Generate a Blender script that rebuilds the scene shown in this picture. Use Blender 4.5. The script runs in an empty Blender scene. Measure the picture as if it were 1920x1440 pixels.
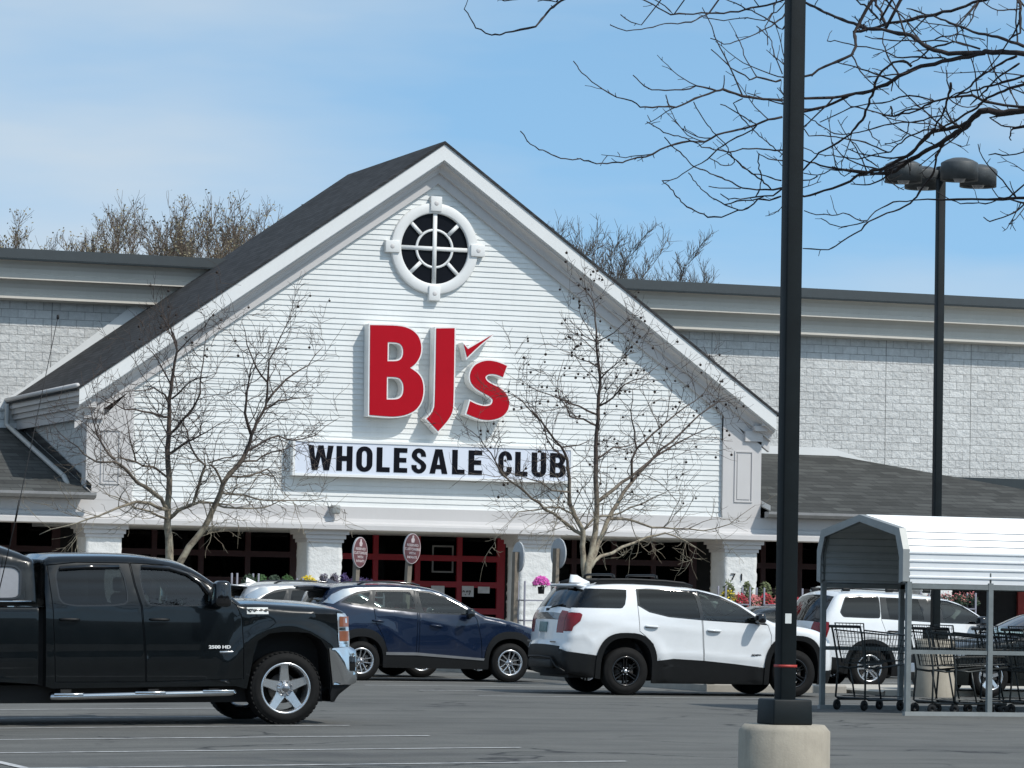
# parking lot in front of a wholesale store: everything is built here in metres, facade along X
import bpy, bmesh, math, random
import numpy as np
from mathutils import Vector, Matrix
from mathutils.geometry import delaunay_2d_cdt, tessellate_polygon

SC = bpy.context.scene
COL = SC.collection
R = math.radians

# ------------------------------------------------------------------ mesh helpers
class MB:
    """collects faces and links them as ONE mesh object"""
    def __init__(s):
        s.v = []; s.f = []; s.m = []; s.sm = []
    def add(s, verts, faces, m=0, smooth=False):
        o = len(s.v); s.v.extend(verts)
        for f in faces:
            s.f.append(tuple(i + o for i in f)); s.m.append(m); s.sm.append(smooth)
    def box(s, x0, x1, y0, y1, z0, z1, m=0):
        s.add([(x0,y0,z0),(x1,y0,z0),(x1,y1,z0),(x0,y1,z0),(x0,y0,z1),(x1,y0,z1),(x1,y1,z1),(x0,y1,z1)],
              [(0,3,2,1),(4,5,6,7),(0,1,5,4),(1,2,6,5),(2,3,7,6),(3,0,4,7)], m)
    def rbox(s, c, size, r=.02, m=0, rot=None, taper=1.0, seg=2):
        """rounded box"""
        bm = bmesh.new(); bmesh.ops.create_cube(bm, size=1)
        for v in bm.verts:
            t = taper if v.co.z > 0 else 1
            v.co = Vector((v.co.x*size[0]*t, v.co.y*size[1]*t, v.co.z*size[2]))
        if r > 0:
            bmesh.ops.bevel(bm, geom=bm.edges[:], offset=min(r, min(size)*.49), segments=seg, affect='EDGES', profile=.5)
        if rot: bmesh.ops.rotate(bm, verts=bm.verts[:], cent=(0,0,0), matrix=rot.to_3x3() if hasattr(rot,'to_3x3') else rot)
        bm.verts.index_update()
        s.add([(v.co + Vector(c))[:] for v in bm.verts], [[v.index for v in f.verts] for f in bm.faces], m, True)
        bm.free()
    def tube(s, pts, rad, n=6, m=0, cap=True, smooth=True):
        pts = [Vector(p) for p in pts]
        if len(pts) < 2: return
        if not hasattr(rad, '__len__'): rad = [rad]*len(pts)
        vs = []; fs = []; prev = None
        for i, p in enumerate(pts):
            t = (pts[min(i+1, len(pts)-1)] - pts[max(i-1, 0)])
            if t.length < 1e-9: t = Vector((0,0,1))
            t.normalize()
            if prev is None:
                a = Vector((0,0,1)) if abs(t.z) < .9 else Vector((1,0,0))
                u = t.cross(a).normalized()
            else:
                u = prev - t*prev.dot(t)
                u = u.normalized() if u.length > 1e-6 else t.orthogonal().normalized()
            prev = u; w = t.cross(u)
            for k in range(n):
                a = 2*math.pi*(k+.5)/n
                vs.append((p + (u*math.cos(a) + w*math.sin(a))*rad[i])[:])
        for i in range(len(pts)-1):
            for k in range(n):
                k2 = (k+1) % n
                fs.append((i*n+k, i*n+k2, (i+1)*n+k2, (i+1)*n+k))
        if cap:
            fs.append(tuple(range(n-1, -1, -1))); fs.append(tuple((len(pts)-1)*n+k for k in range(n)))
        s.add(vs, fs, m, smooth)
    def sweep(s, prof, stations, m=0, smooth=False):
        """prof: list of (a,b); stations: functions mapping (a,b)->xyz; quads between neighbouring stations"""
        n = len(prof); vs = [st(a, b) for st in stations for a, b in prof]; fs = []
        for i in range(len(stations)-1):
            for k in range(n-1):
                fs.append((i*n+k, i*n+k+1, (i+1)*n+k+1, (i+1)*n+k))
        s.add(vs, fs, m, smooth)
    def lathe(s, prof, n=32, m=0, axis='Y', c=(0,0,0), smooth=True, close=False):
        """prof: (r, h) pairs revolved around an axis"""
        vs = []; fs = []; k = len(prof)
        for i in range(n):
            a = 2*math.pi*i/n; ca, sa = math.cos(a), math.sin(a)
            for r, h in prof:
                if axis == 'Y': vs.append((c[0]+r*ca, c[1]+h, c[2]+r*sa))
                else: vs.append((c[0]+r*ca, c[1]+r*sa, c[2]+h))
        for i in range(n):
            j = (i+1) % n
            for q in range(k-1):
                fs.append((i*k+q, i*k+q+1, j*k+q+1, j*k+q))
        s.add(vs, fs, m, smooth)
    def prism(s, polys, f, d0, d1, m=0, msides=None, bevel=0):
        """polys = [outer, hole, ...] in 2D; f(u,v,d)->xyz; front at d0 and back at d1"""
        tri = tessellate_polygon([[Vector((u, v, 0)) for u, v in p] for p in polys])
        flat = [q for p in polys for q in p]; n = len(flat)
        vs = [f(u, v, d0) for u, v in flat]
        s.add(vs, [tuple(t) for t in tri], m)
        s.add([f(u, v, d1) for u, v in flat], [tuple(reversed(t)) for t in tri], m if msides is None else msides)
        for p in polys:
            k = len(p); vs = [f(u, v, d0) for u, v in p] + [f(u, v, d1) for u, v in p]
            s.add(vs, [(i, (i+1) % k, (i+1) % k + k, i + k) for i in range(k)], m if msides is None else msides)
    def build(s, name, mats, parent=None, merge=0, recalc=False, world=True, label=None):
        me = bpy.data.meshes.new(name)
        off = Vector((0,0,0))
        if parent is not None and world:
            p = parent
            while p is not None: off += p.location; p = p.parent
        vs = [(v[0]-off.x, v[1]-off.y, v[2]-off.z) for v in s.v]
        me.from_pydata(vs, [], s.f)
        if not isinstance(mats, (list, tuple)): mats = [mats]
        for m in mats: me.materials.append(m)
        me.polygons.foreach_set('material_index', s.m)
        me.polygons.foreach_set('use_smooth', s.sm)
        if merge or recalc:
            bm = bmesh.new(); bm.from_mesh(me)
            if merge: bmesh.ops.remove_doubles(bm, verts=bm.verts[:], dist=merge)
            if recalc: bmesh.ops.recalc_face_normals(bm, faces=bm.faces[:])
            for e in bm.edges:
                if len(e.link_faces) == 2 and e.calc_face_angle(0) > .55: e.smooth = False
            bm.to_mesh(me); bm.free()
        me.update()
        o = bpy.data.objects.new(name, me); COL.objects.link(o)
        if parent is not None: o.parent = parent
        if label: o['label'] = label
        return o

def thing(name, label, cat, loc=(0,0,0), group=None, rot=None):
    o = bpy.data.objects.new(name, None); COL.objects.link(o)
    o.empty_display_size = .3
    o.location = loc; o['label'] = label; o['category'] = cat
    if rot: o.rotation_euler = rot
    if group: o['group'] = group
    return o
def tag(o, label, cat, group=None):
    o['label'] = label; o['category'] = cat
    if group: o['group'] = group
    return o
def struct(o, label=None, kind='structure'):
    o['kind'] = kind
    if label: o['label'] = label
    return o
def copy_tree(o, parent=None):
    c = o.copy(); COL.objects.link(c); c.parent = parent
    for ch in list(o.children): copy_tree(ch, c)
    return c

# ------------------------------------------------------------------ materials
def nodes(name):
    m = bpy.data.materials.new(name); m.use_nodes = True
    nt = m.node_tree; b = nt.nodes['Principled BSDF']
    return m, nt, b
def link(nt, a, b): nt.links.new(a, b)
def coords(nt, kind='Object', comb=None, scale=None):
    tc = nt.nodes.new('ShaderNodeTexCoord'); out = tc.outputs[kind]
    if comb:
        sp = nt.nodes.new('ShaderNodeSeparateXYZ'); link(nt, out, sp.inputs[0])
        cb = nt.nodes.new('ShaderNodeCombineXYZ')
        for i, ch in enumerate(comb):
            if ch == '+':
                ad = nt.nodes.new('ShaderNodeMath'); link(nt, sp.outputs[0], ad.inputs[0]); link(nt, sp.outputs[1], ad.inputs[1]); link(nt, ad.outputs[0], cb.inputs[i])
            elif ch in 'XYZ': link(nt, sp.outputs['XYZ'.index(ch)], cb.inputs[i])
        out = cb.outputs[0]
    if scale:
        mp = nt.nodes.new('ShaderNodeMapping'); mp.inputs['Scale'].default_value = scale
        link(nt, out, mp.inputs['Vector']); out = mp.outputs[0]
    return out
def noise(nt, vec, scale, detail=4, rough=.6):
    n = nt.nodes.new('ShaderNodeTexNoise'); n.inputs['Scale'].default_value = scale
    n.inputs['Detail'].default_value = detail; n.inputs['Roughness'].default_value = rough
    if vec is not None: link(nt, vec, n.inputs['Vector'])
    return n.outputs['Fac']
def ramp(nt, fac, stops):
    r = nt.nodes.new('ShaderNodeValToRGB'); e = r.color_ramp.elements
    while len(e) < len(stops): e.new(.5)
    for el, (p, c) in zip(e, stops):
        el.position = p; el.color = (*c, 1) if len(c) == 3 else c
    link(nt, fac, r.inputs[0]); return r.outputs[0]
def mixc(nt, fac, a, b, mode='MIX'):
    n = nt.nodes.new('ShaderNodeMix'); n.data_type = 'RGBA'; n.blend_type = mode
    for i, v in ((0, fac), (6, a), (7, b)):
        if hasattr(v, 'is_output'): link(nt, v, n.inputs[i])
        else: n.inputs[i].default_value = v if i == 0 else ((*v, 1) if len(v) == 3 else v)
    return n.outputs[2]
def bump(nt, b, h, strength=.3, dist=.01):
    n = nt.nodes.new('ShaderNodeBump'); n.inputs['Strength'].default_value = strength; n.inputs['Distance'].default_value = dist
    link(nt, h, n.inputs['Height']); link(nt, n.outputs[0], b.inputs['Normal'])
def mat(name, col, rough=.6, metal=0., var=.12, vs=6., bmp=0., bs=40., bd=.01, spec=.5, coat=0., streak=0.):
    m, nt, b = nodes(name)
    v = coords(nt)
    c2 = tuple(max(0, c*(1-var)) for c in col); c3 = tuple(min(1, c*(1+var)) for c in col)
    n = noise(nt, v, vs, 5, .65)
    c = ramp(nt, n, [(.3, c2), (.7, c3)])
    if streak:
        vv = coords(nt, scale=(9, 9, .5)); s = noise(nt, vv, 1.5, 4, .7)
        c = mixc(nt, ramp(nt, s, [(.5, (0,0,0)), (.8, (streak,)*3)]), c, tuple(x*.45 for x in col))
    link(nt, c, b.inputs['Base Color'])
    b.inputs['Roughness'].default_value = rough; b.inputs['Metallic'].default_value = metal
    b.inputs['Specular IOR Level'].default_value = spec
    if coat: b.inputs['Coat Weight'].default_value = coat; b.inputs['Coat Roughness'].default_value = .03
    if bmp: bump(nt, b, noise(nt, v, bs, 4, .6), bmp, bd)
    return m
def paint(name, col, metal=.0, rough=.35, cior=1.5, spec=.12):
    m, nt, b = nodes(name)
    v = coords(nt)
    dirt = noise(nt, v, 3.0, 5, .7)
    c = ramp(nt, dirt, [(.35, tuple(x*.96 for x in col)), (.75, tuple(min(1, x*1.03+.003) for x in col))])
    link(nt, c, b.inputs['Base Color'])
    b.inputs['Metallic'].default_value = metal; b.inputs['Roughness'].default_value = rough
    b.inputs['Coat Weight'].default_value = 1; b.inputs['Coat Roughness'].default_value = .02; b.inputs['Coat IOR'].default_value = cior
    b.inputs['Specular IOR Level'].default_value = spec
    return m
def glass(name, tint, refl=1.0):
    m = bpy.data.materials.new(name); m.use_nodes = True; nt = m.node_tree
    for n in list(nt.nodes):
        if n.type != 'OUTPUT_MATERIAL': nt.nodes.remove(n)
    out = nt.nodes['Material Output']
    tr = nt.nodes.new('ShaderNodeBsdfTransparent'); tr.inputs[0].default_value = (*tint, 1)
    gl = nt.nodes.new('ShaderNodeBsdfGlossy'); gl.inputs['Roughness'].default_value = .015; gl.inputs[0].default_value = (.95,.97,1,1)
    fr = nt.nodes.new('ShaderNodeFresnel'); fr.inputs[0].default_value = 1.52
    ml = nt.nodes.new('ShaderNodeMath'); ml.operation = 'MULTIPLY'; ml.inputs[1].default_value = refl; ml.use_clamp = True
    mx = nt.nodes.new('ShaderNodeMixShader')
    v = coords(nt); nz = noise(nt, v, 1.3, 2, .5)
    bp = nt.nodes.new('ShaderNodeBump'); bp.inputs['Strength'].default_value = .015; bp.inputs['Distance'].default_value = .05
    link(nt, nz, bp.inputs['Height']); link(nt, bp.outputs[0], gl.inputs['Normal'])
    link(nt, fr.outputs[0], ml.inputs[0]); link(nt, ml.outputs[0], mx.inputs[0])
    link(nt, tr.outputs[0], mx.inputs[1]); link(nt, gl.outputs[0], mx.inputs[2]); link(nt, mx.outputs[0], out.inputs[0])
    return m
def brickmat(name, comb, bw, rh, col, mortar, ms=.006, offset=.5, var=.1, rough=.85, bmp=.5, bd=.02, split=0., joint=0., stain=0.):
    m, nt, b = nodes(name)
    v = coords(nt, comb=comb)
    br = nt.nodes.new('ShaderNodeTexBrick'); link(nt, v, br.inputs['Vector'])
    br.offset = offset; br.inputs['Scale'].default_value = 1
    br.inputs['Brick Width'].default_value = bw; br.inputs['Row Height'].default_value = rh
    br.inputs['Mortar Size'].default_value = ms; br.inputs['Mortar Smooth'].default_value = .3; br.inputs['Bias'].default_value = 0
    br.inputs['Color1'].default_value = (*[c*(1-var) for c in col], 1); br.inputs['Color2'].default_value = (*[min(1, c*(1+var)) for c in col], 1)
    br.inputs['Mortar'].default_value = (*mortar, 1)
    n = noise(nt, v, 7, 6, .7); n2 = noise(nt, v, .35, 3, .6)
    c = mixc(nt, 1., br.outputs['Color'], ramp(nt, n, [(.3, (.84,)*3), (.7, (1.06,)*3)]), 'MULTIPLY')
    c = mixc(nt, 1., c, ramp(nt, n2, [(.3, (.9,)*3), (.7, (1.05,)*3)]), 'MULTIPLY')
    if joint:
        sp = nt.nodes.new('ShaderNodeSeparateXYZ'); link(nt, v, sp.inputs[0])
        md = nt.nodes.new('ShaderNodeMath'); md.operation = 'FLOORED_MODULO'; link(nt, sp.outputs[0], md.inputs[0]); md.inputs[1].default_value = joint
        lt = nt.nodes.new('ShaderNodeMath'); lt.operation = 'LESS_THAN'; link(nt, md.outputs[0], lt.inputs[0]); lt.inputs[1].default_value = .018
        c = mixc(nt, lt.outputs[0], c, tuple(x*.35 for x in col))
    link(nt, c, b.inputs['Base Color']); b.inputs['Roughness'].default_value = rough
    b.inputs['Specular IOR Level'].default_value = .25
    inv = nt.nodes.new('ShaderNodeMath'); inv.operation = 'SUBTRACT'; inv.inputs[0].default_value = 1; link(nt, br.outputs['Fac'], inv.inputs[1])
    h = inv.outputs[0]
    if split:
        nn = noise(nt, v, 9, 5, .62); ad = nt.nodes.new('ShaderNodeMath'); ad.operation = 'MULTIPLY_ADD'
        link(nt, nn, ad.inputs[0]); ad.inputs[1].default_value = split; link(nt, h, ad.inputs[2]); h = ad.outputs[0]
    bump(nt, b, h, bmp, bd)
    return m

M = {}
def mats():
    M['siding'] = mat('white_siding', (.69,.705,.69), .6, var=.05, vs=1.2, bmp=.05, bs=30, streak=.10)
    M['trim'] = mat('grey_white_trim', (.53,.515,.505), .6, var=.04, vs=1.0, streak=.06)
    M['trimwhite'] = mat('white_trim', (.71,.715,.70), .5, var=.03, vs=1.0, streak=.04)
    M['cornice'] = mat('cornice_stucco', (.60,.565,.50), .8, var=.05, vs=.8, bmp=.08, bs=60, streak=.1)
    M['cmu'] = brickmat('painted_split_block', 'XZ ', .406, .2035, (.63,.635,.62), (.36,.365,.36), ms=.007, var=.07, split=2.2, bmp=.75, bd=.028, joint=2.436)
    M['cmuside'] = brickmat('painted_block_side', 'YZ ', .406, .2035, (.60,.605,.59), (.30,.305,.30), ms=.007, var=.05, split=1.5, bmp=.5, bd=.015)
    M['pillar'] = mat('painted_rough_stone', (.66,.665,.65), .85, var=.07, vs=5, bmp=.6, bs=14, bd=.03)
    M['shingle'] = brickmat('asphalt_shingle', 'YZ ', .33, .085, (.043,.044,.046), (.02,.02,.02), ms=.006, var=.28, bmp=.4, bd=.01, rough=.95)
    M['shinglex'] = brickmat('asphalt_shingle_low', 'XZ ', .5, .09, (.066,.068,.064), (.036,.036,.036), ms=.008, var=.3, bmp=.3, bd=.01, rough=.95)
    M['cap'] = mat('dark_roof_cap', (.026,.034,.037), .45, var=.1)
    M['gutter'] = mat('grey_gutter', (.22,.22,.22), .5)
    M['spout'] = mat('downspout_grey', (.42,.42,.40), .4)
    M['red'] = mat('red_door_frame', (.36,.012,.026), .5, var=.08)
    M['redwall'] = mat('red_painted_brick', (.27,.035,.03), .8, var=.15, vs=9)
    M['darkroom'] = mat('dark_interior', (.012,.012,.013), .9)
    M['soffit'] = mat('porch_ceiling', (.30,.30,.29), .8)
    M['doorglass'] = glass('store_glass', (.05,.055,.06), .22)
    M['darkred'] = mat('dark_red_door_frame', (.036,.006,.008), .5, var=.08)
    M['signred'] = mat('sign_red', (.40,.003,.012), .4, var=.04, vs=2, spec=.15)
    M['signwhite'] = mat('sign_white', (.78,.78,.76), .45, var=.03)
    M['signpanel'] = mat('sign_panel', (.66,.70,.78), .5, var=.0, spec=.2)
    M['ink'] = mat('black_ink', (.004,.0045,.008), .6, spec=.1)
    M['paper'] = mat('paper', (.75,.76,.78), .8)
    M['concrete'] = mat('concrete', (.34,.305,.245), .9, var=.14, vs=3.5, bmp=.35, bs=60, bd=.006, streak=.35)
    M['kerb'] = mat('kerb_concrete', (.36,.34,.30), .9, var=.15, vs=2, bmp=.3, bs=50)
    M['walk'] = mat('pavement_concrete', (.45,.42,.36), .9, var=.1, vs=1.5, bmp=.2, bs=40)
    M['mulch'] = mat('mulch', (.09,.06,.04), .95, var=.4, vs=20, bmp=.8, bs=50, bd=.03)
    M['line'] = mat('worn_line_paint', (.46,.46,.455), .8, var=.4, vs=9)
    M['pole'] = mat('dark_green_pole', (.0055,.009,.0105), .55, spec=.25, var=.25, vs=5, bmp=.06, bs=20, streak=.0)
    M['lamp'] = mat('lamp_housing', (.060,.066,.068), .55, var=.25, vs=5, streak=.5)
    M['lens'] = mat('lamp_lens', (.35,.35,.36), .2)
    M['redtape'] = mat('red_tape', (.42,.05,.04), .6)
    M['sticker'] = mat('sticker', (.62,.64,.62), .6)
    M['galv'] = mat('galvanised_steel', (.19,.21,.21), .5, .35, var=.15, vs=5)
    M['galvlt'] = mat('grey_corral_trim', (.28,.295,.29), .5, .2, var=.1, vs=4)
    M['corralwhite'] = mat('white_corral_panel', (.72,.74,.75), .35, var=.04, vs=2, streak=.05)
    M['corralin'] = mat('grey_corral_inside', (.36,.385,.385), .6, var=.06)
    M['wire'] = mat('cart_wire', (.045,.05,.05), .4, .5)
    M['plastic'] = mat('black_plastic', (.0065,.007,.0075), .5, spec=.3, var=.15, vs=12)
    M['gloss'] = mat('gloss_black', (.006,.006,.007), .1, coat=.5)
    M['rubber'] = mat('tyre_rubber', (.0085,.0085,.0085), .75, var=.25, vs=12, bmp=.15, bs=90, bd=.004, spec=.18)
    M['chrome'] = mat('chrome', (.56,.57,.58), .09, 1., var=.03)
    M['alloy'] = mat('silver_alloy', (.60,.61,.62), .25, .9, var=.06)
    M['alloyhub'] = mat('hub_metal', (.25,.25,.26), .3, .9)
    M['blackalloy'] = mat('black_alloy', (.012,.012,.013), .22, .3, coat=.5)
    M['brake'] = mat('brake_disc', (.09,.085,.08), .5, .6)
    M['seat'] = mat('seat_cloth', (.05,.05,.052), .9, var=.2)
    M['seatlt'] = mat('seat_grey', (.16,.155,.15), .9, var=.2)
    M['taillight'] = mat('red_taillight', (.19,.004,.008), .25, coat=.4, spec=.3)
    M['smoke'] = mat('smoked_lens', (.09,.09,.095), .12, coat=1)
    M['headlight'] = mat('headlight_lens', (.5,.53,.55), .08, .6, coat=1, var=.25, vs=14)
    M['amber'] = mat('amber_reflector', (.22,.075,.035), .2, coat=1)
    M['plate'] = mat('licence_plate', (.16,.24,.24), .5, var=.25, vs=30)
    M['glass'] = glass('clear_car_glass', (.52,.60,.57), 1.2)
    M['tint'] = glass('tinted_car_glass', (.06,.065,.07), .95)
    M['bark'] = mat('brown_bark', (.034,.026,.025), .9, var=.35, vs=14, bmp=.4, bs=40, bd=.01)
    M['palebark'] = plane_bark()
    M['farbark'] = mat('far_bark', (.15,.115,.085), .95, var=.3, vs=2)
    M['farbark2'] = mat('far_bark_grey', (.115,.10,.085), .95, var=.3, vs=2)
    M['bud'] = mat('spring_buds', (.20,.175,.11), .9, var=.35, vs=3)
    M['ball'] = mat('seed_ball', (.03,.02,.015), .95)
    M['brownsign'] = mat('brown_sign', (.14,.055,.06), .45, var=.05)
    M['signcream'] = mat('sign_cream', (.55,.48,.48), .5)
    M['post'] = mat('wood_post', (.20,.17,.135), .85, var=.2, vs=8)
    M['signback'] = mat('sign_back', (.42,.44,.45), .5, var=.1)
    for n, c in dict(leafgreen=(.035,.085,.022), leafdark=(.03,.055,.03), yellow=(.60,.45,.02), purple=(.06,.04,.12), pink=(.62,.10,.42), redflower=(.42,.03,.05), salmon=(.60,.20,.20), grassy=(.10,.12,.05), lavender=(.12,.11,.14)).items():
        M[n] = mat('plant_'+n, c, .8, var=.35, vs=15)
    M['rack'] = mat('rack_steel', (.22,.22,.26), .5, .3)
    M['black'] = mat('near_black', (.006,.006,.006), .7)
    M['truckpaint'] = paint('dark_green_black_paint', (.0016,.0031,.0041), .0, .22, 1.36, .16)
    M['stripgrey'] = mat('satin_grey_strip', (.20,.205,.21), .45, .3)
    M['bluepaint'] = paint('dark_blue_paint', (.0032,.0110,.034), .1, .26, 1.45, .3)
    M['whitepaint'] = paint('white_paint', (.74,.76,.77), 0, .35)
    M['silverpaint'] = paint('silver_paint', (.44,.45,.46), .55, .32)
    M['darkpaint'] = paint('dark_green_sedan_paint', (.005,.008,.008), .1, .4)

def plane_bark():
    m, nt, b = nodes('plane_tree_bark'); v = coords(nt)
    g = nt.nodes.new('ShaderNodeNewGeometry')
    n = noise(nt, v, 5, 5, .7)
    pale = ramp(nt, n, [(.38, (.16,.13,.095)), (.5, (.30,.26,.19)), (.62, (.36,.33,.25))])
    dark = ramp(nt, n, [(.35, (.045,.032,.028)), (.65, (.11,.085,.07))])
    # older wood low on the tree has shed its outer bark
    sp = nt.nodes.new('ShaderNodeSeparateXYZ'); link(nt, v, sp.inputs[0])
    mr = nt.nodes.new('ShaderNodeMapRange'); link(nt, sp.outputs[2], mr.inputs[0])
    mr.inputs[1].default_value = 2.3; mr.inputs[2].default_value = 4.2
    link(nt, mixc(nt, mr.outputs[0], pale, dark), b.inputs['Base Color']); b.inputs['Roughness'].default_value = .9
    bump(nt, b, n, .3, .02)
    return m

def asphalt():
    m, nt, b = nodes('worn_asphalt'); v = coords(nt)
    big = noise(nt, v, .12, 4, .6); mid = noise(nt, v, 1.1, 5, .65); fine = noise(nt, v, 55, 3, .7)
    str_ = noise(nt, coords(nt, scale=(.16, 1.3, 1)), 1.0, 5, .7)
    c = ramp(nt, mid, [(.3, (.104,.104,.098)), (.7, (.134,.133,.125))])
    c = mixc(nt, 1., c, ramp(nt, big, [(.35, (.85,.86,.86)), (.65, (1.1,1.1,1.08))]), 'MULTIPLY')
    c = mixc(nt, 1., c, ramp(nt, str_, [(.36, (.82,.82,.82)), (.5, (1,1,1)), (.7, (1.10,1.10,1.08))]), 'MULTIPLY')
    c = mixc(nt, 1., c, ramp(nt, fine, [(.25, (.66,.66,.66)), (.75, (1.3,1.3,1.3))]), 'MULTIPLY')
    vo = nt.nodes.new('ShaderNodeTexVoronoi'); vo.feature = 'DISTANCE_TO_EDGE'; vo.inputs['Scale'].default_value = .24
    wob = nt.nodes.new('ShaderNodeTexNoise'); wob.inputs['Scale'].default_value = .9; wob.inputs['Detail'].default_value = 4
    link(nt, v, wob.inputs['Vector'])
    vm = nt.nodes.new('ShaderNodeVectorMath'); vm.operation = 'MULTIPLY_ADD'; vm.inputs[1].default_value = (1.6,1.6,1.6)
    link(nt, wob.outputs['Color'], vm.inputs[0]); link(nt, v, vm.inputs[2]); link(nt, vm.outputs[0], vo.inputs['Vector'])
    cr = ramp(nt, vo.outputs['Distance'], [(.0, (.95,.95,.95)), (.014, (.0,.0,.0))])
    gate = ramp(nt, noise(nt, v, .22, 2, .5), [(.44, (0,0,0)), (.54, (1,1,1))])
    k = mixc(nt, 1., cr, gate, 'MULTIPLY')
    c = mixc(nt, k, c, (.022,.022,.024))
    oil = ramp(nt, noise(nt, v, .55, 3, .5), [(.58, (0,0,0)), (.72, (.55,.55,.55))])
    c = mixc(nt, oil, c, (.045,.045,.047))
    link(nt, c, b.inputs['Base Color']); b.inputs['Roughness'].default_value = .9; b.inputs['Specular IOR Level'].default_value = .3
    bump(nt, b, fine, .5, .01)
    return m
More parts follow.
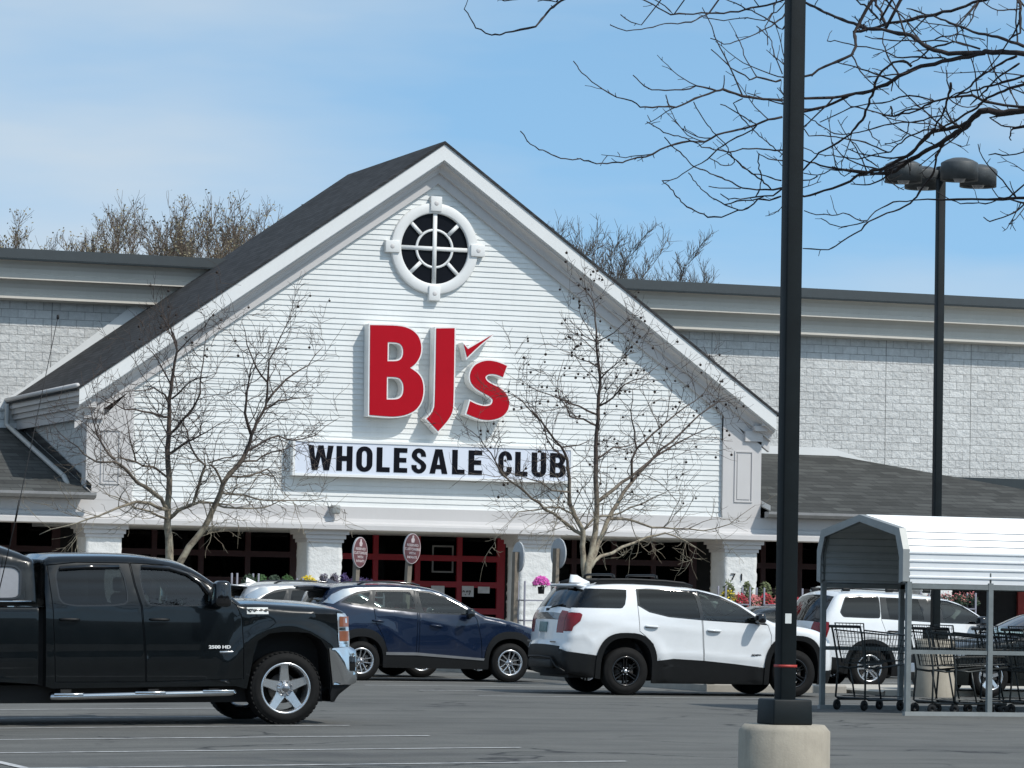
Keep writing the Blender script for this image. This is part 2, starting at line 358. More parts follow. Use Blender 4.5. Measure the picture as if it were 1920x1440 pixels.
LEFT_LIMBS=[[(17.38,68.0,1.56,0.115),(17.35,67.99,2.15,0.1064),(17.33,68.0,2.53,0.0978),(17.3,67.99,2.91,0.0892),(17.31,67.99,3.32,0.0807),(17.28,67.99,3.84,0.0721),(17.28,68.0,4.36,0.0635),(17.28,67.98,4.81,0.0549),(17.29,67.93,5.3,0.0463),(17.31,67.87,5.64,0.0378),(17.35,67.79,5.99,0.0292),(17.29,67.91,6.27,0.0206),(17.19,67.98,6.55,0.012)],[(17.3,67.99,2.98,0.06),(17.13,67.84,3.21,0.0542),(16.74,67.43,3.4,0.0484),(16.35,66.99,3.58,0.0427),(16.07,66.71,3.77,0.0369),(15.89,66.57,3.83,0.0311),(15.61,66.69,3.82,0.0253),(15.41,66.88,3.96,0.0196),(15.21,67.22,4.2,0.0138),(15.02,67.65,4.48,0.008)],[(15.93,66.6,3.87,0.035),(15.78,66.68,4.03,0.0294),(15.7,66.8,4.2,0.0238),(15.63,67.0,4.48,0.0182),(15.61,67.23,4.79,0.0126),(15.55,67.46,5.01,0.007)],[(17.24,67.94,3.63,0.035),(16.92,67.62,3.79,0.03),(16.44,67.1,3.86,0.025),(16.02,66.69,3.91,0.02)],[(17.3,67.99,3.01,0.05),(16.85,67.57,3.11,0.043),(16.28,66.92,3.07,0.036),(15.83,66.51,2.92,0.029),(15.43,66.51,2.77,0.022),(15.03,66.58,2.63,0.015),(14.59,66.73,2.47,0.008)],[(17.28,67.98,2.84,0.035),(16.86,67.59,2.96,0.028),(16.47,67.16,3.01,0.021),(15.94,66.53,3.19,0.014),(15.69,66.52,3.25,0.007)],[(17.27,68.0,4.75,0.035),(17.04,67.76,4.76,0.0294),(16.62,67.35,4.8,0.0238),(16.19,67.02,4.81,0.0182),(15.85,67.1,4.95,0.0126),(15.67,67.38,5.08,0.007)],[(17.28,67.96,4.95,0.03),(17.17,67.91,5.16,0.0243),(16.89,67.65,5.27,0.0185),(16.54,67.35,5.19,0.0127),(16.13,67.11,5.13,0.007)],[(17.29,67.98,4.42,0.04),(17.43,67.63,4.67,0.0345),(17.56,67.33,4.9,0.029),(17.64,67.13,5.17,0.0235),(17.64,67.09,5.55,0.018),(17.67,67.03,5.96,0.0125),(17.71,66.99,6.3,0.007)],[(17.29,67.99,4.05,0.045),(17.43,67.7,4.19,0.0355),(17.59,67.39,4.32,0.026),(17.77,67.12,4.45,0.0165),(18.12,66.86,4.7,0.007)],[(17.3,67.91,5.09,0.03),(17.44,67.58,5.29,0.0223),(17.61,67.17,5.45,0.0147),(17.83,66.68,5.53,0.007)],[(17.32,68.0,2.84,0.055),(17.46,67.83,3.01,0.0494),(17.69,67.65,3.12,0.0437),(17.75,67.51,3.46,0.0381),(17.82,67.32,3.84,0.0325),(17.64,67.41,4.04,0.0269),(17.55,67.48,4.25,0.0212),(17.51,67.5,4.49,0.0156),(17.39,67.73,4.74,0.01)],[(17.43,67.86,3.0,0.05),(17.79,67.61,3.16,0.0367),(18.24,67.71,3.14,0.0233),(18.62,68.02,3.08,0.01)],[(17.29,67.91,5.33,0.025),(17.07,67.84,5.67,0.0187),(16.85,67.69,5.93,0.0123),(16.65,67.62,6.09,0.006)],[(17.35,67.79,5.95,0.02),(17.5,67.49,6.19,0.0153),(17.68,67.09,6.41,0.0107),(17.83,66.76,6.71,0.006)],[(16.44,67.1,3.86,0.025),(16.34,67.02,4.13,0.019),(16.26,66.99,4.47,0.013),(16.19,67.02,4.81,0.007)],[(17.33,68.0,1.56,0.095),(17.6,67.92,2.14,0.0888),(17.83,67.85,2.5,0.0826),(18.02,67.78,2.82,0.0764),(18.15,67.64,3.2,0.0701),(18.21,67.48,3.51,0.0639),(18.5,67.5,3.87,0.0577),(18.66,67.48,4.15,0.0515),(18.71,67.35,4.46,0.0453),(18.78,67.3,4.67,0.0391),(18.94,67.25,4.98,0.0329),(18.9,67.02,5.42,0.0266),(18.87,66.84,5.82,0.0204),(19.03,66.79,6.17,0.0142),(19.22,66.74,6.59,0.008)],[(18.69,67.34,4.46,0.045),(18.48,67.03,4.82,0.0357),(18.46,66.85,5.22,0.0265),(18.48,66.71,5.63,0.0173),(18.61,66.67,5.94,0.008)],[(18.67,67.48,4.15,0.035),(19.03,67.65,4.34,0.0294),(19.37,67.84,4.46,0.0238),(19.76,68.17,4.4,0.0182),(20.29,68.51,4.52,0.0126),(20.78,68.68,4.86,0.007)],[(18.57,67.52,3.94,0.03),(18.93,67.77,3.97,0.0243),(19.26,67.93,4.15,0.0185),(19.69,68.19,4.27,0.0127),(20.27,68.54,4.41,0.007)],[(18.91,67.26,4.91,0.03),(19.23,67.4,5.1,0.0223),(19.58,67.63,5.16,0.0147),(20.07,67.94,5.26,0.007)],[(18.94,67.22,5.05,0.035),(19.21,67.25,5.37,0.028),(19.48,67.33,5.6,0.021),(19.81,67.46,5.79,0.014),(20.1,67.49,6.15,0.007)],[(18.89,67.01,5.42,0.03),(18.6,66.76,5.67,0.022),(18.36,66.56,6.06,0.014),(18.23,66.5,6.5,0.006)],[(18.22,67.5,3.48,0.035),(18.01,67.3,3.78,0.0288),(17.86,67.29,3.88,0.0225),(18.16,67.2,3.99,0.0163),(18.54,67.43,4.07,0.01)],[(18.13,67.66,3.13,0.03),(18.58,67.99,3.08,0.0243),(19.3,68.52,3.11,0.0185),(19.68,68.71,3.26,0.0127),(19.89,68.79,3.38,0.007)],[(18.21,67.58,3.34,0.03),(18.75,67.99,3.33,0.024),(19.46,68.55,3.25,0.018),(20.35,69.1,3.29,0.012),(20.77,69.28,3.37,0.006)],[(18.36,67.52,3.66,0.03),(18.89,67.89,3.71,0.024),(19.23,68.08,3.83,0.018),(19.58,68.5,3.54,0.012),(19.96,68.8,3.45,0.006)]]
RIGHT_LIMBS=[[(25.52,67.52,1.24,0.1),(25.51,67.51,1.94,0.0934),(25.54,67.52,2.19,0.0869),(25.67,67.61,2.57,0.0803),(25.74,67.64,3.03,0.0737),(25.71,67.59,3.57,0.0671),(25.67,67.53,4.15,0.0606),(25.64,67.46,4.68,0.054),(25.64,67.39,5.22,0.0474),(25.65,67.32,5.64,0.0409),(25.59,67.29,6.05,0.0343),(25.54,67.3,6.46,0.0277),(25.51,67.3,6.88,0.0211),(25.48,67.35,7.25,0.0146),(25.42,67.49,7.43,0.008)],[(25.5,67.54,1.82,0.085),(25.47,67.57,2.11,0.0786),(25.44,67.59,2.52,0.0722),(25.44,67.56,2.81,0.0658),(25.28,67.61,3.1,0.0593),(25.15,67.57,3.34,0.0529),(25.1,67.46,3.8,0.0465),(25.01,67.35,4.16,0.0401),(24.83,67.2,4.4,0.0337),(24.42,66.79,4.66,0.0273),(23.96,66.28,4.95,0.0208),(23.62,66.05,5.17,0.0144),(23.34,66.0,5.32,0.008)],[(25.44,67.57,2.73,0.05),(25.3,67.65,2.81,0.0452),(25.02,67.64,3.01,0.0404),(24.57,67.38,3.2,0.0357),(24.16,66.98,3.39,0.0309),(23.54,66.46,3.69,0.0261),(23.23,66.23,3.91,0.0213),(23.01,66.08,4.19,0.0166),(22.76,66.0,4.46,0.0118),(22.43,66.05,4.69,0.007)],[(25.56,67.53,1.9,0.08),(25.59,67.55,2.19,0.0735),(25.82,67.73,2.57,0.0669),(26.05,67.88,3.0,0.0604),(26.34,68.06,3.38,0.0538),(26.69,68.28,3.78,0.0473),(27.09,68.51,4.13,0.0407),(27.42,68.54,4.48,0.0342),(27.91,68.66,4.84,0.0276),(28.3,68.71,5.2,0.0211),(28.75,68.81,5.48,0.0145),(29.16,68.91,5.58,0.008)],[(25.72,67.61,3.36,0.055),(26.17,67.88,3.63,0.047),(26.66,68.22,3.9,0.039),(27.33,68.55,4.35,0.031),(27.74,68.66,4.58,0.023),(28.25,68.8,4.82,0.015),(28.86,68.93,5.06,0.007)],[(26.71,68.29,3.82,0.045),(26.63,68.1,4.23,0.0374),(26.75,68.14,4.45,0.0298),(26.61,67.9,4.77,0.0222),(26.39,67.58,5.17,0.0146),(26.34,67.38,5.58,0.007)],[(26.75,68.13,4.47,0.035),(27.12,68.26,4.76,0.0292),(27.42,68.34,4.99,0.0234),(27.92,68.47,5.35,0.0176),(28.33,68.57,5.62,0.0118),(28.5,68.57,5.89,0.006)],[(25.62,67.58,2.11,0.055),(25.9,67.8,2.33,0.047),(26.57,68.38,2.53,0.039),(27.34,68.98,2.75,0.031),(27.72,69.0,2.84,0.023),(28.15,68.92,2.68,0.015),(28.47,68.67,2.43,0.007)],[(26.08,67.89,3.06,0.04),(26.8,68.52,3.07,0.0343),(27.43,68.97,2.94,0.0287),(27.9,69.0,2.93,0.023),(28.49,68.86,2.9,0.0173),(28.96,68.65,3.04,0.0117),(29.45,68.5,3.43,0.006)],[(25.44,67.56,2.81,0.04),(25.68,67.6,3.07,0.0332),(26.1,67.9,3.12,0.0264),(26.76,68.45,3.32,0.0196),(27.37,68.84,3.51,0.0128),(27.96,68.95,3.79,0.006)],[(25.63,67.45,4.85,0.03),(25.36,67.45,4.97,0.0252),(25.01,67.23,4.99,0.0204),(24.66,66.9,5.33,0.0156),(24.57,66.77,5.65,0.0108),(24.74,66.9,6.08,0.006)],[(25.64,67.39,5.22,0.03),(25.92,67.32,5.4,0.024),(26.12,67.26,5.65,0.018),(26.52,67.37,5.8,0.012),(26.97,67.52,6.11,0.006)],[(25.63,67.42,5.06,0.03),(25.24,67.37,5.21,0.024),(24.73,66.97,5.3,0.018),(23.98,66.23,5.4,0.012),(23.51,66.0,5.61,0.006)],[(25.63,67.32,5.72,0.025),(25.77,67.18,5.92,0.0187),(25.98,67.05,6.13,0.0123),(26.22,66.89,6.47,0.006)],[(25.59,67.3,5.97,0.02),(25.19,67.31,6.12,0.013),(24.66,66.82,6.23,0.006)],[(25.54,67.3,6.46,0.02),(25.77,66.97,6.62,0.013),(25.97,66.7,6.9,0.006)],[(25.23,67.61,3.14,0.03),(24.94,67.54,3.25,0.024),(24.46,67.3,3.2,0.018),(23.88,66.92,3.13,0.012),(23.47,66.83,2.76,0.006)],[(25.13,67.52,3.55,0.03),(24.67,67.3,3.57,0.022),(24.01,66.71,3.75,0.014),(23.45,66.35,3.84,0.006)],[(25.67,67.52,4.19,0.03),(26.06,67.63,4.45,0.022),(26.54,67.93,4.52,0.014),(26.95,68.19,4.71,0.006)],[(24.86,67.22,4.4,0.025),(25.28,67.44,4.46,0.0155),(25.56,67.48,4.6,0.006)],[(25.54,67.3,6.46,0.018),(25.31,67.4,6.58,0.012),(24.9,67.04,6.83,0.006)],[(25.01,67.35,4.16,0.03),(24.6,67.02,4.35,0.022),(24.27,66.64,4.73,0.014),(23.82,66.12,5.1,0.006)]]
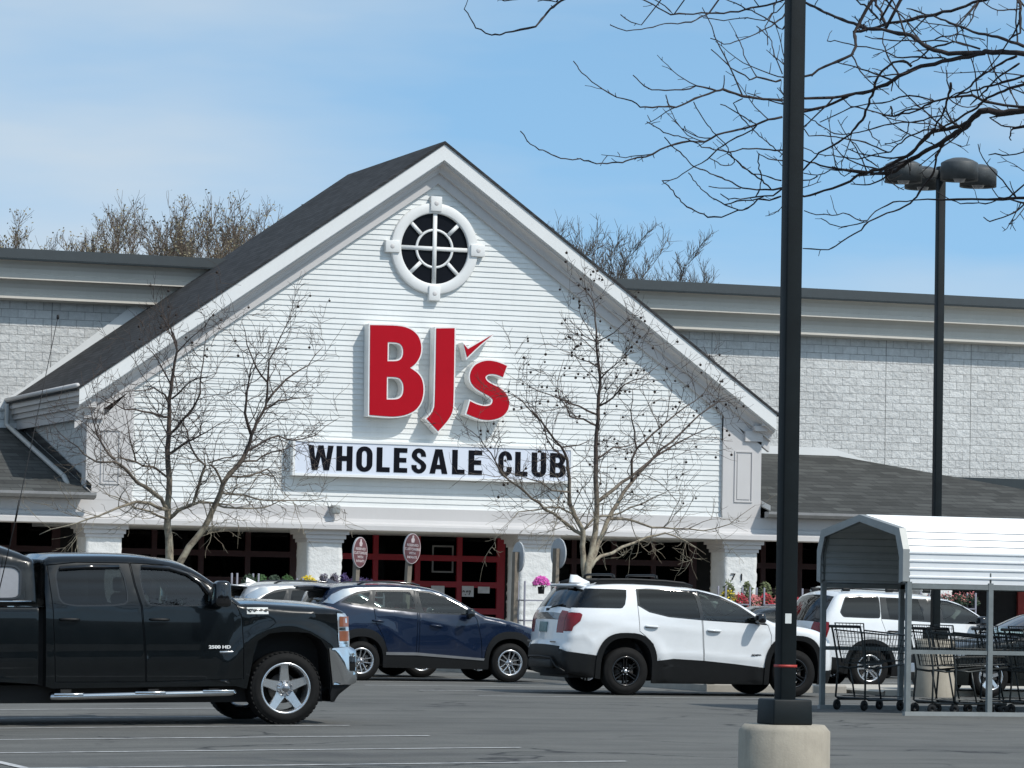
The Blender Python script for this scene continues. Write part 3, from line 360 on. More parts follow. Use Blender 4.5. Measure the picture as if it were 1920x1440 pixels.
FORE_LIMBS=[[(13.504,25.029,5.125,0.0215),(13.148,24.945,5.214,0.0203),(12.955,25.128,5.214,0.0194),(12.82,25.305,5.208,0.0185),(12.709,25.373,5.218,0.0175),(12.717,25.51,5.188,0.0165),(12.754,25.707,5.137,0.0156),(12.741,25.911,5.093,0.0147),(12.728,26.076,5.054,0.0137),(12.688,26.252,5.013,0.0127),(12.65,26.434,4.963,0.0117),(12.62,26.59,4.91,0.0107),(12.588,26.679,4.878,0.0097),(12.484,26.752,4.872,0.0086),(12.35,26.782,4.885,0.0076),(12.186,26.795,4.896,0.0065),(12.013,26.764,4.912,0.0054),(11.844,26.691,4.934,0.0043),(11.718,26.644,4.941,0.0033)],[(12.727,25.53,5.181,0.0108),(12.714,25.712,5.145,0.0105),(12.587,25.919,5.123,0.0102),(12.595,26.148,5.063,0.0098),(12.611,26.353,5.0,0.0095),(12.586,26.455,4.971,0.0091),(12.521,26.651,4.91,0.0088),(12.449,26.723,4.894,0.0084),(12.369,26.824,4.861,0.008),(12.345,26.907,4.819,0.0076),(12.237,27.019,4.766,0.0072),(12.13,27.088,4.728,0.0068),(12.042,27.127,4.702,0.0064),(11.898,27.09,4.735,0.006)],[(11.849,27.138,4.695,0.0051),(11.762,27.168,4.66,0.0049),(11.653,27.149,4.662,0.0047),(11.588,27.206,4.589,0.0045),(11.507,27.205,4.571,0.0043),(11.373,27.216,4.509,0.0041),(11.241,27.186,4.499,0.0039),(11.054,27.072,4.548,0.0037),(10.917,26.957,4.585,0.0035),(10.737,26.734,4.654,0.0033),(10.599,26.562,4.693,0.0031)],[(13.094,24.463,5.329,0.0161),(12.736,24.266,5.479,0.0153),(12.578,24.407,5.523,0.0147),(12.507,24.502,5.54,0.0141),(12.394,24.674,5.564,0.0136),(12.373,24.713,5.559,0.013),(12.228,24.946,5.571,0.0124),(12.158,25.052,5.608,0.0118),(12.117,25.134,5.653,0.0113),(12.085,25.28,5.744,0.0107),(12.011,25.445,5.785,0.0101),(11.971,25.557,5.821,0.0095),(11.888,25.686,5.838,0.0089),(11.836,25.885,5.913,0.0083),(11.8,26.032,5.969,0.0077),(11.759,26.239,6.053,0.0071),(11.72,26.434,6.136,0.0065),(11.676,26.593,6.204,0.0059)],[(12.396,24.679,5.551,0.0123),(12.29,24.868,5.537,0.0119),(12.207,25.006,5.522,0.0113),(12.083,25.205,5.485,0.0108),(12.012,25.332,5.441,0.0103),(11.969,25.452,5.388,0.0098),(11.846,25.621,5.336,0.0092),(11.754,25.687,5.32,0.0087),(11.604,25.757,5.3,0.0081),(11.446,25.788,5.289,0.0075),(11.293,25.785,5.293,0.007)],[(11.268,25.813,5.266,0.0072),(11.108,25.798,5.263,0.0069),(10.921,25.763,5.269,0.0065),(10.742,25.723,5.306,0.0061),(10.682,25.715,5.288,0.0057),(10.501,25.685,5.216,0.0053),(10.342,25.662,5.137,0.0049),(10.179,25.604,5.125,0.0046),(10.008,25.545,5.103,0.0042),(9.931,25.517,5.142,0.0038),(9.798,25.484,5.156,0.0034),(9.691,25.496,5.211,0.0031),(9.577,25.636,5.342,0.0027),(9.571,25.798,5.449,0.0024)],[(12.059,25.219,5.499,0.0075),(12.006,25.257,5.542,0.0073),(11.953,25.316,5.537,0.007),(11.9,25.395,5.478,0.0068),(11.887,25.493,5.397,0.0066),(11.924,25.614,5.321,0.0064),(11.962,25.781,5.25,0.0062),(12.012,25.973,5.182,0.006),(12.018,26.119,5.136,0.0057),(12.031,26.235,5.099,0.0055),(11.996,26.384,5.051,0.0053),(11.913,26.568,4.985,0.0051),(11.908,26.762,4.909,0.0049),(11.883,26.964,4.812,0.0046)],[(11.808,25.71,5.803,0.0095),(11.787,25.64,5.745,0.009),(11.765,25.578,5.679,0.0085),(11.719,25.554,5.608,0.008),(11.627,25.595,5.56,0.0076),(11.543,25.631,5.522,0.0071),(11.449,25.666,5.455,0.0066),(11.316,25.706,5.424,0.0062),(11.224,25.724,5.43,0.0057)],[(11.218,25.725,5.408,0.0054),(11.154,25.733,5.396,0.005),(11.026,25.746,5.42,0.0046),(10.968,25.743,5.394,0.0041),(10.934,25.755,5.428,0.0037),(10.835,25.793,5.48,0.0033),(10.792,25.875,5.558,0.0028),(10.752,25.989,5.642,0.0024)],[(11.76,25.699,5.312,0.0076),(11.646,25.848,5.248,0.0072),(11.507,25.923,5.211,0.0068),(11.395,25.966,5.181,0.0064)],[(11.346,25.987,5.164,0.0067),(11.238,26.003,5.14,0.0064),(11.145,26.055,5.095,0.0062),(10.972,26.076,5.043,0.0059),(10.847,26.074,5.008,0.0057),(10.776,26.132,4.957,0.0054),(10.62,26.057,4.944,0.0051),(10.429,26.029,4.889,0.0049),(10.269,26.075,4.805,0.0046),(10.121,26.032,4.77,0.0044),(10.068,26.04,4.746,0.0041),(9.815,25.916,4.71,0.0038),(9.622,25.749,4.72,0.0036),(9.475,25.676,4.704,0.0033),(9.322,25.559,4.713,0.0031),(9.14,25.408,4.746,0.0028),(9.05,25.336,4.776,0.0025),(8.977,25.272,4.832,0.0023)],[(12.804,24.7,6.09,0.0093),(12.547,24.989,6.004,0.0092),(12.49,25.079,5.994,0.0089),(12.401,25.144,5.951,0.0087),(12.283,25.276,5.915,0.0085),(12.157,25.434,5.891,0.0083),(12.027,25.59,5.876,0.0081),(11.898,25.662,5.83,0.0079),(11.808,25.731,5.815,0.0076)],[(12.606,25.067,6.075,0.0069),(12.531,25.038,6.01,0.006),(12.391,24.978,5.871,0.005),(12.306,24.967,5.781,0.0041),(12.266,24.904,5.669,0.0031)],[(12.682,24.736,6.013,0.0093),(12.641,24.595,5.925,0.0082),(12.573,24.461,5.792,0.0071),(12.54,24.395,5.672,0.006),(12.492,24.475,5.635,0.0049)],[(11.995,25.543,5.83,0.0089),(12.022,25.624,5.89,0.0079),(12.076,25.829,6.017,0.007),(12.116,26.027,6.124,0.0061),(12.151,26.172,6.205,0.0052)],[(12.006,25.676,5.905,0.0064),(12.034,25.961,6.051,0.0056),(12.028,26.129,6.123,0.0047),(12.034,26.278,6.193,0.0039)],[(12.561,24.375,5.572,0.0092),(12.443,24.575,5.663,0.0082),(12.353,24.798,5.724,0.0072),(12.306,25.009,5.805,0.0062),(12.27,25.247,5.891,0.0052),(12.228,25.5,5.971,0.0042),(12.204,25.621,6.005,0.0032)],[(12.369,24.706,5.585,0.0056),(12.254,24.92,5.661,0.005),(12.141,25.08,5.62,0.0044),(12.082,25.164,5.544,0.0038),(12.042,25.228,5.513,0.0031)],[(12.202,24.996,5.548,0.005),(12.049,25.201,5.569,0.0046),(11.972,25.293,5.572,0.0042),(11.901,25.401,5.637,0.0038),(11.775,25.568,5.678,0.0034),(11.663,25.746,5.741,0.003),(11.616,25.777,5.738,0.0025)],[(12.17,25.079,5.686,0.0044),(12.09,25.205,5.688,0.0039),(12.01,25.334,5.705,0.0035),(11.93,25.467,5.731,0.003),(11.853,25.608,5.768,0.0025)],[(12.233,24.959,5.664,0.0037),(12.17,25.079,5.686,0.0036),(12.211,25.038,5.711,0.0034),(12.298,24.889,5.714,0.0033),(12.39,24.668,5.645,0.0031)],[(12.798,25.142,5.245,0.0076),(12.655,25.184,5.269,0.0071),(12.538,25.156,5.305,0.0065),(12.415,25.318,5.298,0.0061),(12.353,25.443,5.281,0.0056),(12.311,25.671,5.231,0.0051),(12.218,25.821,5.205,0.0046),(12.133,25.838,5.211,0.0041),(11.978,25.815,5.237,0.0036),(11.831,25.806,5.255,0.0031),(11.722,25.726,5.304,0.0025)],[(12.721,24.523,5.403,0.0074),(12.684,24.608,5.393,0.0066),(12.596,24.869,5.356,0.0059),(12.503,25.087,5.331,0.0052),(12.415,25.318,5.298,0.0044)],[(12.753,24.585,5.376,0.0087),(12.743,24.72,5.347,0.0082),(12.689,24.852,5.332,0.0077),(12.64,25.115,5.288,0.0072),(12.662,25.32,5.239,0.0067),(12.641,25.565,5.192,0.0062),(12.616,25.828,5.139,0.0057),(12.571,26.055,5.092,0.0052)],[(12.361,25.437,5.281,0.0051),(12.23,25.443,5.311,0.0047),(12.111,25.535,5.31,0.0043),(12.074,25.628,5.286,0.004),(11.939,25.732,5.271,0.0036),(11.838,25.822,5.247,0.0033),(11.774,25.947,5.202,0.0029),(11.696,26.069,5.155,0.0026)],[(12.335,25.117,5.379,0.0075),(12.415,25.318,5.298,0.0066),(12.497,25.567,5.221,0.0057),(12.551,25.801,5.157,0.0048),(12.624,25.992,5.098,0.0039)],[(12.551,24.471,5.512,0.0068),(12.517,24.56,5.494,0.006),(12.466,24.813,5.423,0.0053),(12.461,25.104,5.34,0.0045),(12.42,25.288,5.304,0.0038)],[(12.592,24.509,5.465,0.0055),(12.557,24.792,5.39,0.005),(12.589,25.135,5.296,0.0044),(12.599,25.318,5.254,0.0038)],[(12.729,25.973,5.08,0.0071),(12.755,26.129,5.032,0.0069),(12.781,26.269,4.982,0.0067),(12.826,26.369,4.927,0.0064),(12.855,26.482,4.854,0.0062),(12.831,26.606,4.768,0.0059),(12.807,26.663,4.694,0.0057),(12.772,26.7,4.647,0.0054),(12.705,26.76,4.601,0.0052),(12.631,26.829,4.574,0.0049),(12.507,26.903,4.506,0.0046),(12.438,26.889,4.433,0.0044),(12.329,26.905,4.37,0.0041),(12.215,26.885,4.295,0.0038),(12.151,26.882,4.262,0.0036),(11.99,27.019,4.275,0.0033)],[(12.786,26.687,4.671,0.004),(12.676,26.813,4.663,0.0038),(12.602,26.881,4.616,0.0037),(12.544,26.915,4.568,0.0035),(12.503,26.918,4.517,0.0034),(12.465,26.95,4.513,0.0032),(12.358,27.068,4.582,0.0031),(12.282,27.11,4.562,0.003),(12.168,27.165,4.566,0.0028),(12.073,27.192,4.597,0.0027)],[(12.5,26.911,4.506,0.0033),(12.435,26.954,4.487,0.003),(12.32,27.028,4.463,0.0027),(12.254,27.095,4.49,0.0023),(12.202,27.145,4.536,0.002)],[(13.374,25.763,4.791,0.0045),(13.326,25.834,4.739,0.0043),(13.242,25.913,4.646,0.0041),(13.199,25.996,4.647,0.0038),(13.151,26.044,4.611,0.0036),(13.072,26.204,4.617,0.0033),(13.017,26.306,4.619,0.0031),(12.958,26.448,4.682,0.0029),(12.909,26.523,4.735,0.0026)],[(13.196,26.01,4.653,0.0033),(13.189,26.06,4.696,0.0026),(13.182,26.088,4.727,0.002)],[(13.341,25.697,4.631,0.0052),(13.275,25.729,4.574,0.0048),(13.208,25.741,4.514,0.0044),(13.134,25.801,4.473,0.004),(13.061,25.884,4.444,0.0036),(13.062,25.991,4.487,0.0032)],[(12.818,25.423,5.184,0.0038),(12.902,25.465,5.156,0.0041),(12.974,25.485,5.135,0.0043),(13.048,25.445,5.126,0.0046),(13.083,25.372,5.133,0.0048),(13.163,25.287,5.133,0.0051)],[(13.043,25.477,5.119,0.0045),(13.067,25.562,5.093,0.0038),(13.086,25.62,5.072,0.0032),(13.118,25.651,5.054,0.0026)],[(13.297,25.641,4.983,0.0045),(13.257,25.706,4.978,0.0041),(13.193,25.826,4.963,0.0037),(13.081,25.958,4.971,0.0032)],[(12.583,25.868,5.136,0.0051),(12.515,25.941,5.13,0.0048),(12.461,26.154,5.084,0.0045),(12.462,26.416,5.008,0.0042),(12.366,26.503,4.992,0.0039),(12.273,26.62,4.961,0.0036),(12.104,26.617,4.97,0.0033),(11.935,26.593,4.977,0.0029),(11.723,26.469,5.008,0.0026)],[(12.449,26.434,5.004,0.0046),(12.202,26.335,5.06,0.0042),(12.004,26.312,5.075,0.0038),(11.812,26.278,5.083,0.0034),(11.703,26.288,5.073,0.003),(11.608,26.169,5.111,0.0026)],[(12.519,25.612,5.206,0.0045),(12.406,25.824,5.177,0.0042),(12.261,25.954,5.164,0.0039),(12.134,26.123,5.128,0.0037),(12.024,26.22,5.104,0.0034),(11.898,26.24,5.098,0.0031),(11.705,26.112,5.139,0.0028),(11.513,25.958,5.194,0.0025)],[(12.463,26.663,4.918,0.0033),(12.32,26.584,4.969,0.0028),(12.184,26.43,5.031,0.0024),(12.081,26.343,5.063,0.0019)],[(12.669,25.831,5.127,0.0039),(12.497,25.819,5.163,0.0035),(12.375,25.868,5.171,0.0032),(12.249,25.886,5.184,0.0029),(12.119,25.851,5.209,0.0026)],[(12.122,26.77,4.909,0.0026),(12.193,26.811,4.889,0.0025),(12.275,26.872,4.851,0.0023),(12.302,26.816,4.876,0.0021),(12.285,26.769,4.899,0.002)],[(12.399,26.796,4.87,0.0046),(12.231,26.802,4.89,0.0041),(12.131,26.814,4.89,0.0036),(12.054,26.9,4.851,0.0031),(11.93,26.882,4.857,0.0026)],[(12.061,26.915,4.843,0.004),(12.021,26.965,4.817,0.0035),(11.913,26.984,4.803,0.0031),(11.846,26.975,4.803,0.0026)],[(12.359,25.878,5.171,0.0039),(12.42,26.024,5.125,0.0035),(12.446,26.187,5.078,0.0032),(12.398,26.284,5.057,0.0029),(12.355,26.303,5.056,0.0026)],[(12.077,25.981,5.175,0.0032),(12.134,26.123,5.128,0.0028),(12.246,26.251,5.082,0.0024),(12.32,26.318,5.056,0.002)],[(12.117,25.696,5.257,0.0057),(12.204,25.835,5.203,0.0053),(12.271,25.653,5.243,0.0049),(12.369,25.538,5.254,0.0044)],[(10.235,26.837,6.223,0.0074),(9.952,26.739,6.126,0.007),(9.836,26.69,6.071,0.0066),(9.734,26.632,6.009,0.0063),(9.592,26.504,5.889,0.0059),(9.474,26.372,5.781,0.0055),(9.345,26.348,5.746,0.0052),(9.22,26.331,5.713,0.0048),(9.164,26.308,5.687,0.0045),(9.108,26.328,5.685,0.0041),(9.027,26.467,5.752,0.0038),(9.022,26.61,5.863,0.0035),(9.002,26.673,5.924,0.0031)],[(9.736,26.65,6.028,0.0042),(9.661,26.657,6.035,0.0034),(9.585,26.649,6.023,0.0026)],[(9.454,26.667,6.04,0.0042),(9.386,26.659,6.021,0.0039),(9.337,26.658,6.011,0.0036),(9.299,26.664,6.015,0.0034),(9.264,26.682,6.044,0.0031)],[(11.727,26.66,6.258,0.006),(11.56,26.562,6.15,0.0056),(11.196,26.521,6.037,0.0052),(10.959,26.546,6.013,0.0047),(10.641,26.547,5.979,0.0043),(10.551,26.695,6.074,0.004),(10.434,26.772,6.134,0.0036)],[(10.959,26.546,6.013,0.004),(10.762,26.42,5.912,0.0036),(10.538,26.407,5.883,0.0031),(10.307,26.312,5.809,0.0026),(10.177,26.286,5.785,0.0022),(10.079,26.377,5.836,0.0018)],[(10.335,26.384,5.855,0.0028),(10.267,26.428,5.879,0.0023),(10.223,26.536,5.948,0.0018)],[(11.469,26.292,5.978,0.0043),(11.331,26.198,5.887,0.0038),(11.181,26.133,5.811,0.0033),(11.038,26.082,5.749,0.0028),(10.879,26.048,5.699,0.0023),(10.81,26.147,5.753,0.0019)],[(11.55,26.48,6.103,0.0038),(11.328,26.309,5.948,0.0033),(11.222,26.406,5.977,0.0028),(11.025,26.407,5.94,0.0024),(10.884,26.482,5.964,0.0019)],[(11.393,26.114,5.857,0.0047),(11.348,26.355,5.979,0.0041),(11.256,26.608,6.1,0.0036),(11.166,26.752,6.173,0.003)],[(10.665,26.546,5.98,0.0035),(10.643,26.678,6.067,0.003),(10.561,26.785,6.145,0.0024)],[(11.569,26.642,6.197,0.0042),(11.449,26.419,6.041,0.0034),(11.29,26.217,5.887,0.0026),(11.208,25.966,5.711,0.0019)],[(11.026,25.746,5.42,0.003),(10.995,25.79,5.499,0.0027),(10.979,25.867,5.579,0.0024),(11.015,26.047,5.721,0.0021),(11.024,26.162,5.796,0.0018)],[(11.227,25.726,5.453,0.0036),(11.205,25.836,5.608,0.0033),(11.251,25.989,5.738,0.003),(11.246,26.139,5.83,0.0027),(11.233,26.246,5.889,0.0025)],[(11.166,26.06,5.097,0.0043),(11.152,26.115,5.067,0.004),(11.006,26.223,4.98,0.0037),(10.95,26.296,4.931,0.0035),(10.919,26.428,4.862,0.0032),(10.838,26.488,4.81,0.003),(10.739,26.597,4.725,0.0027),(10.601,26.566,4.692,0.0025)],[(11.62,26.513,4.98,0.005),(11.562,26.495,4.979,0.0047),(11.396,26.451,4.97,0.0044),(11.191,26.384,4.955,0.0041),(11.079,26.395,4.922,0.0038),(10.814,26.224,4.924,0.0035),(10.617,26.048,4.947,0.0032),(10.473,25.93,4.961,0.0029),(10.305,25.817,4.964,0.0027),(10.103,25.643,5.011,0.0024)],[(11.204,26.573,4.876,0.0031),(11.111,26.423,4.918,0.0029),(10.949,26.201,4.975,0.0026),(10.835,26.07,5.007,0.0024),(10.704,25.918,5.053,0.0022),(10.573,25.766,5.124,0.002),(10.495,25.692,5.19,0.0018)],[(11.608,26.575,4.954,0.0031),(11.461,26.422,4.993,0.0031),(11.305,26.265,5.03,0.0031),(11.091,26.041,5.091,0.003),(10.93,25.869,5.159,0.003),(10.855,25.786,5.215,0.003),(10.926,25.774,5.253,0.003)],[(10.682,25.714,5.292,0.0048),(10.51,25.69,5.313,0.0044),(10.395,25.658,5.271,0.004),(10.239,25.62,5.252,0.0036),(10.116,25.592,5.245,0.0032),(10.03,25.611,5.299,0.0028),(9.992,25.659,5.355,0.0024)],[(11.159,26.044,5.104,0.0036),(10.961,25.897,5.146,0.003),(10.827,25.808,5.181,0.0024),(10.743,25.767,5.197,0.0018)],[(10.342,25.884,4.937,0.0024),(10.548,26.135,4.879,0.0028),(10.829,26.488,4.807,0.0032),(11.087,26.711,4.781,0.0036),(11.277,26.857,4.76,0.0041),(11.458,27.002,4.725,0.0045),(11.6,27.052,4.724,0.0049),(11.749,27.072,4.734,0.0053),(11.862,27.055,4.757,0.0057)],[(11.078,26.415,4.913,0.0037),(11.281,26.637,4.866,0.004),(11.459,26.82,4.822,0.0044),(11.627,26.977,4.773,0.0047),(11.722,27.057,4.74,0.0051)],[(10.82,26.57,4.765,0.0025),(11.048,26.872,4.685,0.003),(11.215,27.035,4.636,0.0035),(11.37,27.141,4.599,0.0039),(11.506,27.201,4.575,0.0044)],[(11.275,27.013,4.67,0.0025),(11.379,27.095,4.642,0.0031),(11.49,27.121,4.65,0.0038),(11.633,27.126,4.677,0.0044),(11.775,27.13,4.694,0.0051),(11.827,27.066,4.747,0.0057)],[(11.368,27.136,4.603,0.0038),(11.465,27.131,4.636,0.0038),(11.604,27.151,4.65,0.0038),(11.696,27.134,4.681,0.0038)],[(11.116,26.871,4.707,0.0025),(11.231,26.934,4.706,0.0028),(11.439,27.004,4.719,0.0031)],[(11.384,26.514,4.941,0.0037),(11.433,26.648,4.894,0.0037),(11.555,26.859,4.822,0.0038),(11.626,27.044,4.734,0.0038),(11.622,27.124,4.676,0.0038)],[(11.663,26.678,4.92,0.0044),(11.511,26.623,4.919,0.0034),(11.388,26.524,4.938,0.0025)],[(10.937,26.424,4.869,0.0018),(11.088,26.575,4.844,0.0021),(11.174,26.616,4.849,0.0023),(11.207,26.578,4.874,0.0025)],[(11.773,26.968,4.799,0.0038),(11.606,26.885,4.818,0.0036),(11.462,26.829,4.819,0.0033),(11.289,26.656,4.86,0.0031)]]
LETTERS={'B':[[(24.961,7.571),(25.268,7.58),(25.623,7.584),(25.822,7.555),(26.001,7.476),(26.123,7.348),(26.178,7.181),(26.182,7.011),(26.134,6.858),(26.038,6.722),(25.921,6.642),(26.081,6.554),(26.203,6.426),(26.254,6.239),(26.251,6.031),(26.195,5.841),(26.08,5.693),(25.904,5.597),(25.707,5.541),(25.471,5.522),(24.987,5.546)],[(25.383,7.205),(25.612,7.206),(25.704,7.161),(25.753,7.069),(25.756,6.937),(25.711,6.833),(25.621,6.781),(25.385,6.771)],[(25.38,6.421),(25.629,6.423),(25.721,6.37),(25.779,6.259),(25.782,6.09),(25.737,5.983),(25.64,5.915),(25.384,5.906)]],'J':[[(26.528,7.562),(26.966,7.585),(26.979,5.831),(26.943,5.64),(26.839,5.467),(26.625,5.233),(26.342,5.506),(26.439,5.604),(26.508,5.72),(26.533,5.853)]],'check':[[(27.193,7.234),(27.295,7.124),(27.906,7.491),(27.601,7.25),(27.279,6.934)]],'s':[[(28.243,6.778),(28.151,6.519),(28.017,6.571),(27.876,6.585),(27.776,6.562),(27.725,6.503),(27.751,6.428),(27.861,6.356),(28.084,6.269),(28.227,6.16),(28.311,6.011),(28.314,5.84),(28.237,5.685),(28.098,5.586),(27.898,5.529),(27.697,5.526),(27.496,5.576),(27.294,5.653),(27.376,5.94),(27.51,5.88),(27.691,5.837),(27.831,5.85),(27.91,5.91),(27.921,5.997),(27.847,6.071),(27.644,6.158),(27.462,6.265),(27.367,6.394),(27.355,6.565),(27.432,6.738),(27.59,6.84),(27.79,6.889),(28.032,6.857)]]}
# ------------------------------------------------------------------ vehicles
def catmull(P, step=.05):
    """P: (x,z,label,crown,r,sharp) -> resampled list of (x,z,label,crown,r)"""
    out = []
    n = len(P)
    for i in range(n-1):
        a, b = P[i], P[i+1]
        p1 = np.array(a[:2], float); p2 = np.array(b[:2], float); L = np.linalg.norm(p2-p1)
        sa = len(a) > 5 and a[5]; sb = len(b) > 5 and b[5]
        p0 = np.array(P[i-1][:2], float) if i > 0 and not sa else p1-(p2-p1)
        p3 = np.array(P[i+2][:2], float) if i+2 < n and not sb else p2+(p2-p1)
        t1 = (p2-p0); t1 = t1/np.linalg.norm(t1)*L; t2 = (p3-p1); t2 = t2/np.linalg.norm(t2)*L
        k = max(1, int(round(L/step)))
        for j in range(k):
            s = j/k; h = s*s*(3-2*s)
            p = (2*s**3-3*s**2+1)*p1 + (s**3-2*s**2+s)*t1 + (-2*s**3+3*s**2)*p2 + (s**3-s**2)*t2
            out.append((p[0], p[1], a[2], a[3]+(b[3]-a[3])*s, a[4]+(b[4]-a[4])*s))
    e = P[-1]; out.append((e[0], e[1], P[-2][2], e[3], e[4]))
    return out
def chaikin(p, it=1, closed=True, q=.25):
    for _ in range(it):
        o = []; n = len(p)
        for i in range(n if closed else n-1):
            a, b = p[i], p[(i+1) % n]
            o += [(a[0]+(b[0]-a[0])*q, a[1]+(b[1]-a[1])*q), (a[0]+(b[0]-a[0])*(1-q), a[1]+(b[1]-a[1])*(1-q))]
        if not closed: o = [p[0]]+o+[p[-1]]
        p = o
    return p
def rnd(p, q=.12): return chaikin(chaikin(p, 1, True, q), 1, True, .25)
def area(p): return sum(p[i][0]*p[(i+1) % len(p)][1]-p[(i+1) % len(p)][0]*p[i][1] for i in range(len(p)))/2
def offset_poly(p, d):
    """positive d grows the polygon"""
    if area(p) < 0: p = p[::-1]
    n = len(p); o = []
    for i in range(n):
        a, b, c = Vector(p[i-1][:2]), Vector(p[i][:2]), Vector(p[(i+1) % n][:2])
        e1 = (b-a); e2 = (c-b)
        if e1.length < 1e-7 or e2.length < 1e-7: o.append(tuple(b)); continue
        n1 = Vector((e1.y, -e1.x)).normalized(); n2 = Vector((e2.y, -e2.x)).normalized()
        m = n1+n2
        m = n1 if m.length < .2 else m/(max(.35, m.dot(n1)))
        o.append((b.x+m.x*d, b.y+m.y*d))
    return o
def inpoly(P, pts):
    x, z = pts[:,0], pts[:,1]; r = np.zeros(len(pts), bool); n = len(P)
    for i in range(n):
        x1, z1 = P[i]; x2, z2 = P[(i+1) % n]
        if z1 == z2: continue
        c = ((z1 > z) != (z2 > z)) & (x < (x2-x1)*(z-z1)/(z2-z1)+x1)
        r ^= c
    return r
def dist_poly(P, pts, closed=False):
    """distance from pts to polyline P and index of the nearest segment"""
    best = np.full(len(pts), 1e9); idx = np.zeros(len(pts), int); n = len(P)
    for i in range(n if closed else n-1):
        a = np.array(P[i][:2], float); b = np.array(P[(i+1) % n][:2], float); ab = b-a; l2 = ab@ab
        if l2 < 1e-12: continue
        t = np.clip(((pts-a)@ab)/l2, 0, 1); d = np.hypot(*(pts-a-t[:,None]*ab).T)
        m = d < best; best[m] = d[m]; idx[m] = i
    return best, idx

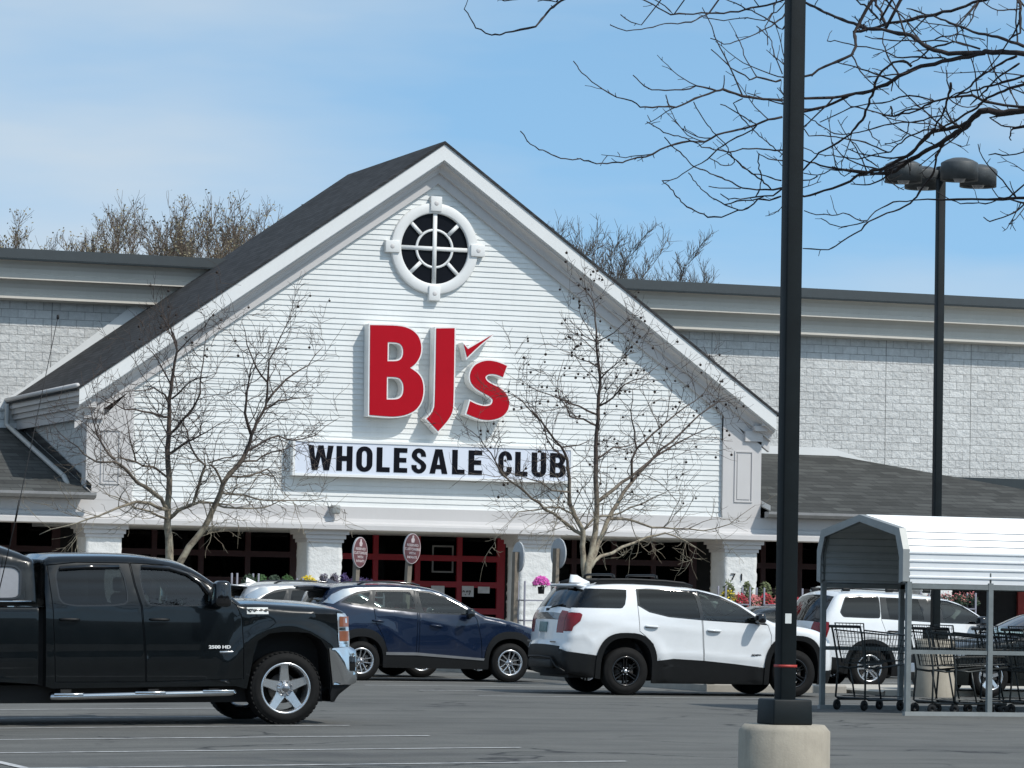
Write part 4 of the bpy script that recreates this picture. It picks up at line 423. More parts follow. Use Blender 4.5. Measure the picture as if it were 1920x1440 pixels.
class Shell:
    """car body: two sculpted side panels cut into regions, joined by a crowned top skin"""
    def __init__(s, sp):
        s.sp = sp; s.up = catmull(sp['prof'], sp.get('step', .05))
        s.poly = [(p[0], p[1]) for p in s.up]+list(sp['bottom'])
        s.xr = min(p[0] for p in s.poly); s.xf = max(p[0] for p in s.poly)
    def base(s, pts):
        sp = s.sp; x, z = pts[:,0], pts[:,1]; W = sp['W']/2; zb, zm = sp['zb'], sp.get('zm', .8)
        w = np.full(len(pts), W)
        up = np.clip(z-zb, 0, None); w -= sp['tum']*up+sp.get('tum2', .1)*up**2
        w -= sp.get('belly', .06)*(np.clip(zm-z, 0, None)/zm)**2*1.6
        w -= sp.get('shoulder', .02)*(np.clip(z-zm, 0, zb-zm)/(zb-zm))**2
        for e, sgn in ((s.xr, 1), (s.xf, -1)):
            Le, ta = sp['taper_r'] if sgn > 0 else sp['taper_f']
            w -= ta*np.clip((Le-(x-e)*sgn)/Le, 0, 1)**2.2
        for pl, amp, wd in sp.get('creases', []):
            d, _ = dist_poly(pl, pts); w += amp*np.exp(-d/wd)
        for (cx, cz, rr), amp, wd in sp.get('flares', []):
            d = np.abs(np.hypot(x-cx, z-cz)-rr); w += amp*np.exp(-(d/wd)**2)*(z > .2)
        return w
    def y(s, pts):
        pts = np.asarray(pts, float).reshape(-1, 2)
        w = s.base(pts); d, i = dist_poly(s.up, pts)
        r = np.array([p[4] for p in s.up])[i]
        q = np.clip(r-d, 0, None); w -= r-np.sqrt(np.clip(r*r-q*q, 0, None))
        return w
    def at(s, x, z): return float(s.y([(x, z)])[0])
    def build(s, root, parts, M_, both=True):
        sp = s.sp; g = sp.get('grid', .045)
        regs = [(n, (poly if area(poly) > 0 else poly[::-1]), off) for n, poly, off in sp['regions']]
        holes = sp.get('arches', [])
        P = []; E = []
        def addpoly(p, closed=True):
            # subdivide long edges so that curved surfaces follow
            o = len(P); q = []
            n = len(p)
            for i in range(n if closed else n-1):
                a, b = p[i], p[(i+1) % n]; k = max(1, int(math.hypot(b[0]-a[0], b[1]-a[1])/.09))
                for j in range(k): q.append((a[0]+(b[0]-a[0])*j/k, a[1]+(b[1]-a[1])*j/k))
            P.extend(q); m = len(q)
            E.extend((o+i, o+(i+1) % m) for i in range(m))
        n0 = len(s.up)
        # outline first, without extra points along the top so that the top skin matches it
        P.extend(s.poly); E.extend((i, (i+1) % len(s.poly)) for i in range(len(s.poly)))
        for h in holes: addpoly(h)
        for _, p, _ in regs: addpoly(p)
        A = np.array(s.poly)
        gx = np.arange(A[:,0].min(), A[:,0].max(), g); gz = np.arange(A[:,1].min(), A[:,1].max(), g)
        G = np.array([(x+(g/2 if k % 2 else 0), z) for k, z in enumerate(gz) for x in gx])
        G = G[inpoly(s.poly, G)]
        d, _ = dist_poly(s.poly, G, True); G = G[d > g*.45]
        rows = []
        up = np.array([(p[0], p[1]) for p in s.up])
        tn = np.gradient(up, axis=0); tn /= np.linalg.norm(tn, axis=1)[:,None]+1e-9
        s.nrm = np.stack([-tn[:,1], tn[:,0]], 1)          # outward (outline runs rear -> over the top -> front)
        for i, p in enumerate(s.up):
            for f in (.06, .2, .42, .75):
                q = up[i]-s.nrm[i]*p[4]*f
                rows.append(q)
        rows = np.array(rows); rows = rows[inpoly(s.poly, rows)]
        dd, _ = dist_poly(s.up, rows); rows = rows[dd > .002]
        allp = [Vector(p) for p in P]+[Vector(p) for p in G]+[Vector(p) for p in rows]
        v2, e2, f2, *_ = delaunay_2d_cdt(allp, E, [], 0, 2e-4)
        V = np.array([(v.x, v.y) for v in v2]); T = np.array([f for f in f2 if len(f) == 3])
        c = V[T].mean(1); keep = inpoly(s.poly, c)
        for h in holes: keep &= ~inpoly(h, c)
        T = T[keep]; c = c[keep]
        ar = (V[T[:,1],0]-V[T[:,0],0])*(V[T[:,2],1]-V[T[:,0],1])-(V[T[:,2],0]-V[T[:,0],0])*(V[T[:,1],1]-V[T[:,0],1])
        T[ar < 0] = T[ar < 0][:, ::-1]
        reg = np.full(len(T), -1)
        for k in range(len(regs)-1, -1, -1): reg[inpoly(regs[k][1], c)] = k
        Y = s.y(V)
        offs = lambda k: 0. if k < 0 else regs[k][2]
        name = lambda k: 'body' if k < 0 else regs[k][0]
        mb = {}
        def get(nm, sg):
            key = parts[nm][4] if len(parts[nm]) > 4 else nm
            q = (key, sg if parts[nm][3] else 0)
            if q not in mb: mb[q] = MB()
            return mb[q]
        edge = {}
        for t, k in zip(T, reg):
            for a, b in ((t[0], t[1]), (t[1], t[2]), (t[2], t[0])):
                edge.setdefault((min(a, b), max(a, b)), []).append((k, a, b))
        for sg in (-1, 1):
            for k in set(reg):
                tt = T[reg == k]; used, inv = np.unique(tt, return_inverse=True); inv = inv.reshape(tt.shape)
                vs = [(V[i,0], sg*(Y[i]+offs(k)), V[i,1]) for i in used]
                if sg > 0: inv = inv[:, ::-1]
                get(name(k), sg).add(vs, [tuple(f) for f in inv], parts[name(k)][2] if isinstance(parts[name(k)][2], int) else 0, True)
            for (a, b), l in edge.items():
                ks = [q[0] for q in l]
                if len(ks) == 2 and abs(offs(ks[0])-offs(ks[1])) > .001:
                    hi, lo = (0, 1) if offs(ks[0]) > offs(ks[1]) else (1, 0)
                    k, p, q = l[hi]; o1, o2 = offs(ks[hi]), offs(ks[lo])
                elif len(ks) == 1:
                    k, p, q = l[0]; o1, o2 = offs(k), offs(k)-.03
                    mz = (V[p]+V[q])/2
                    if dist_poly(s.up, mz[None])[0][0] < .002: continue
                else: continue
                vs = [(V[i,0], sg*(Y[i]+o), V[i,1]) for i, o in ((p, o1), (q, o1), (q, o2), (p, o2))]
                get(name(k), sg).add(vs, [(0,3,2,1) if sg < 0 else (0,1,2,3)], parts[name(k)][2] if isinstance(parts[name(k)][2], int) else 0, False)
        # wheel arch liners
        LZ = sp.get('liner_z', .30)
        for h in holes:
            q = np.array(h); yy = s.y(q)
            for sg in (-1, 1):
                lin = MB()
                vs = []; n = len(q)
                for (x, z), w in zip(q, yy): vs += [(x, sg*(w-.004), max(z, LZ)), (x, sg*(w-.42), max(z, LZ))]
                lin.add(vs, [(2*i, 2*i+1, 2*i+3, 2*i+2) for i in range(n-1)], 0, True)
                lin.add([(x, sg*(w-.42), max(z, LZ)) for (x, z), w in zip(q, yy)], [tuple(range(n))])
                lin.build('wheel_arch_liner', M_['black'], root, world=False)
        # top skin
        T_ = sp.get('tcols', [-1,-.985,-.955,-.9,-.84,-.7,-.5,-.25,0,.25,.5,.7,.84,.9,.955,.985,1])
        yy = s.y([(p[0], p[1]) for p in s.up]); n = len(s.up)
        lv = []
        for i, p in enumerate(s.up):
            for t in T_:
                q = p[3]*(1-abs(t)**2.2)
                lv.append((p[0]+s.nrm[i,0]*q, t*yy[i], p[1]+s.nrm[i,1]*q))
        m = len(T_); fn = sp.get('loft', lambda lab, t, x, z: 'body')
        groups = {}
        for i in range(n-1):
            for j in range(m-1):
                t = (T_[j]+T_[j+1])/2
                r = fn(s.up[i][2], t, (s.up[i][0]+s.up[i+1][0])/2, (s.up[i][1]+s.up[i+1][1])/2)
                if r is not None: groups.setdefault((r, -1 if t < 0 else 1), []).append((i*m+j, i*m+j+1, (i+1)*m+j+1, (i+1)*m+j))
        for (r, sg), fs in groups.items():
            used = sorted({i for f in fs for i in f}); ix = {u: k for k, u in enumerate(used)}
            get(r, sg).add([lv[u] for u in used], [tuple(ix[i] for i in f)[::-1] for f in fs], parts[r][2] if isinstance(parts[r][2], int) else 0, True)
        s.lv = lv; s.m = m; s.T_ = T_
        objs = {}
        order = sorted(mb, key=lambda k: 0 if parts[k[0]][5:] == () or parts[k[0]][5] is None else 1)
        for key in order:
            nm, sg = key; pr = parts[nm]; mats_ = pr[1]
            par = root
            if len(pr) > 5 and pr[5]: par = objs.get((pr[5], sg), root)
            objs[key] = mb[key].build(pr[0], [M_[x] for x in (mats_ if isinstance(mats_, tuple) else (mats_,))], par, merge=.0004, world=False)
        return objs

def wheel(root, cx, cz, yo, sg, Rt, wd, Rr, spokes, mrim, disc=.15, lugs=5, lug_r=.055, phase=90, hub=.075, cap='alloyhub', dish=.40):
    w = bpy.data.objects.new('wheel', None); COL.objects.link(w); w.parent = root; w.empty_display_size = .2
    w.location = (cx, sg*(yo-wd/2), cz)
    if sg > 0: w.rotation_euler = (0, 0, math.pi)
    d = Rt-Rr
    t = MB()
    prof = [(Rr-.012,-.36), (Rr+.004,-.455), (Rr+.016,-.475), (Rr+.3*d,-.497), (Rr+.55*d,-.5), (Rr+.58*d,-.487), (Rt-.03,-.462), (Rt-.012,-.42), (Rt-.002,-.34), (Rt,-.2), (Rt,.2), (Rt-.002,.34), (Rt-.012,.42), (Rt-.03,.465), (Rr+.5*d,.5), (Rr+.016,.475), (Rr-.012,.36)]
    t.lathe([(r, h*wd) for r, h in prof], 56)
    # shoulder lugs of the tread
    for k in range(44 if Rt > .4 else 0):
        a = 2*math.pi*k/44
        for yy, da in ((-.36, 0), (.36, .07)):
            c = Matrix.Rotation(-(a+da), 3, 'Y')
            t.rbox(c @ Vector((Rt-.010, yy*wd, 0)), (.014, wd*.2, Rt*.095), 0, 0, c)
    t.build('tyre', M['rubber'], w, world=False)
    r = MB()
    r.lathe([(Rr+.008,-.445*wd), (Rr+.004,-.475*wd), (Rr-.008,-.48*wd), (Rr-.02,-.455*wd), (Rr-.026,-.36*wd), (Rr-.035,-.2*wd), (Rr-.04,.25*wd), (Rr-.005,.42*wd)], 56)
    yf = -dish*wd
    for k in range(spokes['n']):
        a0 = R(phase)+2*math.pi*k/spokes['n']
        for o1, o2, h1, h2 in spokes['arms']:
            r1, r2 = spokes.get('r1', hub*.8), Rr-.016
            def pt(r_, off):
                return (r_*math.cos(a0)-off*math.sin(a0), r_*math.sin(a0)+off*math.cos(a0))
            rm = r1+(r2-r1)*.55; om = o1+(o2-o1)*.55; hm = h1+(h2-h1)*.55
            poly = [pt(r1,o1-h1), pt(rm,om-hm*.96), pt(r2,o2-h2*1.05), pt(r2,o2+h2*1.05), pt(rm,om+hm*.96), pt(r1,o1+h1)]
            big = [(x, y) for x, y in offset_poly(poly, .0)]; sm = offset_poly(poly, -.006)
            if area(sm) <= 0: sm = offset_poly(poly, -.002)
            lift = lambda x, y: -.018*(1-min(1, (math.hypot(x, y)-r1)/(r2-r1)))*spokes.get('conv', -1)
            vs = [(x, yf+lift(x, y), y) for x, y in sm]+[(x, yf+.009+lift(x, y), y) for x, y in big]+[(x, yf+.05+lift(x, y), y) for x, y in big]
            n = 6
            fs = [tuple(range(n))]+[(i, (i+1) % n, n+(i+1) % n, n+i) for i in range(n)]+[(n+i, n+(i+1) % n, 2*n+(i+1) % n, 2*n+i) for i in range(n)]
            r.add(vs, fs, 0, False)
    r.lathe([(0,yf-.022), (hub*.5,yf-.022), (hub*.58,yf-.012), (hub*.62,yf+.004), (hub,yf+.004), (hub*1.05,yf+.06)], 32)
    rim = r.build('rim', M[mrim], w, world=False)
    c = MB(); c.lathe([(0,yf-.027), (hub*.42,yf-.026), (hub*.5,yf-.02)], 24)
    for k in range(lugs):
        a = R(phase+180/lugs)+2*math.pi*k/lugs
        c.tube([(lug_r*math.cos(a), yf-.006, lug_r*math.sin(a)), (lug_r*math.cos(a), yf+.02, lug_r*math.sin(a))], .0105, 6)
    c.build('hub_cap', M[cap], w, world=False)
    b = MB(); b.lathe([(0,.0), (disc,.0), (disc,.025), (0,.025)], 32); b.lathe([(disc*.5,-.05), (disc*.5,.0)], 24)
    b.rbox((disc*.75, -.01, disc*.2), (.07,.07,.15), .01)
    b.build('brake', M['brake'], w, world=False)
    return w

def seats(root, rows, zc=.52, m='seat', w=.46):
    """rows: list of (x of cushion centre, list of y centres, width)"""
    for x, ys, wd in rows:
        for y in ys:
            s = MB(); s.rbox((x, y, zc), (.5, wd, .16), .05)
            s.rbox((x-.29, y, zc+.34), (.15, wd*.95, .62), .06, 0, Matrix.Rotation(R(-12), 3, 'Y'))
            s.rbox((x-.37, y, zc+.74), (.09, min(.26, wd*.6), .17), .04)
            s.build('seat', M[m], root, world=False)
def dash(root, x, z, W, steer_y=.36):
    d = MB(); d.rbox((x, 0, z), (.42, W, .26), .08)
    d.build('dashboard', M['plastic'], root, world=False)
    s = MB(); ring = []
    rot = Matrix.Rotation(R(-62), 3, 'Y')
    for k in range(21):
        a = 2*math.pi*k/20; ring.append(Vector((x-.36, steer_y, z+.06))+rot @ Vector((.19*math.cos(a), .19*math.sin(a), 0)))
    s.tube(ring, .016, 6, cap=False); s.tube([Vector((x-.36, steer_y, z+.06)), Vector((x-.12, steer_y, z-.02))], .03, 6)
    s.build('steering_wheel', M['plastic'], root, world=False)
def underbody(root, x0, x1, W, z0=.26, z1=.46):
    u = MB(); u.box(x0, x1, -W/2, W/2, z0, z1)
    u.build('underbody', M['black'], root, world=False)
def text_mb(txt, size, f, depth=.004, offset=0., align='LEFT', sx=1.):
    """text as mesh: f(u,v,d)->xyz"""
    cu = bpy.data.curves.new('lettering', 'FONT'); cu.body = txt; cu.size = size; cu.offset = offset; cu.align_x = align; cu.extrude = .001
    o = bpy.data.objects.new('lettering', cu); COL.objects.link(o)
    me = bpy.data.meshes.new_from_object(o.evaluated_get(bpy.context.evaluated_depsgraph_get()))
    bpy.data.objects.remove(o); bpy.data.curves.remove(cu)
    mb = MB(); zs = [v.co.z for v in me.vertices]; mid = (min(zs)+max(zs))/2 if zs else 0
    mb.add([f(v.co.x*sx, v.co.y, 0 if v.co.z > mid else depth) for v in me.vertices], [tuple(p.vertices) for p in me.polygons])
    bpy.data.meshes.remove(me)
    return mb
def mirror_part(root, sh, x, z, size, m, sg=-1, out=.13, dz=.0):
    y = sh.at(x, z)
    mb = MB(); mb.rbox((x-.02, sg*(y+out+size[1]*.25), z+.05+dz), size, .05, 0, None, .86, 3)
    mb.tube([(x+.03, sg*(y-.01), z-.02+dz), (x+.01, sg*(y+out*.8), z+.0+dz)], [.05,.04], 8)
    return mb.build('mirror', M[m], root, world=False)
def handle_part(par, sh, x0, x1, z0, z1, m, sg=-1, cup=True):
    mb = MB(); n = 8; pts = []
    for k in range(n+1):
        t = k/n; x = x0+(x1-x0)*t; z = z0+(z1-z0)*t
        pts.append((x, sg*(sh.at(x, z)+.012+.028*math.sin(math.pi*t)**.6), z))
    mb.tube(pts, [.010]+[.017]*(n-1)+[.010], 8)
    return mb.build('handle', M[m], par, world=False)
def side_tube(root, sh, pts, rad, name, m, off=.0, both=True, n=6):
    for sg in ((-1, 1) if both else (-1,)):
        mb = MB(); mb.tube([(x, sg*(sh.at(x, z)+off), z) for x, z in pts], rad, n)
        mb.build(name, M[m], root, world=False)

def arch_poly(cx, cz, rx, rz, zbot, n=22, p=2.3, dx0=0, dx1=0):
    """wheel opening, from the sill on one side over the top to the other"""
    o = [(cx-rx-dx0, zbot)]
    for k in range(n+1):
        a = math.pi*(1-k/n); c, s_ = math.cos(a), math.sin(a)
        o.append((cx+math.copysign(abs(c)**(2/p), c)*rx, cz+abs(s_)**(2/p)*rz))
    o.append((cx+rx+dx1, zbot))
    return o

def door_regions(name, poly, wins, trim=None):
    """ordered regions of a door: panes, rubber, door skin, shut line"""
    return [(name, offset_poly(poly, -.006), 0.), ('seam', offset_poly(poly, .004), -.014)]

# region table entry: (object name, material(s), material index or None, per side?, mesh key, parent key)
def std_parts(paint_, glassf='glass', glassr='tint'):
    p = {}
    p['body'] = ('body', (paint_, 'black', 'plastic'), 0, False, 'body', None)
    p['seam'] = ('body', (paint_, 'black', 'plastic'), 1, False, 'body', None)
    p['bodyblack'] = ('body', (paint_, 'black', 'plastic'), 2, False, 'body', None)
    p['door_f'] = ('door', paint_, None, True, 'door_f', None)
    p['door_r'] = ('door', paint_, None, True, 'door_r', None)
    p['win_f'] = ('window', glassf, None, True, 'win_f', 'door_f')
    p['win_r'] = ('window', glassr, None, True, 'win_r', 'door_r')
    p['win_q'] = ('quarter_window', glassr, None, True, 'win_q', None)
    p['trim'] = ('window_trim', 'gloss', None, True, 'trim', None)
    p['clad'] = ('cladding', 'plastic', None, False, 'clad', None)
    p['rear_glass'] = ('rear_window', glassr, None, False, 'rear_glass', None)
    p['windshield'] = ('windscreen', glassf, None, False, 'windshield', None)
    p['tail'] = ('taillight', 'taillight', None, True, 'tail', None)
    p['tailbar'] = ('light_bar', 'smoke', None, False, 'tailbar', None)
    p['head'] = ('headlight', 'headlight', None, True, 'head', None)
    p['bumper'] = ('bumper', 'plastic', None, False, 'bumper', None)
    p['grille'] = ('grille', 'plastic', None, False, 'grille', None)
    p['chrome'] = ('chrome_strip', 'chrome', None, True, 'chrome', None)
    return p
def finish_cabin(root, sh, x0, x1, W, rows, dx, dz, m='seat', zc=.55):
    underbody(root, x0, x1, W)
    seats(root, rows, zc, m); dash(root, dx, dz, W*.95)

def truck():
    t = thing('pickup_truck', 'dark green-black crew cab pickup truck with camper shell and chrome step bar', 'pickup truck', (11.84, 41.9, -.02), rot=(0, R(-.85), 0))
    A = [(-.47,.1),(-.46,.42),(-.42,.62),(-.39,.80),(-.345,.957),(-.21,1.04),(-.06,1.06),(.12,1.06),(.264,1.046),(.40,.97),(.475,.856),(.52,.55),(.545,.1)]
    A2 = [(x*1.0-4.26, z) for x, z in A]
    sp = dict(W=2.03, zb=1.34, zm=.9, tum=.27, tum2=.16, belly=.05, shoulder=.012, taper_r=(.15,.02), taper_f=(.55,.07),
      prof=[(-5.47,.62,'tailgate',.02,.04,1),(-5.475,1.0,'tailgate',.02,.04),(-5.47,1.33,'bed',0.,.03,1),(-2.80,1.335,'cabback',.0,.03,1),(-2.765,1.86,'roof',.02,.07,1),
        (-2.70,1.895,'roof',.04,.09),(-2.3,1.91,'roof',.04,.09),(-1.9,1.91,'roof',.04,.09),(-1.63,1.898,'roof',.04,.09),(-1.4,1.866,'roof',.04,.09),(-1.2,1.822,'windshield',.06,.08),(-1.03,1.745,'windshield',.07,.07),
        (-.875,1.645,'windshield',.07,.07),(-.73,1.54,'windshield',.07,.07),(-.6,1.435,'windshield',.07,.06),(-.53,1.378,'hood',.05,.07,1),(-.3,1.378,'hood',.06,.09),(.03,1.362,'hood',.065,.1),(.39,1.340,'hood',.065,.1),(.60,1.318,'hood',.055,.08),(.68,1.296,'hood',.05,.06),
        (.735,1.235,'front',.06,.04),(.755,1.12,'front',.07,.04),(.77,.885,'bumper',.07,.04,1),(.845,.845,'bumper',.07,.07),(.865,.65,'bumper',.07,.07),(.86,.48,'dam',.06,.06),(.80,.455,'dam',.05,.05),(.64,.345,'dam',.04,.04),(.59,.265,'dam',.03,.03,1)],
      bottom=[(.545,.262),(.52,.33),(-.47,.42),(-.6,.45),(-2.7,.43),(-2.86,.48),(-3.5,.52),(-5.4,.58)], arches=[A, A2],
      creases=[([(-.46,1.21),(-.40,1.25),(-.08,1.268),(.57,1.268)],.016,.05), ([(-5.4,.725),(-.52,.745)],.008,.03)],
      flares=[((0,.42,.70),.028,.09), ((-4.26,.42,.70),.028,.09)], grid=.05, liner_z=.42)
    wr = rnd([(-2.607,1.785),(-1.895,1.805),(-1.831,1.366),(-2.436,1.356),(-2.573,1.381),(-2.618,1.43),(-2.644,1.68)])
    wf = rnd([(-1.671,1.805),(-1.324,1.785),(-1.137,1.725),(-.985,1.615),(-.899,1.50),(-.907,1.366),(-1.624,1.356),(-1.677,1.632)])
    dr = [(-2.742,1.80),(-2.70,1.30),(-2.665,.50),(-1.637,.50),(-1.645,.752),(-1.695,1.344),(-1.758,1.578),(-1.80,1.83),(-2.4,1.835)]
    df = [(-1.788,1.83),(-1.746,1.578),(-1.683,1.344),(-1.633,.752),(-1.625,.50),(-.50,.53),(-.504,.662),(-.525,1.21),(-.585,1.36),(-.76,1.485),(-.95,1.625),(-1.17,1.755),(-1.42,1.815)]
    sp['regions'] = [('win_r', wr, -.014), ('win_f', wf, -.014), ('trim', offset_poly(wr, .016), -.004), ('trim', offset_poly(wf, .016), -.004),
      ('seam', [(-2.862,.2),(-2.865,1.5),(-2.782,1.5),(-2.768,.2)], -.16), *door_regions('door_r', dr, 0), *door_regions('door_f', df, 0),
      ('head', [(.6,1.272),(.9,1.275),(.9,.887),(.622,.887)], .004), ('bumper', [(.488,.874),(.95,.9),(.95,.46),(.55,.458)], .035),
      ('clad', [(.55,.458),(.95,.46),(.95,.2),(.5,.2)], .01), ('seam', [(.592,1.29),(.6,1.29),(.62,.875),(.61,.875)], -.012)]
    def lf(lab, tt, x, z):
        if lab == 'windshield' and abs(tt) < .9: return 'windshield'
        if lab == 'cabback' and z > 1.45 and abs(tt) < .8: return 'rear_glass'
        if lab == 'bumper': return 'bumper'
        if lab == 'front': return 'head' if abs(tt) > .7 else 'grille'
        if lab == 'dam': return 'clad'
        return 'body'
    sp['loft'] = lf
    p = std_parts('truckpaint'); p['bumper'] = ('bumper', 'chrome', None, False, 'bumper', None)
    sh = Shell(sp); ob = sh.build(t, p, M)
    # lamp inserts: amber reflectors above and below a clear lens, chrome bars between
    for sg in (-1, 1):
        h = ob[('head', sg)]
        for z0, z1, m_ in ((1.12,1.235,'amber'),(.955,1.07,'amber'),(1.082,1.108,'chrome'),(.925,.942,'chrome'),(.892,.917,'chrome')):
            mb = MB(); n = 5
            vs = []
            for k in range(n+1):
                x = .628+(.745-.628)*k/n
                for z in (z0, z1): vs.append((x, sg*(sh.at(x, z)+.009), z))
            mb.add(vs, [(2*k, 2*k+2, 2*k+3, 2*k+1) for k in range(n)], 0, True)
            mb.build('reflector' if m_ == 'amber' else 'bar', M[m_], h, world=False)
    wh = dict(n=5, arms=[(0,0,.062,.044)], conv=-1, r1=.075)
    for cx in (0, -4.26):
        for sg in (-1, 1): wheel(t, cx, .42, 1.0, sg, .42, .27, .287, wh, 'alloy', .17, 8, .083, 92, .088, dish=.36)
    st = MB()
    for sg in (-1, 1):
        st = MB(); y = sg*1.06
        st.tube([(-2.70,sg*.98,.36),(-2.71,y,.338),(-2.6,y,.340),(-.70,y,.376),(-.63,y,.378),(-.625,sg*.98,.39)], .036, 12)
        for a, b in ((-2.7,-2.36),(-1.78,-1.42),(-1.0,-.63)):
            st.rbox(((a+b)/2, y, .340+.018*((a+b)/2+2.7)/1.05+.022), (b-a, .075, .034), .012)
        st.build('step_bar', M['chrome'], t, world=False)
        br = MB()
        for x in (-2.55,-1.55,-.85): br.box(x-.06, x+.06, min(sg*.75,sg*1.03), max(sg*.75,sg*1.03), .37, .42)
        br.build('step_bracket', M['black'], t, world=False)
        for key, x0, x1, z0, z1 in (('door_r',-2.63,-2.40,1.20,1.195),('door_f',-1.60,-1.375,1.20,1.195)):
            handle_part(ob[(key, sg)], sh, x0, x1, z0, z1, 'plastic', sg)
        # rain guards over the windows
        for key, pl in (('door_r',[(-2.60,1.775),(-2.3,1.795),(-1.92,1.80)]),('door_f',[(-1.66,1.80),(-1.34,1.785),(-1.14,1.725),(-.99,1.62),(-.915,1.50)])):
            mb = MB(); mb.tube([(x, sg*(sh.at(x, z)+.012), z-.012) for x, z in pl], .022, 6); mb.build('rain_guard', M['gloss'], ob[(key, sg)], world=False)
        mirror_part(t, sh, -.80, 1.42, (.20,.25,.29), 'gloss', sg, .16, .02)
    for sg in (-1, 1):
        f = lambda u, v, d, sg=sg: ((-.915+u if sg < 0 else -.60-u), sg*(sh.at(-.76, .885)+.012-d), .874+v)
        text_mb('2500 HD', .048, f, .012, .0015, sx=1.42).build('badge', M['signwhite'], t, world=False)
        mb = MB(); mb.rbox((-.697, sg*(sh.at(-.7,.83)+.006), .833), (.185,.012,.022), .004); mb.build('badge', M['alloy'], t, world=False)
        mb = MB()
        vs = []
        for k in range(5):
            x = -.47+.25*k/4
            for z in (1.262, 1.338): vs.append((x, sg*(sh.at(x, z)+.004), z))
        mb.add(vs, [(2*k, 2*k+2, 2*k+3, 2*k+1) for k in range(4)])
        dec = mb.build('decal', M['sticker'], t, world=False)
        sc = MB()
        for a, b, c_, d_ in ((-.46,1.315,-.43,1.285),(-.43,1.285,-.41,1.32),(-.41,1.32,-.38,1.29),(-.38,1.29,-.36,1.312),(-.27,1.30,-.24,1.292)):
            sc.tube([(a, sg*(sh.at(a,b)+.007), b),(c_, sg*(sh.at(c_,d_)+.007), d_)], .005, 4)
        sc.build('scribble', M['ink'], dec, world=False)
        fl = MB(); fl.rbox((.78, sg*(sh.at(.78,.72)+.045), .70), (.075,.02,.17), .01); fl.build('fog_lamp', M['gloss'], t, world=False)
    # camper shell on the bed
    cs = dict(W=1.98, zb=1.30, zm=.9, tum=.22, tum2=.10, belly=0, shoulder=0, taper_r=(.2,.02), taper_f=(.2,.02),
      prof=[(-5.44,1.345,'b',.02,.03,1),(-5.36,1.72,'b',.04,.06),(-5.20,2.0,'r',.04,.1),(-4.6,2.045,'r',.05,.1),(-3.9,2.045,'r',.05,.1),(-3.42,2.03,'r',.05,.1),(-3.24,2.0,'r',.05,.1),(-3.10,1.955,'r',.05,.1),(-2.98,1.91,'r',.04,.09),(-2.885,1.855,'r',.03,.06),(-2.872,1.78,'f',.0,.04,1),(-2.868,1.345,'f',.0,.03,1)],
      bottom=[(-4,1.345)], creases=[([(-5.3,1.90),(-3.34,1.90),(-2.9,1.82)],.012,.03)], grid=.06)
    w1 = rnd([(-4.05,1.785),(-3.12,1.785),(-3.055,1.73),(-3.075,1.475),(-3.13,1.437),(-4.05,1.432)]); w2 = [(x-1.12, z) for x, z in rnd([(-4.05,1.785),(-3.12,1.785),(-3.055,1.73),(-3.055,1.475),(-3.13,1.437),(-4.05,1.432)])]
    cs['regions'] = [('win_q', w1, -.01), ('trim', offset_poly(w1, .022), .012), ('win_q', w2, -.01), ('trim', offset_poly(w2, .022), .012)]
    cs['loft'] = lambda lab, tt, x, z: 'rear_glass' if (lab == 'b' and abs(tt) < .8 and z > 1.42) else 'body'
    p2 = std_parts('truckpaint', 'tint', 'tint'); p2['body'] = ('camper_shell', ('truckpaint','black','plastic'), 0, False, 'body', None)
    p2['win_q'] = ('window', 'shellglass', None, True, 'win_q', None)
    s2 = Shell(cs); s2.build(t, p2, M)
    for sg in (-1, 1):
        mb = MB(); mb.tube([(x, sg*(s2.at(x, 1.395)+.004), 1.395) for x in (-5.35,-4.4,-3.6,-2.94)], .012, 6); mb.build('shell_rail', M['chrome'], t, world=False)
    finish_cabin(t, sh, -5.3, .5, 1.5, [(-1.25,(-.42,.42),.55),(-2.1,(-.4,.4),.7)], -.62, 1.18, 'seat', .85)
    ax = MB(); ax.tube([(0,-.8,.40),(0,.8,.40)], .06, 8); ax.rbox((-.35,0,.36),(.9,.9,.18),.05); ax.rbox((-1.6,.3,.38),(1.4,.35,.2),.06); ax.tube([(-4.26,-.8,.42),(-4.26,.8,.42)],.08,8); ax.build('axle', M['black'], t, world=False)
    an = MB(); an.tube([(-3.306,-.985,1.345),(-3.31,-.985,1.50)], .012, 6); an.tube([(-3.31,-.985,1.50),(-3.12,-.985,2.35),(-2.68,-.985,4.57)], [.0065,.005,.004], 6)
    an.tube([(-3.135,-.985,2.28),(-3.09,-.985,2.52)], .011, 6); an.rbox((-2.68,-.985,4.57),(.03,.03,.05),.01)
    an.build('antenna', M['black'], t, world=False)
    return t

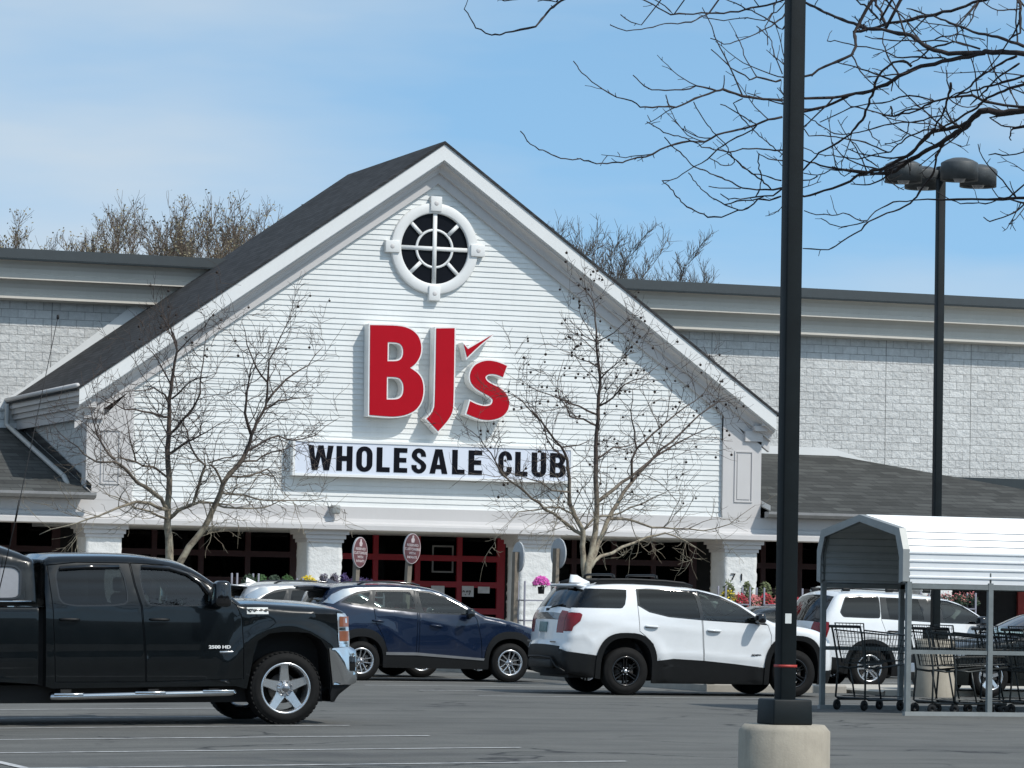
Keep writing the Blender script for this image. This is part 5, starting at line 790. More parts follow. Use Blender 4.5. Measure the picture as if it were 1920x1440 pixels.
def crossover(name, label, loc, pk, group=None, glassf='glass', glassr='glass', mir='gloss'):
    t = thing(name, label, 'car', loc, group)
    a1 = arch_poly(0, .345, .40, .425, .1); a2 = arch_poly(-2.745, .345, .40, .425, .1)
    o1 = arch_poly(0, .345, .475, .548, .1, p=2.4); o2 = arch_poly(-2.745, .345, .475, .565, .1, p=2.4)
    sp = dict(W=1.87, zb=1.16, zm=.85, tum=.30, tum2=.22, belly=.06, shoulder=.025, taper_r=(.75,.13), taper_f=(.85,.20),
      prof=[(-3.50,.30,'rb',.05,.05,1),(-3.60,.45,'rb',.07,.08),(-3.63,.75,'tg',.08,.1),(-3.58,1.02,'tg',.08,.1),(-3.49,1.19,'rg',.08,.1),(-3.38,1.40,'rg',.07,.08),(-3.30,1.55,'roof',.04,.06),(-3.24,1.595,'roof',.03,.05),(-2.98,1.645,'roof',.04,.05),(-2.31,1.675,'roof',.04,.05),(-1.79,1.66,'roof',.04,.05),
        (-1.48,1.622,'roof',.04,.05),(-1.26,1.562,'ws',.06,.05),(-1.02,1.447,'ws',.08,.05),(-.716,1.285,'ws',.08,.05),(-.45,1.142,'hood',.05,.05,1),(-.1,1.09,'hood',.05,.08),(.125,1.042,'hood',.05,.09),(.3,.992,'hood',.05,.1),(.55,.92,'hood',.06,.12),(.74,.82,'front',.1,.15),(.83,.65,'front',.12,.18),(.84,.42,'front',.12,.15),(.74,.24,'front',.1,.08,1)],
      bottom=[(.5,.22),(-.5,.225),(-2.3,.235),(-3.2,.27)], arches=[a1, a2],
      creases=[([(-3.2,1.30),(-3.0,1.275),(-2.3,1.18),(-1.62,1.085),(-1.19,1.0)],.022,.05), ([(-.85,.99),(-.47,1.055),(.26,.985),(.6,.90)],.018,.05), ([(-2.3,.95),(-1.85,.60)],.012,.05), ([(-1.1,.80),(-.65,.50)],.008,.05)],
      grid=.05)
    wq = rnd([(-3.03,1.385),(-2.88,1.475),(-2.55,1.552),(-2.64,1.36),(-2.73,1.325),(-2.95,1.352)], .08)
    wr = rnd([(-2.46,1.552),(-1.82,1.562),(-1.75,1.255),(-2.51,1.29)], .06); wf = rnd([(-1.68,1.562),(-1.475,1.546),(-1.203,1.462),(-.84,1.258),(-.9,1.195),(-1.617,1.213)], .06)
    dlo = [(-3.12,1.352),(-2.95,1.47),(-2.80,1.538),(-2.55,1.583),(-1.8,1.595),(-1.45,1.568),(-1.2,1.49),(-.76,1.245),(-.80,1.168),(-1.6,1.188),(-2.52,1.258),(-2.8,1.296)]
    ch = [(-3.42,1.335),(-3.26,1.49),(-3.05,1.585),(-2.8,1.618),(-2.3,1.632),(-1.8,1.622),(-1.45,1.590),(-1.2,1.512),(-.73,1.252),(-.77,1.24),(-1.21,1.492),(-1.45,1.568),(-1.8,1.597),(-2.5,1.588),(-2.80,1.545),(-3.02,1.45),(-3.25,1.325)]
    dr = [(-2.515,1.575),(-2.53,1.27),(-2.49,1.0),(-2.36,.78),(-2.28,.55),(-2.25,.46),(-1.745,.46),(-1.725,1.2),(-1.765,1.588)]
    df = [(-1.715,1.588),(-1.69,1.2),(-1.70,.46),(-.52,.40),(-.55,.75),(-.64,1.12),(-.76,1.23),(-1.2,1.475),(-1.45,1.56)]
    sp['regions'] = [('strip', [(-2.30,.505),(-1.75,.505),(-.48,.415),(-.5,.378),(-1.75,.455),(-2.30,.455)], .03), ('clad', o1, .018), ('clad', o2, .018),
      ('clad', [(-2.4,.1),(-2.35,.455),(-1.75,.46),(-.45,.39),(-.35,.1)], .018), ('win_q', wq, -.006), ('win_r', wr, -.008), ('win_f', wf, -.008), ('chrome', ch, .006), ('trim', dlo, -.003),
      *door_regions('door_r', dr, 0), *door_regions('door_f', df, 0), ('clad', [(-4,.1),(-4,.6),(-3.2,.5),(-3.1,.1)], .0), ('clad', [(.3,.1),(.45,.42),(1.2,.4),(1.2,.1)], 0.),
      ('tail', [(-4,1.06),(-3.26,1.10),(-3.22,1.02),(-3.35,.95),(-4,.93)], .004), ('head', [(.42,.80),(1,.84),(1,.60),(.55,.66)], .004)]
    def lf(lab, tt, x, z):
        if lab == 'rg' and abs(tt) < .9: return 'rear_glass'
        if lab == 'ws' and abs(tt) < .93: return 'windshield'
        if lab == 'tg' and .94 < z < 1.08: return 'tail' if abs(tt) > .5 else 'tailbar'
        if lab == 'rb' and z < .6: return 'clad'
        if lab == 'front' and z < .7 and abs(tt) < .8: return 'grille'
        return 'body'
    sp['loft'] = lf
    p = std_parts(pk, glassf, glassr); p['strip'] = ('sill_strip', 'stripgrey', None, True, 'strip', None)
    sh = Shell(sp); ob = sh.build(t, p, M)
    sl = MB(); sl.rbox((-3.40,0,1.615), (.30,1.28,.035), .014, 0, Matrix.Rotation(R(4), 3, 'Y')); sl.build('spoiler', M[pk], t, world=False)
    sl = MB(); sl.rbox((-3.44,0,1.575), (.20,1.12,.045), .015, 0, Matrix.Rotation(R(10), 3, 'Y')); sl.build('spoiler_lip', M['plastic'], t, world=False)
    fin = MB(); fin.add([(-3.12,-.03,1.68),(-3.12,.03,1.68),(-2.92,.02,1.69),(-2.92,-.02,1.69),(-3.10,0,1.77)], [(0,1,4),(1,2,4),(2,3,4),(3,0,4)]); fin.build('antenna_fin', M[pk], t, world=False)
    wh = dict(n=5, arms=[(-.026,-.047,.011,.013),(.026,.047,.011,.013)], conv=-1, r1=.05)
    for cx in (0, -2.745):
        for sg in (-1, 1): wheel(t, cx, .345, .93, sg, .345, .225, .222, wh, 'alloy', .15, 5, .05, 75, .062, dish=.34)
    for sg in (-1, 1):
        handle_part(ob[('door_r', sg)], sh, -2.56, -2.35, 1.055, 1.035, pk, sg); handle_part(ob[('door_f', sg)], sh, -1.50, -1.28, .985, .965, pk, sg)
        mirror_part(t, sh, -.80, 1.165, (.15,.22,.15), mir, sg, .13, .0)
    # roof rails
    for sg in (-1, 1):
        mb = MB(); mb.tube([(-2.75,sg*.60,1.672),(-2.6,sg*.60,1.715),(-2.2,sg*.60,1.728),(-1.75,sg*.60,1.712),(-1.6,sg*.60,1.668)], .014, 6); mb.build('roof_rail', M['gloss'], t, world=False)
    finish_cabin(t, sh, -3.3, .6, 1.3, [(-1.45,(-.36,.36),.5),(-2.35,(-.36,.36),.6)], -.78, .98, 'seatlt', .55)
    return t

def suv_white():
    t = thing('suv', 'white three-row SUV with black wheels and black lower cladding behind the dark pole', 'car', (21.25, 55.36, .0))
    a1 = arch_poly(0, .375, .43, .52, .05, p=2.6); a2 = [(x+2.857, z) for x, z in a1]
    o1 = arch_poly(0, .375, .515, .60, .05, p=2.7); o2 = [(x+2.857, z) for x, z in o1]
    sp = dict(W=1.915, zb=1.22, zm=.95, tum=.25, tum2=.20, belly=.06, shoulder=.015, taper_r=(.65,.14), taper_f=(.8,.17),
      prof=[(-.92,.33,'rb',.05,.05,1),(-1.0,.45,'rb',.06,.08),(-1.03,.62,'rb',.08,.12),(-1.02,.75,'tg',.08,.13),(-.985,.82,'tg',.07,.13),(-.97,1.0,'tg',.07,.13),(-.94,1.2,'tg',.06,.12),(-.865,1.335,'rg',.06,.11),(-.75,1.50,'rg',.06,.10),(-.645,1.635,'roof',.05,.08),(-.58,1.682,'roof',.03,.06),(-.4,1.712,'roof',.035,.06),(0,1.732,'roof',.04,.06),(.63,1.718,'roof',.04,.06),(1.01,1.692,'roof',.04,.06),
        (1.32,1.655,'roof',.04,.06),(1.62,1.585,'ws',.05,.05),(1.95,1.447,'ws',.07,.05),(2.2,1.305,'ws',.08,.05),(2.50,1.168,'hood',.05,.06,1),(2.93,1.115,'hood',.05,.09),(3.22,1.07,'hood',.05,.1),(3.43,1.0,'hood',.06,.12),(3.57,.88,'front',.08,.13),(3.62,.7,'front',.1,.15),(3.62,.45,'front',.1,.13),(3.54,.22,'front',.08,.08,1)],
      bottom=[(3.3,.2),(2.4,.19),(.45,.19),(-.45,.25)], arches=[a1, a2],
      creases=[([(-.7,1.16),(-.2,1.12),(1.2,1.02),(2.5,1.0)],.010,.06), ([(.55,.66),(1.3,.645),(2.3,.56)],.018,.05), ([(-.95,.88),(-.7,.93),(-.56,.80)],.015,.05)],
      flares=[((0,.375,.64),.018,.10), ((2.857,.375,.64),.018,.10)], grid=.045)
    wq = [(-1.2,1.35),(-.9,1.655),(-.207,1.652),(.035,1.645),(.02,1.533),(-.012,1.417),(-.06,1.36),(-.10,1.35)]
    wr = rnd([(.232,1.645),(.383,1.655),(1.175,1.632),(1.248,1.21),(.70,1.25),(.39,1.318),(.228,1.41)], .07)
    wf = rnd([(1.255,1.622),(1.577,1.55),(1.88,1.415),(2.137,1.258),(2.30,1.155),(2.12,1.17),(1.489,1.196),(1.305,1.206)], .05)
    tr = [(.2,1.66),(.383,1.672),(1.2,1.652),(1.6,1.562),(1.9,1.43),(2.15,1.272),(2.40,1.125),(2.12,1.148),(1.29,1.185),(.70,1.228),(.38,1.298),(.196,1.40)]
    dr = [(.198,1.655),(.194,1.39),(.206,1.0),(.30,.93),(.44,.80),(.50,.45),(1.308,.45),(1.302,.56),(1.262,1.18),(1.222,1.65)]
    df = [(1.234,1.65),(1.276,1.18),(1.314,.56),(1.318,.45),(2.425,.40),(2.445,.97),(2.394,1.127),(2.15,1.275),(1.9,1.435),(1.6,1.567)]
    sp['regions'] = [('win_q', wq, -.006), ('win_r', wr, -.008), ('win_f', wf, -.008), ('trim', tr, -.002),
      ('clad', o1, .028), ('clad', o2, .028),
      ('clad', [(-1.3,.05),(-1.3,.76),(-1.097,.745),(-.958,.672),(-.465,.611),(0,.6),(.505,.544),(.793,.58),(1.296,.557),(1.817,.513),(2.294,.461),(2.5,.44),(2.9,.43),(3.40,.42),(3.9,.45),(3.9,.05)], .010),
      ('tail', rnd([(-1.3,1.28),(-.765,1.274),(-.733,1.246),(-.768,1.145),(-.87,1.06),(-.89,.985),(-1.3,.982)], .05), .012),
      ('head', rnd([(3.43,.950),(3.9,.950),(3.9,.80),(3.47,.86)], .05), .006),
      *door_regions('door_r', dr, 0), *door_regions('door_f', df, 0)]
    def lf(lab, tt, x, z):
        if lab == 'rg' and abs(tt) < .999: return 'rear_glass'
        if lab == 'ws' and abs(tt) < .93: return 'windshield'
        if lab == 'tg':
            if .975 < z < 1.275 and abs(tt) > .72: return 'tail'
            if 1.14 < z < 1.25: return 'tailbar'
        if lab == 'rb' and z < .755: return 'clad'
        if lab == 'front' and abs(tt) < .75: return 'grille'
        return 'body'
    sp['loft'] = lf
    p = std_parts('whitepaint', 'glass', 'tint'); p['win_q'] = ('quarter_window', 'tint', None, True, 'win_q', None)
    sh = Shell(sp); ob = sh.build(t, p, M)
    # spoiler, fin, rails and cross bars on the roof
    s = MB(); s.rbox((-.625,0,1.694), (.21,1.22,.045), .02, 0, Matrix.Rotation(R(6), 3, 'Y')); s.build('spoiler', M['whitepaint'], t, world=False)
    s = MB(); s.rbox((-.70,-.3,1.660), (.05,.34,.025), .01); s.build('brake_lamp', M['gloss'], t, world=False)
    f = MB(); vs = []
    prof = [(-.62,.0),(-.60,.12),(-.50,.115),(-.40,.06),(-.28,.01)]
    for x, h in prof: vs += [(x,-.045,1.745),(x,.045,1.745),(x,.018,1.75+h),(x,-.018,1.75+h)]
    f.add(vs, [q for k in range(4) for q in ((4*k,4*k+4,4*k+7,4*k+3),(4*k+3,4*k+7,4*k+6,4*k+2),(4*k+2,4*k+6,4*k+5,4*k+1))]+[(0,3,2,1)], 0, True); f.build('antenna_fin', M['whitepaint'], t, world=False)
    for sg in (-1, 1):
        r = MB(); r.tube([(-.52,sg*.66,1.745),(-.35,sg*.66,1.795),(.2,sg*.66,1.805),(.75,sg*.66,1.79),(1.05,sg*.66,1.765),(1.2,sg*.66,1.715)], .024, 8)
        r.add([(x,sg*.66+o,z) for x, z in ((-.45,1.72),(.2,1.74),(1.1,1.70)) for o in (-.012,.012)]+[(x,sg*.66+o,z) for x, z in ((-.35,1.795),(.2,1.80),(1.05,1.765)) for o in (-.012,.012)], [(0,2,8,6),(2,4,10,8),(1,7,9,3),(3,9,11,5)])
        r.build('roof_rail', M['plastic'], t, world=False)
    for x in (-.12, .60):
        c = MB(); c.tube([(x,-.66,1.81),(x,-.63,1.865),(x,-.5,1.88),(x,.5,1.88),(x,.63,1.865),(x,.66,1.81)], [.024,.022,.02,.02,.022,.024], 8); c.build('cross_bar', M['plastic'], t, world=False)
    wi = MB(); wi.tube([(-.925,.05,1.325),(-.93,-.1,1.36),(-.895,-.48,1.40)], .013, 6); wi.rbox((-.94,.06,1.315),(.05,.12,.05),.015); wi.build('wiper', M['plastic'], t, world=False)
    pl = MB(); pl.rbox((-1.046,.0,1.045), (.02,.31,.16), .006, 0, Matrix.Rotation(R(6), 3, 'Y')); pl.build('license_plate', M['plate'], t, world=False)
    b = MB()
    for y0, y1 in ((.42,.62),(-.66,-.42)): b.box(-1.085,-1.078+.0, y0, y1, .80, .826)
    b.build('badge', M['alloyhub'], t, world=False)
    # sculpted lower bumper
    d = MB(); d.rbox((-1.06,0,.47), (.10,1.05,.16), .04); d.tube([(-1.0,-.86,.36),(-1.06,-.62,.44),(-1.1,-.5,.57),(-1.11,0,.585),(-1.1,.5,.57),(-1.06,.62,.44),(-1.0,.86,.36)], .016, 6)
    d.build('diffuser', M['plastic'], t, world=False)
    wh = dict(n=6, arms=[(-.016,-.028,.009,.014),(.016,.028,.009,.014)], conv=-1, r1=.05)
    for cx in (0, 2.857):
        for sg in (-1, 1): wheel(t, cx, .375, .945, sg, .375, .245, .228, wh, 'blackalloy', .15, 6, .056, 90, .06, cap='alloy', dish=.33)
    for sg in (-1, 1):
        for key, x0, x1, z0, z1 in (('door_r',.29,.52,1.085,1.075),('door_f',1.34,1.58,1.035,1.025)):
            handle_part(ob[(key, sg)], sh, x0, x1, z0, z1, 'whitepaint', sg)
            hb = MB(); hb.rbox(((x0+x1)/2, sg*(sh.at((x0+x1)/2, z0-.018)+.004), z0-.018), (.2,.012,.02), .005); hb.build('handle_recess', M['smoke'], ob[(key, sg)], world=False)
        mirror_part(t, sh, 2.20, 1.19, (.15,.22,.16), 'gloss', sg, .14, .0)
        f = lambda u, v, d_, sg=sg: ((2.11+u if sg < 0 else 2.30-u), sg*(sh.at(2.2,.655)+.010-d_), .645+v)
        text_mb('ACADIA', .036, f, .01, .001, sx=1.25).build('badge', M['ink'], ob[('door_f', sg)], world=False)
    finish_cabin(t, sh, -.85, 3.4, 1.3, [(1.45,(-.38,.38),.52),(.6,(-.38,.38),.5),(-.2,(-.36,.36),.5)], 2.2, 1.0, 'seat', .62)
    return t

def suv_rail():
    t = thing('suv', 'white SUV with grey roof rails and silver five-spoke wheels seen through the trolley shelter', 'car', (28.56, 62.1, -.03))
    a1 = arch_poly(0, .38, .43, .45, .05, p=2.3); a2 = [(x+2.865, z) for x, z in a1]
    o1 = arch_poly(0, .38, .50, .52, .05, p=2.3); o2 = [(x+2.865, z) for x, z in o1]
    sp = dict(W=1.98, zb=1.20, zm=.9, tum=.24, tum2=.2, belly=.06, shoulder=.02, taper_r=(.5,.10), taper_f=(.8,.17),
      prof=[(-.85,.36,'rb',.05,.05,1),(-.97,.5,'rb',.06,.08),(-.985,.8,'tg',.07,.1),(-.95,1.05,'tg',.07,.1),(-.90,1.18,'rg',.07,.09),(-.74,1.45,'rg',.07,.08),(-.60,1.65,'roof',.05,.07),(-.5,1.70,'roof',.06,.06),(0,1.725,'roof',.07,.06),(.6,1.71,'roof',.07,.06),(1.1,1.69,'roof',.06,.06),(1.48,1.65,'roof',.05,.06),(1.79,1.58,'ws',.06,.05),(2.09,1.432,'ws',.08,.05),(2.4,1.232,'ws',.08,.05),(2.56,1.15,'hood',.05,.07,1),(2.95,1.11,'hood',.06,.1),(3.4,1.03,'hood',.06,.12),(3.7,.86,'front',.08,.13),(3.78,.6,'front',.08,.12),(3.72,.3,'front',.08,.08,1)],
      bottom=[(3.3,.27),(.5,.24),(-.5,.28)], arches=[a1, a2], creases=[([(-.9,1.05),(1,.98),(2.6,.98)],.012,.06), ([(.5,.55),(2.4,.52)],.015,.05)], grid=.055)
    wq = rnd([(-.43,1.64),(-.18,1.66),(.215,1.658),(.195,1.29),(-.515,1.305),(-.56,1.375)], .06); wr = rnd([(.36,1.645),(1.0,1.64),(1.085,1.255),(.38,1.27)], .05); wf = rnd([(1.42,1.615),(1.585,1.60),(1.867,1.515),(2.11,1.375),(2.2,1.29),(2.12,1.215),(1.471,1.225)], .05)
    tr = [(.24,1.662),(1.42,1.632),(1.6,1.615),(1.88,1.53),(2.35,1.24),(2.3,1.195),(1.45,1.21),(.22,1.265)]
    dr = [(.245,1.65),(.225,1.25),(.33,.95),(.47,.75),(.52,.38),(1.17,.38),(1.2,1.2),(1.16,1.64)]; df = [(1.175,1.64),(1.215,1.2),(1.185,.38),(2.36,.40),(2.38,1.0),(2.36,1.2),(1.9,1.505),(1.6,1.60)]
    sp['regions'] = [('win_q', wq, -.006), ('win_r', wr, -.008), ('win_f', wf, -.008), ('trim', tr, -.002), ('trim', offset_poly(wq, .02), -.002), ('clad', o1, .016), ('clad', o2, .016), ('clad', [(-1.2,.05),(-1.2,.62),(-.5,.55),(.5,.46),(2.4,.46),(4,.5),(4,.05)], .008),
      ('tail', [(-1.3,1.19),(-.80,1.195),(-.795,1.085),(-.85,.92),(-1.3,.92)], .008), ('head', [(3.3,.93),(4,.9),(4,.74),(3.5,.78)], .005), *door_regions('door_r', dr, 0), *door_regions('door_f', df, 0)]
    def lf(lab, tt, x, z):
        if lab == 'rg' and abs(tt) < .93: return 'rear_glass'
        if lab == 'ws' and abs(tt) < .93: return 'windshield'
        if lab == 'tg' and .92 < z < 1.19 and abs(tt) > .7: return 'tail'
        if lab == 'rb' and z < .62: return 'clad'
        if lab == 'front' and abs(tt) < .75: return 'grille'
        return 'body'
    sp['loft'] = lf
    sh = Shell(sp); ob = sh.build(t, std_parts('whitepaint', 'glass', 'tint'), M)
    for sg in (-1, 1):
        r = MB(); r.tube([(-.45,sg*.68,1.755),(-.3,sg*.68,1.825),(.4,sg*.68,1.838),(1.1,sg*.68,1.81),(1.35,sg*.68,1.745)], .02, 8)
        r.build('roof_rail', M['galvlt'], t, world=False)
        q = MB()
        for x in (-.36,.5,1.24): q.rbox((x,sg*.68,1.785),(.16,.06,.07),.02)
        q.build('rail_foot', M['plastic'], t, world=False)
        handle_part(ob[('door_r', sg)], sh, .33, .55, 1.05, 1.045, 'plastic', sg); handle_part(ob[('door_f', sg)], sh, 1.28, 1.5, 1.02, 1.015, 'chrome', sg)
        mirror_part(t, sh, 2.14, 1.2, (.17,.24,.19), 'gloss', sg, .15, .0)
    wh = dict(n=5, arms=[(-.018,-.035,.016,.02),(.018,.035,.016,.02)], conv=-1, r1=.05)
    for cx in (0, 2.865):
        for sg in (-1, 1): wheel(t, cx, .38, .97, sg, .38, .25, .238, wh, 'alloy', .16, 5, .055, 100, .065, dish=.34)
    finish_cabin(t, sh, -.8, 3.5, 1.35, [(1.5,(-.4,.4),.54),(.6,(-.4,.4),.54)], 2.2, 1.02, 'seatlt', .6)
    return t

def sedan(label, loc, rz, pk):
    t = thing('sedan', label, 'car', loc, rot=(0, 0, rz))
    a1 = arch_poly(0, .33, .38, .38, .05); a2 = [(x+2.8, z) for x, z in a1]
    sp = dict(W=1.84, zb=.98, zm=.75, tum=.38, tum2=.3, belly=.06, shoulder=.02, taper_r=(.8,.14), taper_f=(.9,.22),
      prof=[(-.9,.3,'rb',.06,.06,1),(-1.03,.5,'rb',.09,.1),(-1.03,.85,'tg',.09,.1),(-.95,1.04,'trunk',.05,.09),(-.5,1.085,'trunk',.04,.08),(-.30,1.11,'rg',.06,.06),(.2,1.33,'rg',.07,.06),(.55,1.385,'roof',.05,.06),(1.0,1.40,'roof',.05,.06),(1.35,1.375,'roof',.05,.06),(1.6,1.31,'ws',.07,.05),(2.1,1.08,'ws',.09,.05),(2.4,.955,'hood',.06,.06,1),(2.9,.90,'hood',.06,.1),(3.4,.80,'hood',.07,.13),(3.62,.66,'front',.13,.17),(3.67,.45,'front',.14,.16),(3.55,.2,'front',.1,.08,1)],
      bottom=[(3.2,.19),(.5,.2),(-.5,.24)], arches=[a1, a2], creases=[([(-.9,.93),(1.2,.88),(2.6,.86)],.014,.05), ([(.5,.45),(2.3,.40)],.012,.05)], grid=.06)
    wr = rnd([(.1,1.23),(.45,1.335),(.98,1.345),(1.0,1.01),(.12,1.05)], .06); wf = rnd([(1.06,1.345),(1.35,1.325),(1.62,1.245),(2.05,1.045),(2.0,1.0),(1.08,1.01)], .06)
    dr = [(-.05,1.15),(.1,.80),(.4,.6),(.45,.3),(1.02,.3),(1.04,1.0),(1.02,1.36),(.45,1.345)]; df = [(1.035,1.36),(1.055,1.0),(1.035,.3),(2.28,.3),(2.32,.7),(2.28,.95),(2.1,1.045),(1.62,1.27),(1.35,1.345)]
    sp['regions'] = [('win_r', wr, -.007), ('win_f', wf, -.007), ('trim', offset_poly(wr, .02), -.002), ('trim', offset_poly(wf, .02), -.002), *door_regions('door_r', dr, 0), *door_regions('door_f', df, 0),
      ('tail', [(-1.3,.96),(-.75,.98),(-.8,.84),(-1.3,.80)], .006), ('head', rnd([(3.12,.76),(3.9,.76),(3.9,.60),(3.35,.63)], .08), .006)]
    def lf(lab, tt, x, z):
        if lab == 'rg' and abs(tt) < .93: return 'rear_glass'
        if lab == 'ws' and abs(tt) < .93: return 'windshield'
        if lab == 'tg' and z > .8 and abs(tt) > .55: return 'tail'
        if lab == 'front' and z < .62 and abs(tt) < .55: return 'grille'
        if lab == 'front' and z > .58 and abs(tt) > .6: return 'head'
        return 'body'
    sp['loft'] = lf
    sh = Shell(sp); ob = sh.build(t, std_parts(pk, 'glass', 'glass'), M)
    wh = dict(n=5, arms=[(0,0,.03,.035)], conv=-1)
    for cx in (0, 2.8):
        for sg in (-1, 1): wheel(t, cx, .33, .91, sg, .33, .22, .215, wh, 'alloy', .14, 5, .05, 90, .06, dish=.34)
    for sg in (-1, 1):
        handle_part(ob[('door_r', sg)], sh, .28, .48, .86, .855, pk, sg); handle_part(ob[('door_f', sg)], sh, 1.12, 1.32, .85, .845, pk, sg)
        mirror_part(t, sh, 1.98, 1.03, (.14,.2,.14), pk, sg, .12)
    pl = MB(); pl.rbox((3.825,0,.46), (.015,.31,.15), .005); pl.build('license_plate', M['paper'], t, world=False)
    finish_cabin(t, sh, -.85, 3.3, 1.3, [(1.25,(-.36,.36),.5),(.45,(-.36,.36),.6)], 1.95, .84, 'seat', .42)
    return t

def cars():
    truck()
    crossover('crossover', 'dark blue crossover with chrome window arch parked just past the pickup bonnet', (22.06, 63.03, 0.), 'bluepaint')
    crossover('crossover', 'silver crossover with a red taillight mostly hidden behind the dark blue one', (21.40, 66.0, 0.), 'silverpaint', glassr='tint')
    suv_white(); suv_rail()
    sedan('dark sedan with its nose just beyond the trolley shelter carts', (30.95, 56.45, 0.), math.pi, 'darkpaint')
    sedan('dark sedan whose roof shows behind the bonnet of the white SUV with black wheels', (29.9, 70.2, .0), 0, 'darkpaint')
# ------------------------------------------------------------------ ground
def gz(x, y):
    f = max(0., min(1., (60-y)/12.)); f = f*f*(3-2*f)
    d = 12.4-x
    return -.0148*max(0., min(d, 30.))*f
def ground():
    xs = sorted(set([-420,-250,-120,-60]+list(range(-30, 64, 3))+[80,120,200,320,460]))
    ys = sorted(set([-420,-220,-100,-40]+list(range(-10, 90, 3))+[110,150,220,340,520]))
    mb = MB(); n = len(ys)
    mb.add([(x, y, gz(x, y)) for x in xs for y in ys], [(i*n+j, (i+1)*n+j, (i+1)*n+j+1, i*n+j+1) for i in range(len(xs)-1) for j in range(n-1)], 0, True)
    struct(mb.build('ground', asphalt()))
    rng = random.Random(4)
    def line(x0, y0, x1, y1, w=.1):
        m = MB(); k = 24; dx, dy = x1-x0, y1-y0; L = math.hypot(dx, dy); nx, ny = -dy/L*w/2, dx/L*w/2; vs = []
        for i in range(k+1):
            t = i/k; x, y = x0+dx*t, y0+dy*t; a = rng.uniform(.8, 1.1)
            vs += [(x+nx*a, y+ny*a, gz(x, y)+.006), (x-nx*a, y-ny*a, gz(x, y)+.006)]
        m.add(vs, [(2*i+1, 2*i+3, 2*i+2, 2*i) for i in range(k)])
        struct(m.build('parking_line', M['line']))
    for i in range(-1, 6): line(12.45, 31.84+2.86*i-.0*i, 6.9, 31.84+2.86*i)
    line(6.9, 26, 6.9, 47.5)
    for i in range(5): line(18.4, 53.2+2.86*i, 23.6, 53.2+2.86*i)
    for i in range(5): line(27.0+3.9, 54.0+2.86*i, 32.5, 54.0+2.86*i)
    # kerbed strip in front of the second row
    k = MB(); prof = [(0,0),(0,.11),(.03,.135),(.15,.14)]
    k.sweep(prof, [lambda a, b: (23.77+a, 57.2, b), lambda a, b: (23.77+a, 73.5, b)], 0)
    k.sweep([(a, b) for a, b in prof], [lambda a, b: (23.77, 57.2+a, b), lambda a, b: (26.3, 57.2+a, b)], 0)
    k.box(23.92, 26.3, 57.35, 73.5, .0, .137)
    struct(k.build('kerb_island', M['kerb']))
    m = MB(); m.box(24.1, 26.1, 62.0, 73.2, .10, .165); struct(m.build('mulch_bed', M['mulch'], None), kind='structure')
    p = MB(); p.box(26.4, 44, 55.9, 59.9, 0, .09); p.sweep([(0,0),(-.04,.06),(0,.09)], [lambda a, b: (26.4+a, 55.9, b), lambda a, b: (26.4+a, 59.9, b)], 0)
    struct(p.build('concrete_island', M['walk']))
    w = MB(); w.box(2, 70, 75.6, 88, 0, .14); w.box(2, 70, 75.3, 75.6, 0, .15)
    struct(w.build('sidewalk', M['walk']))

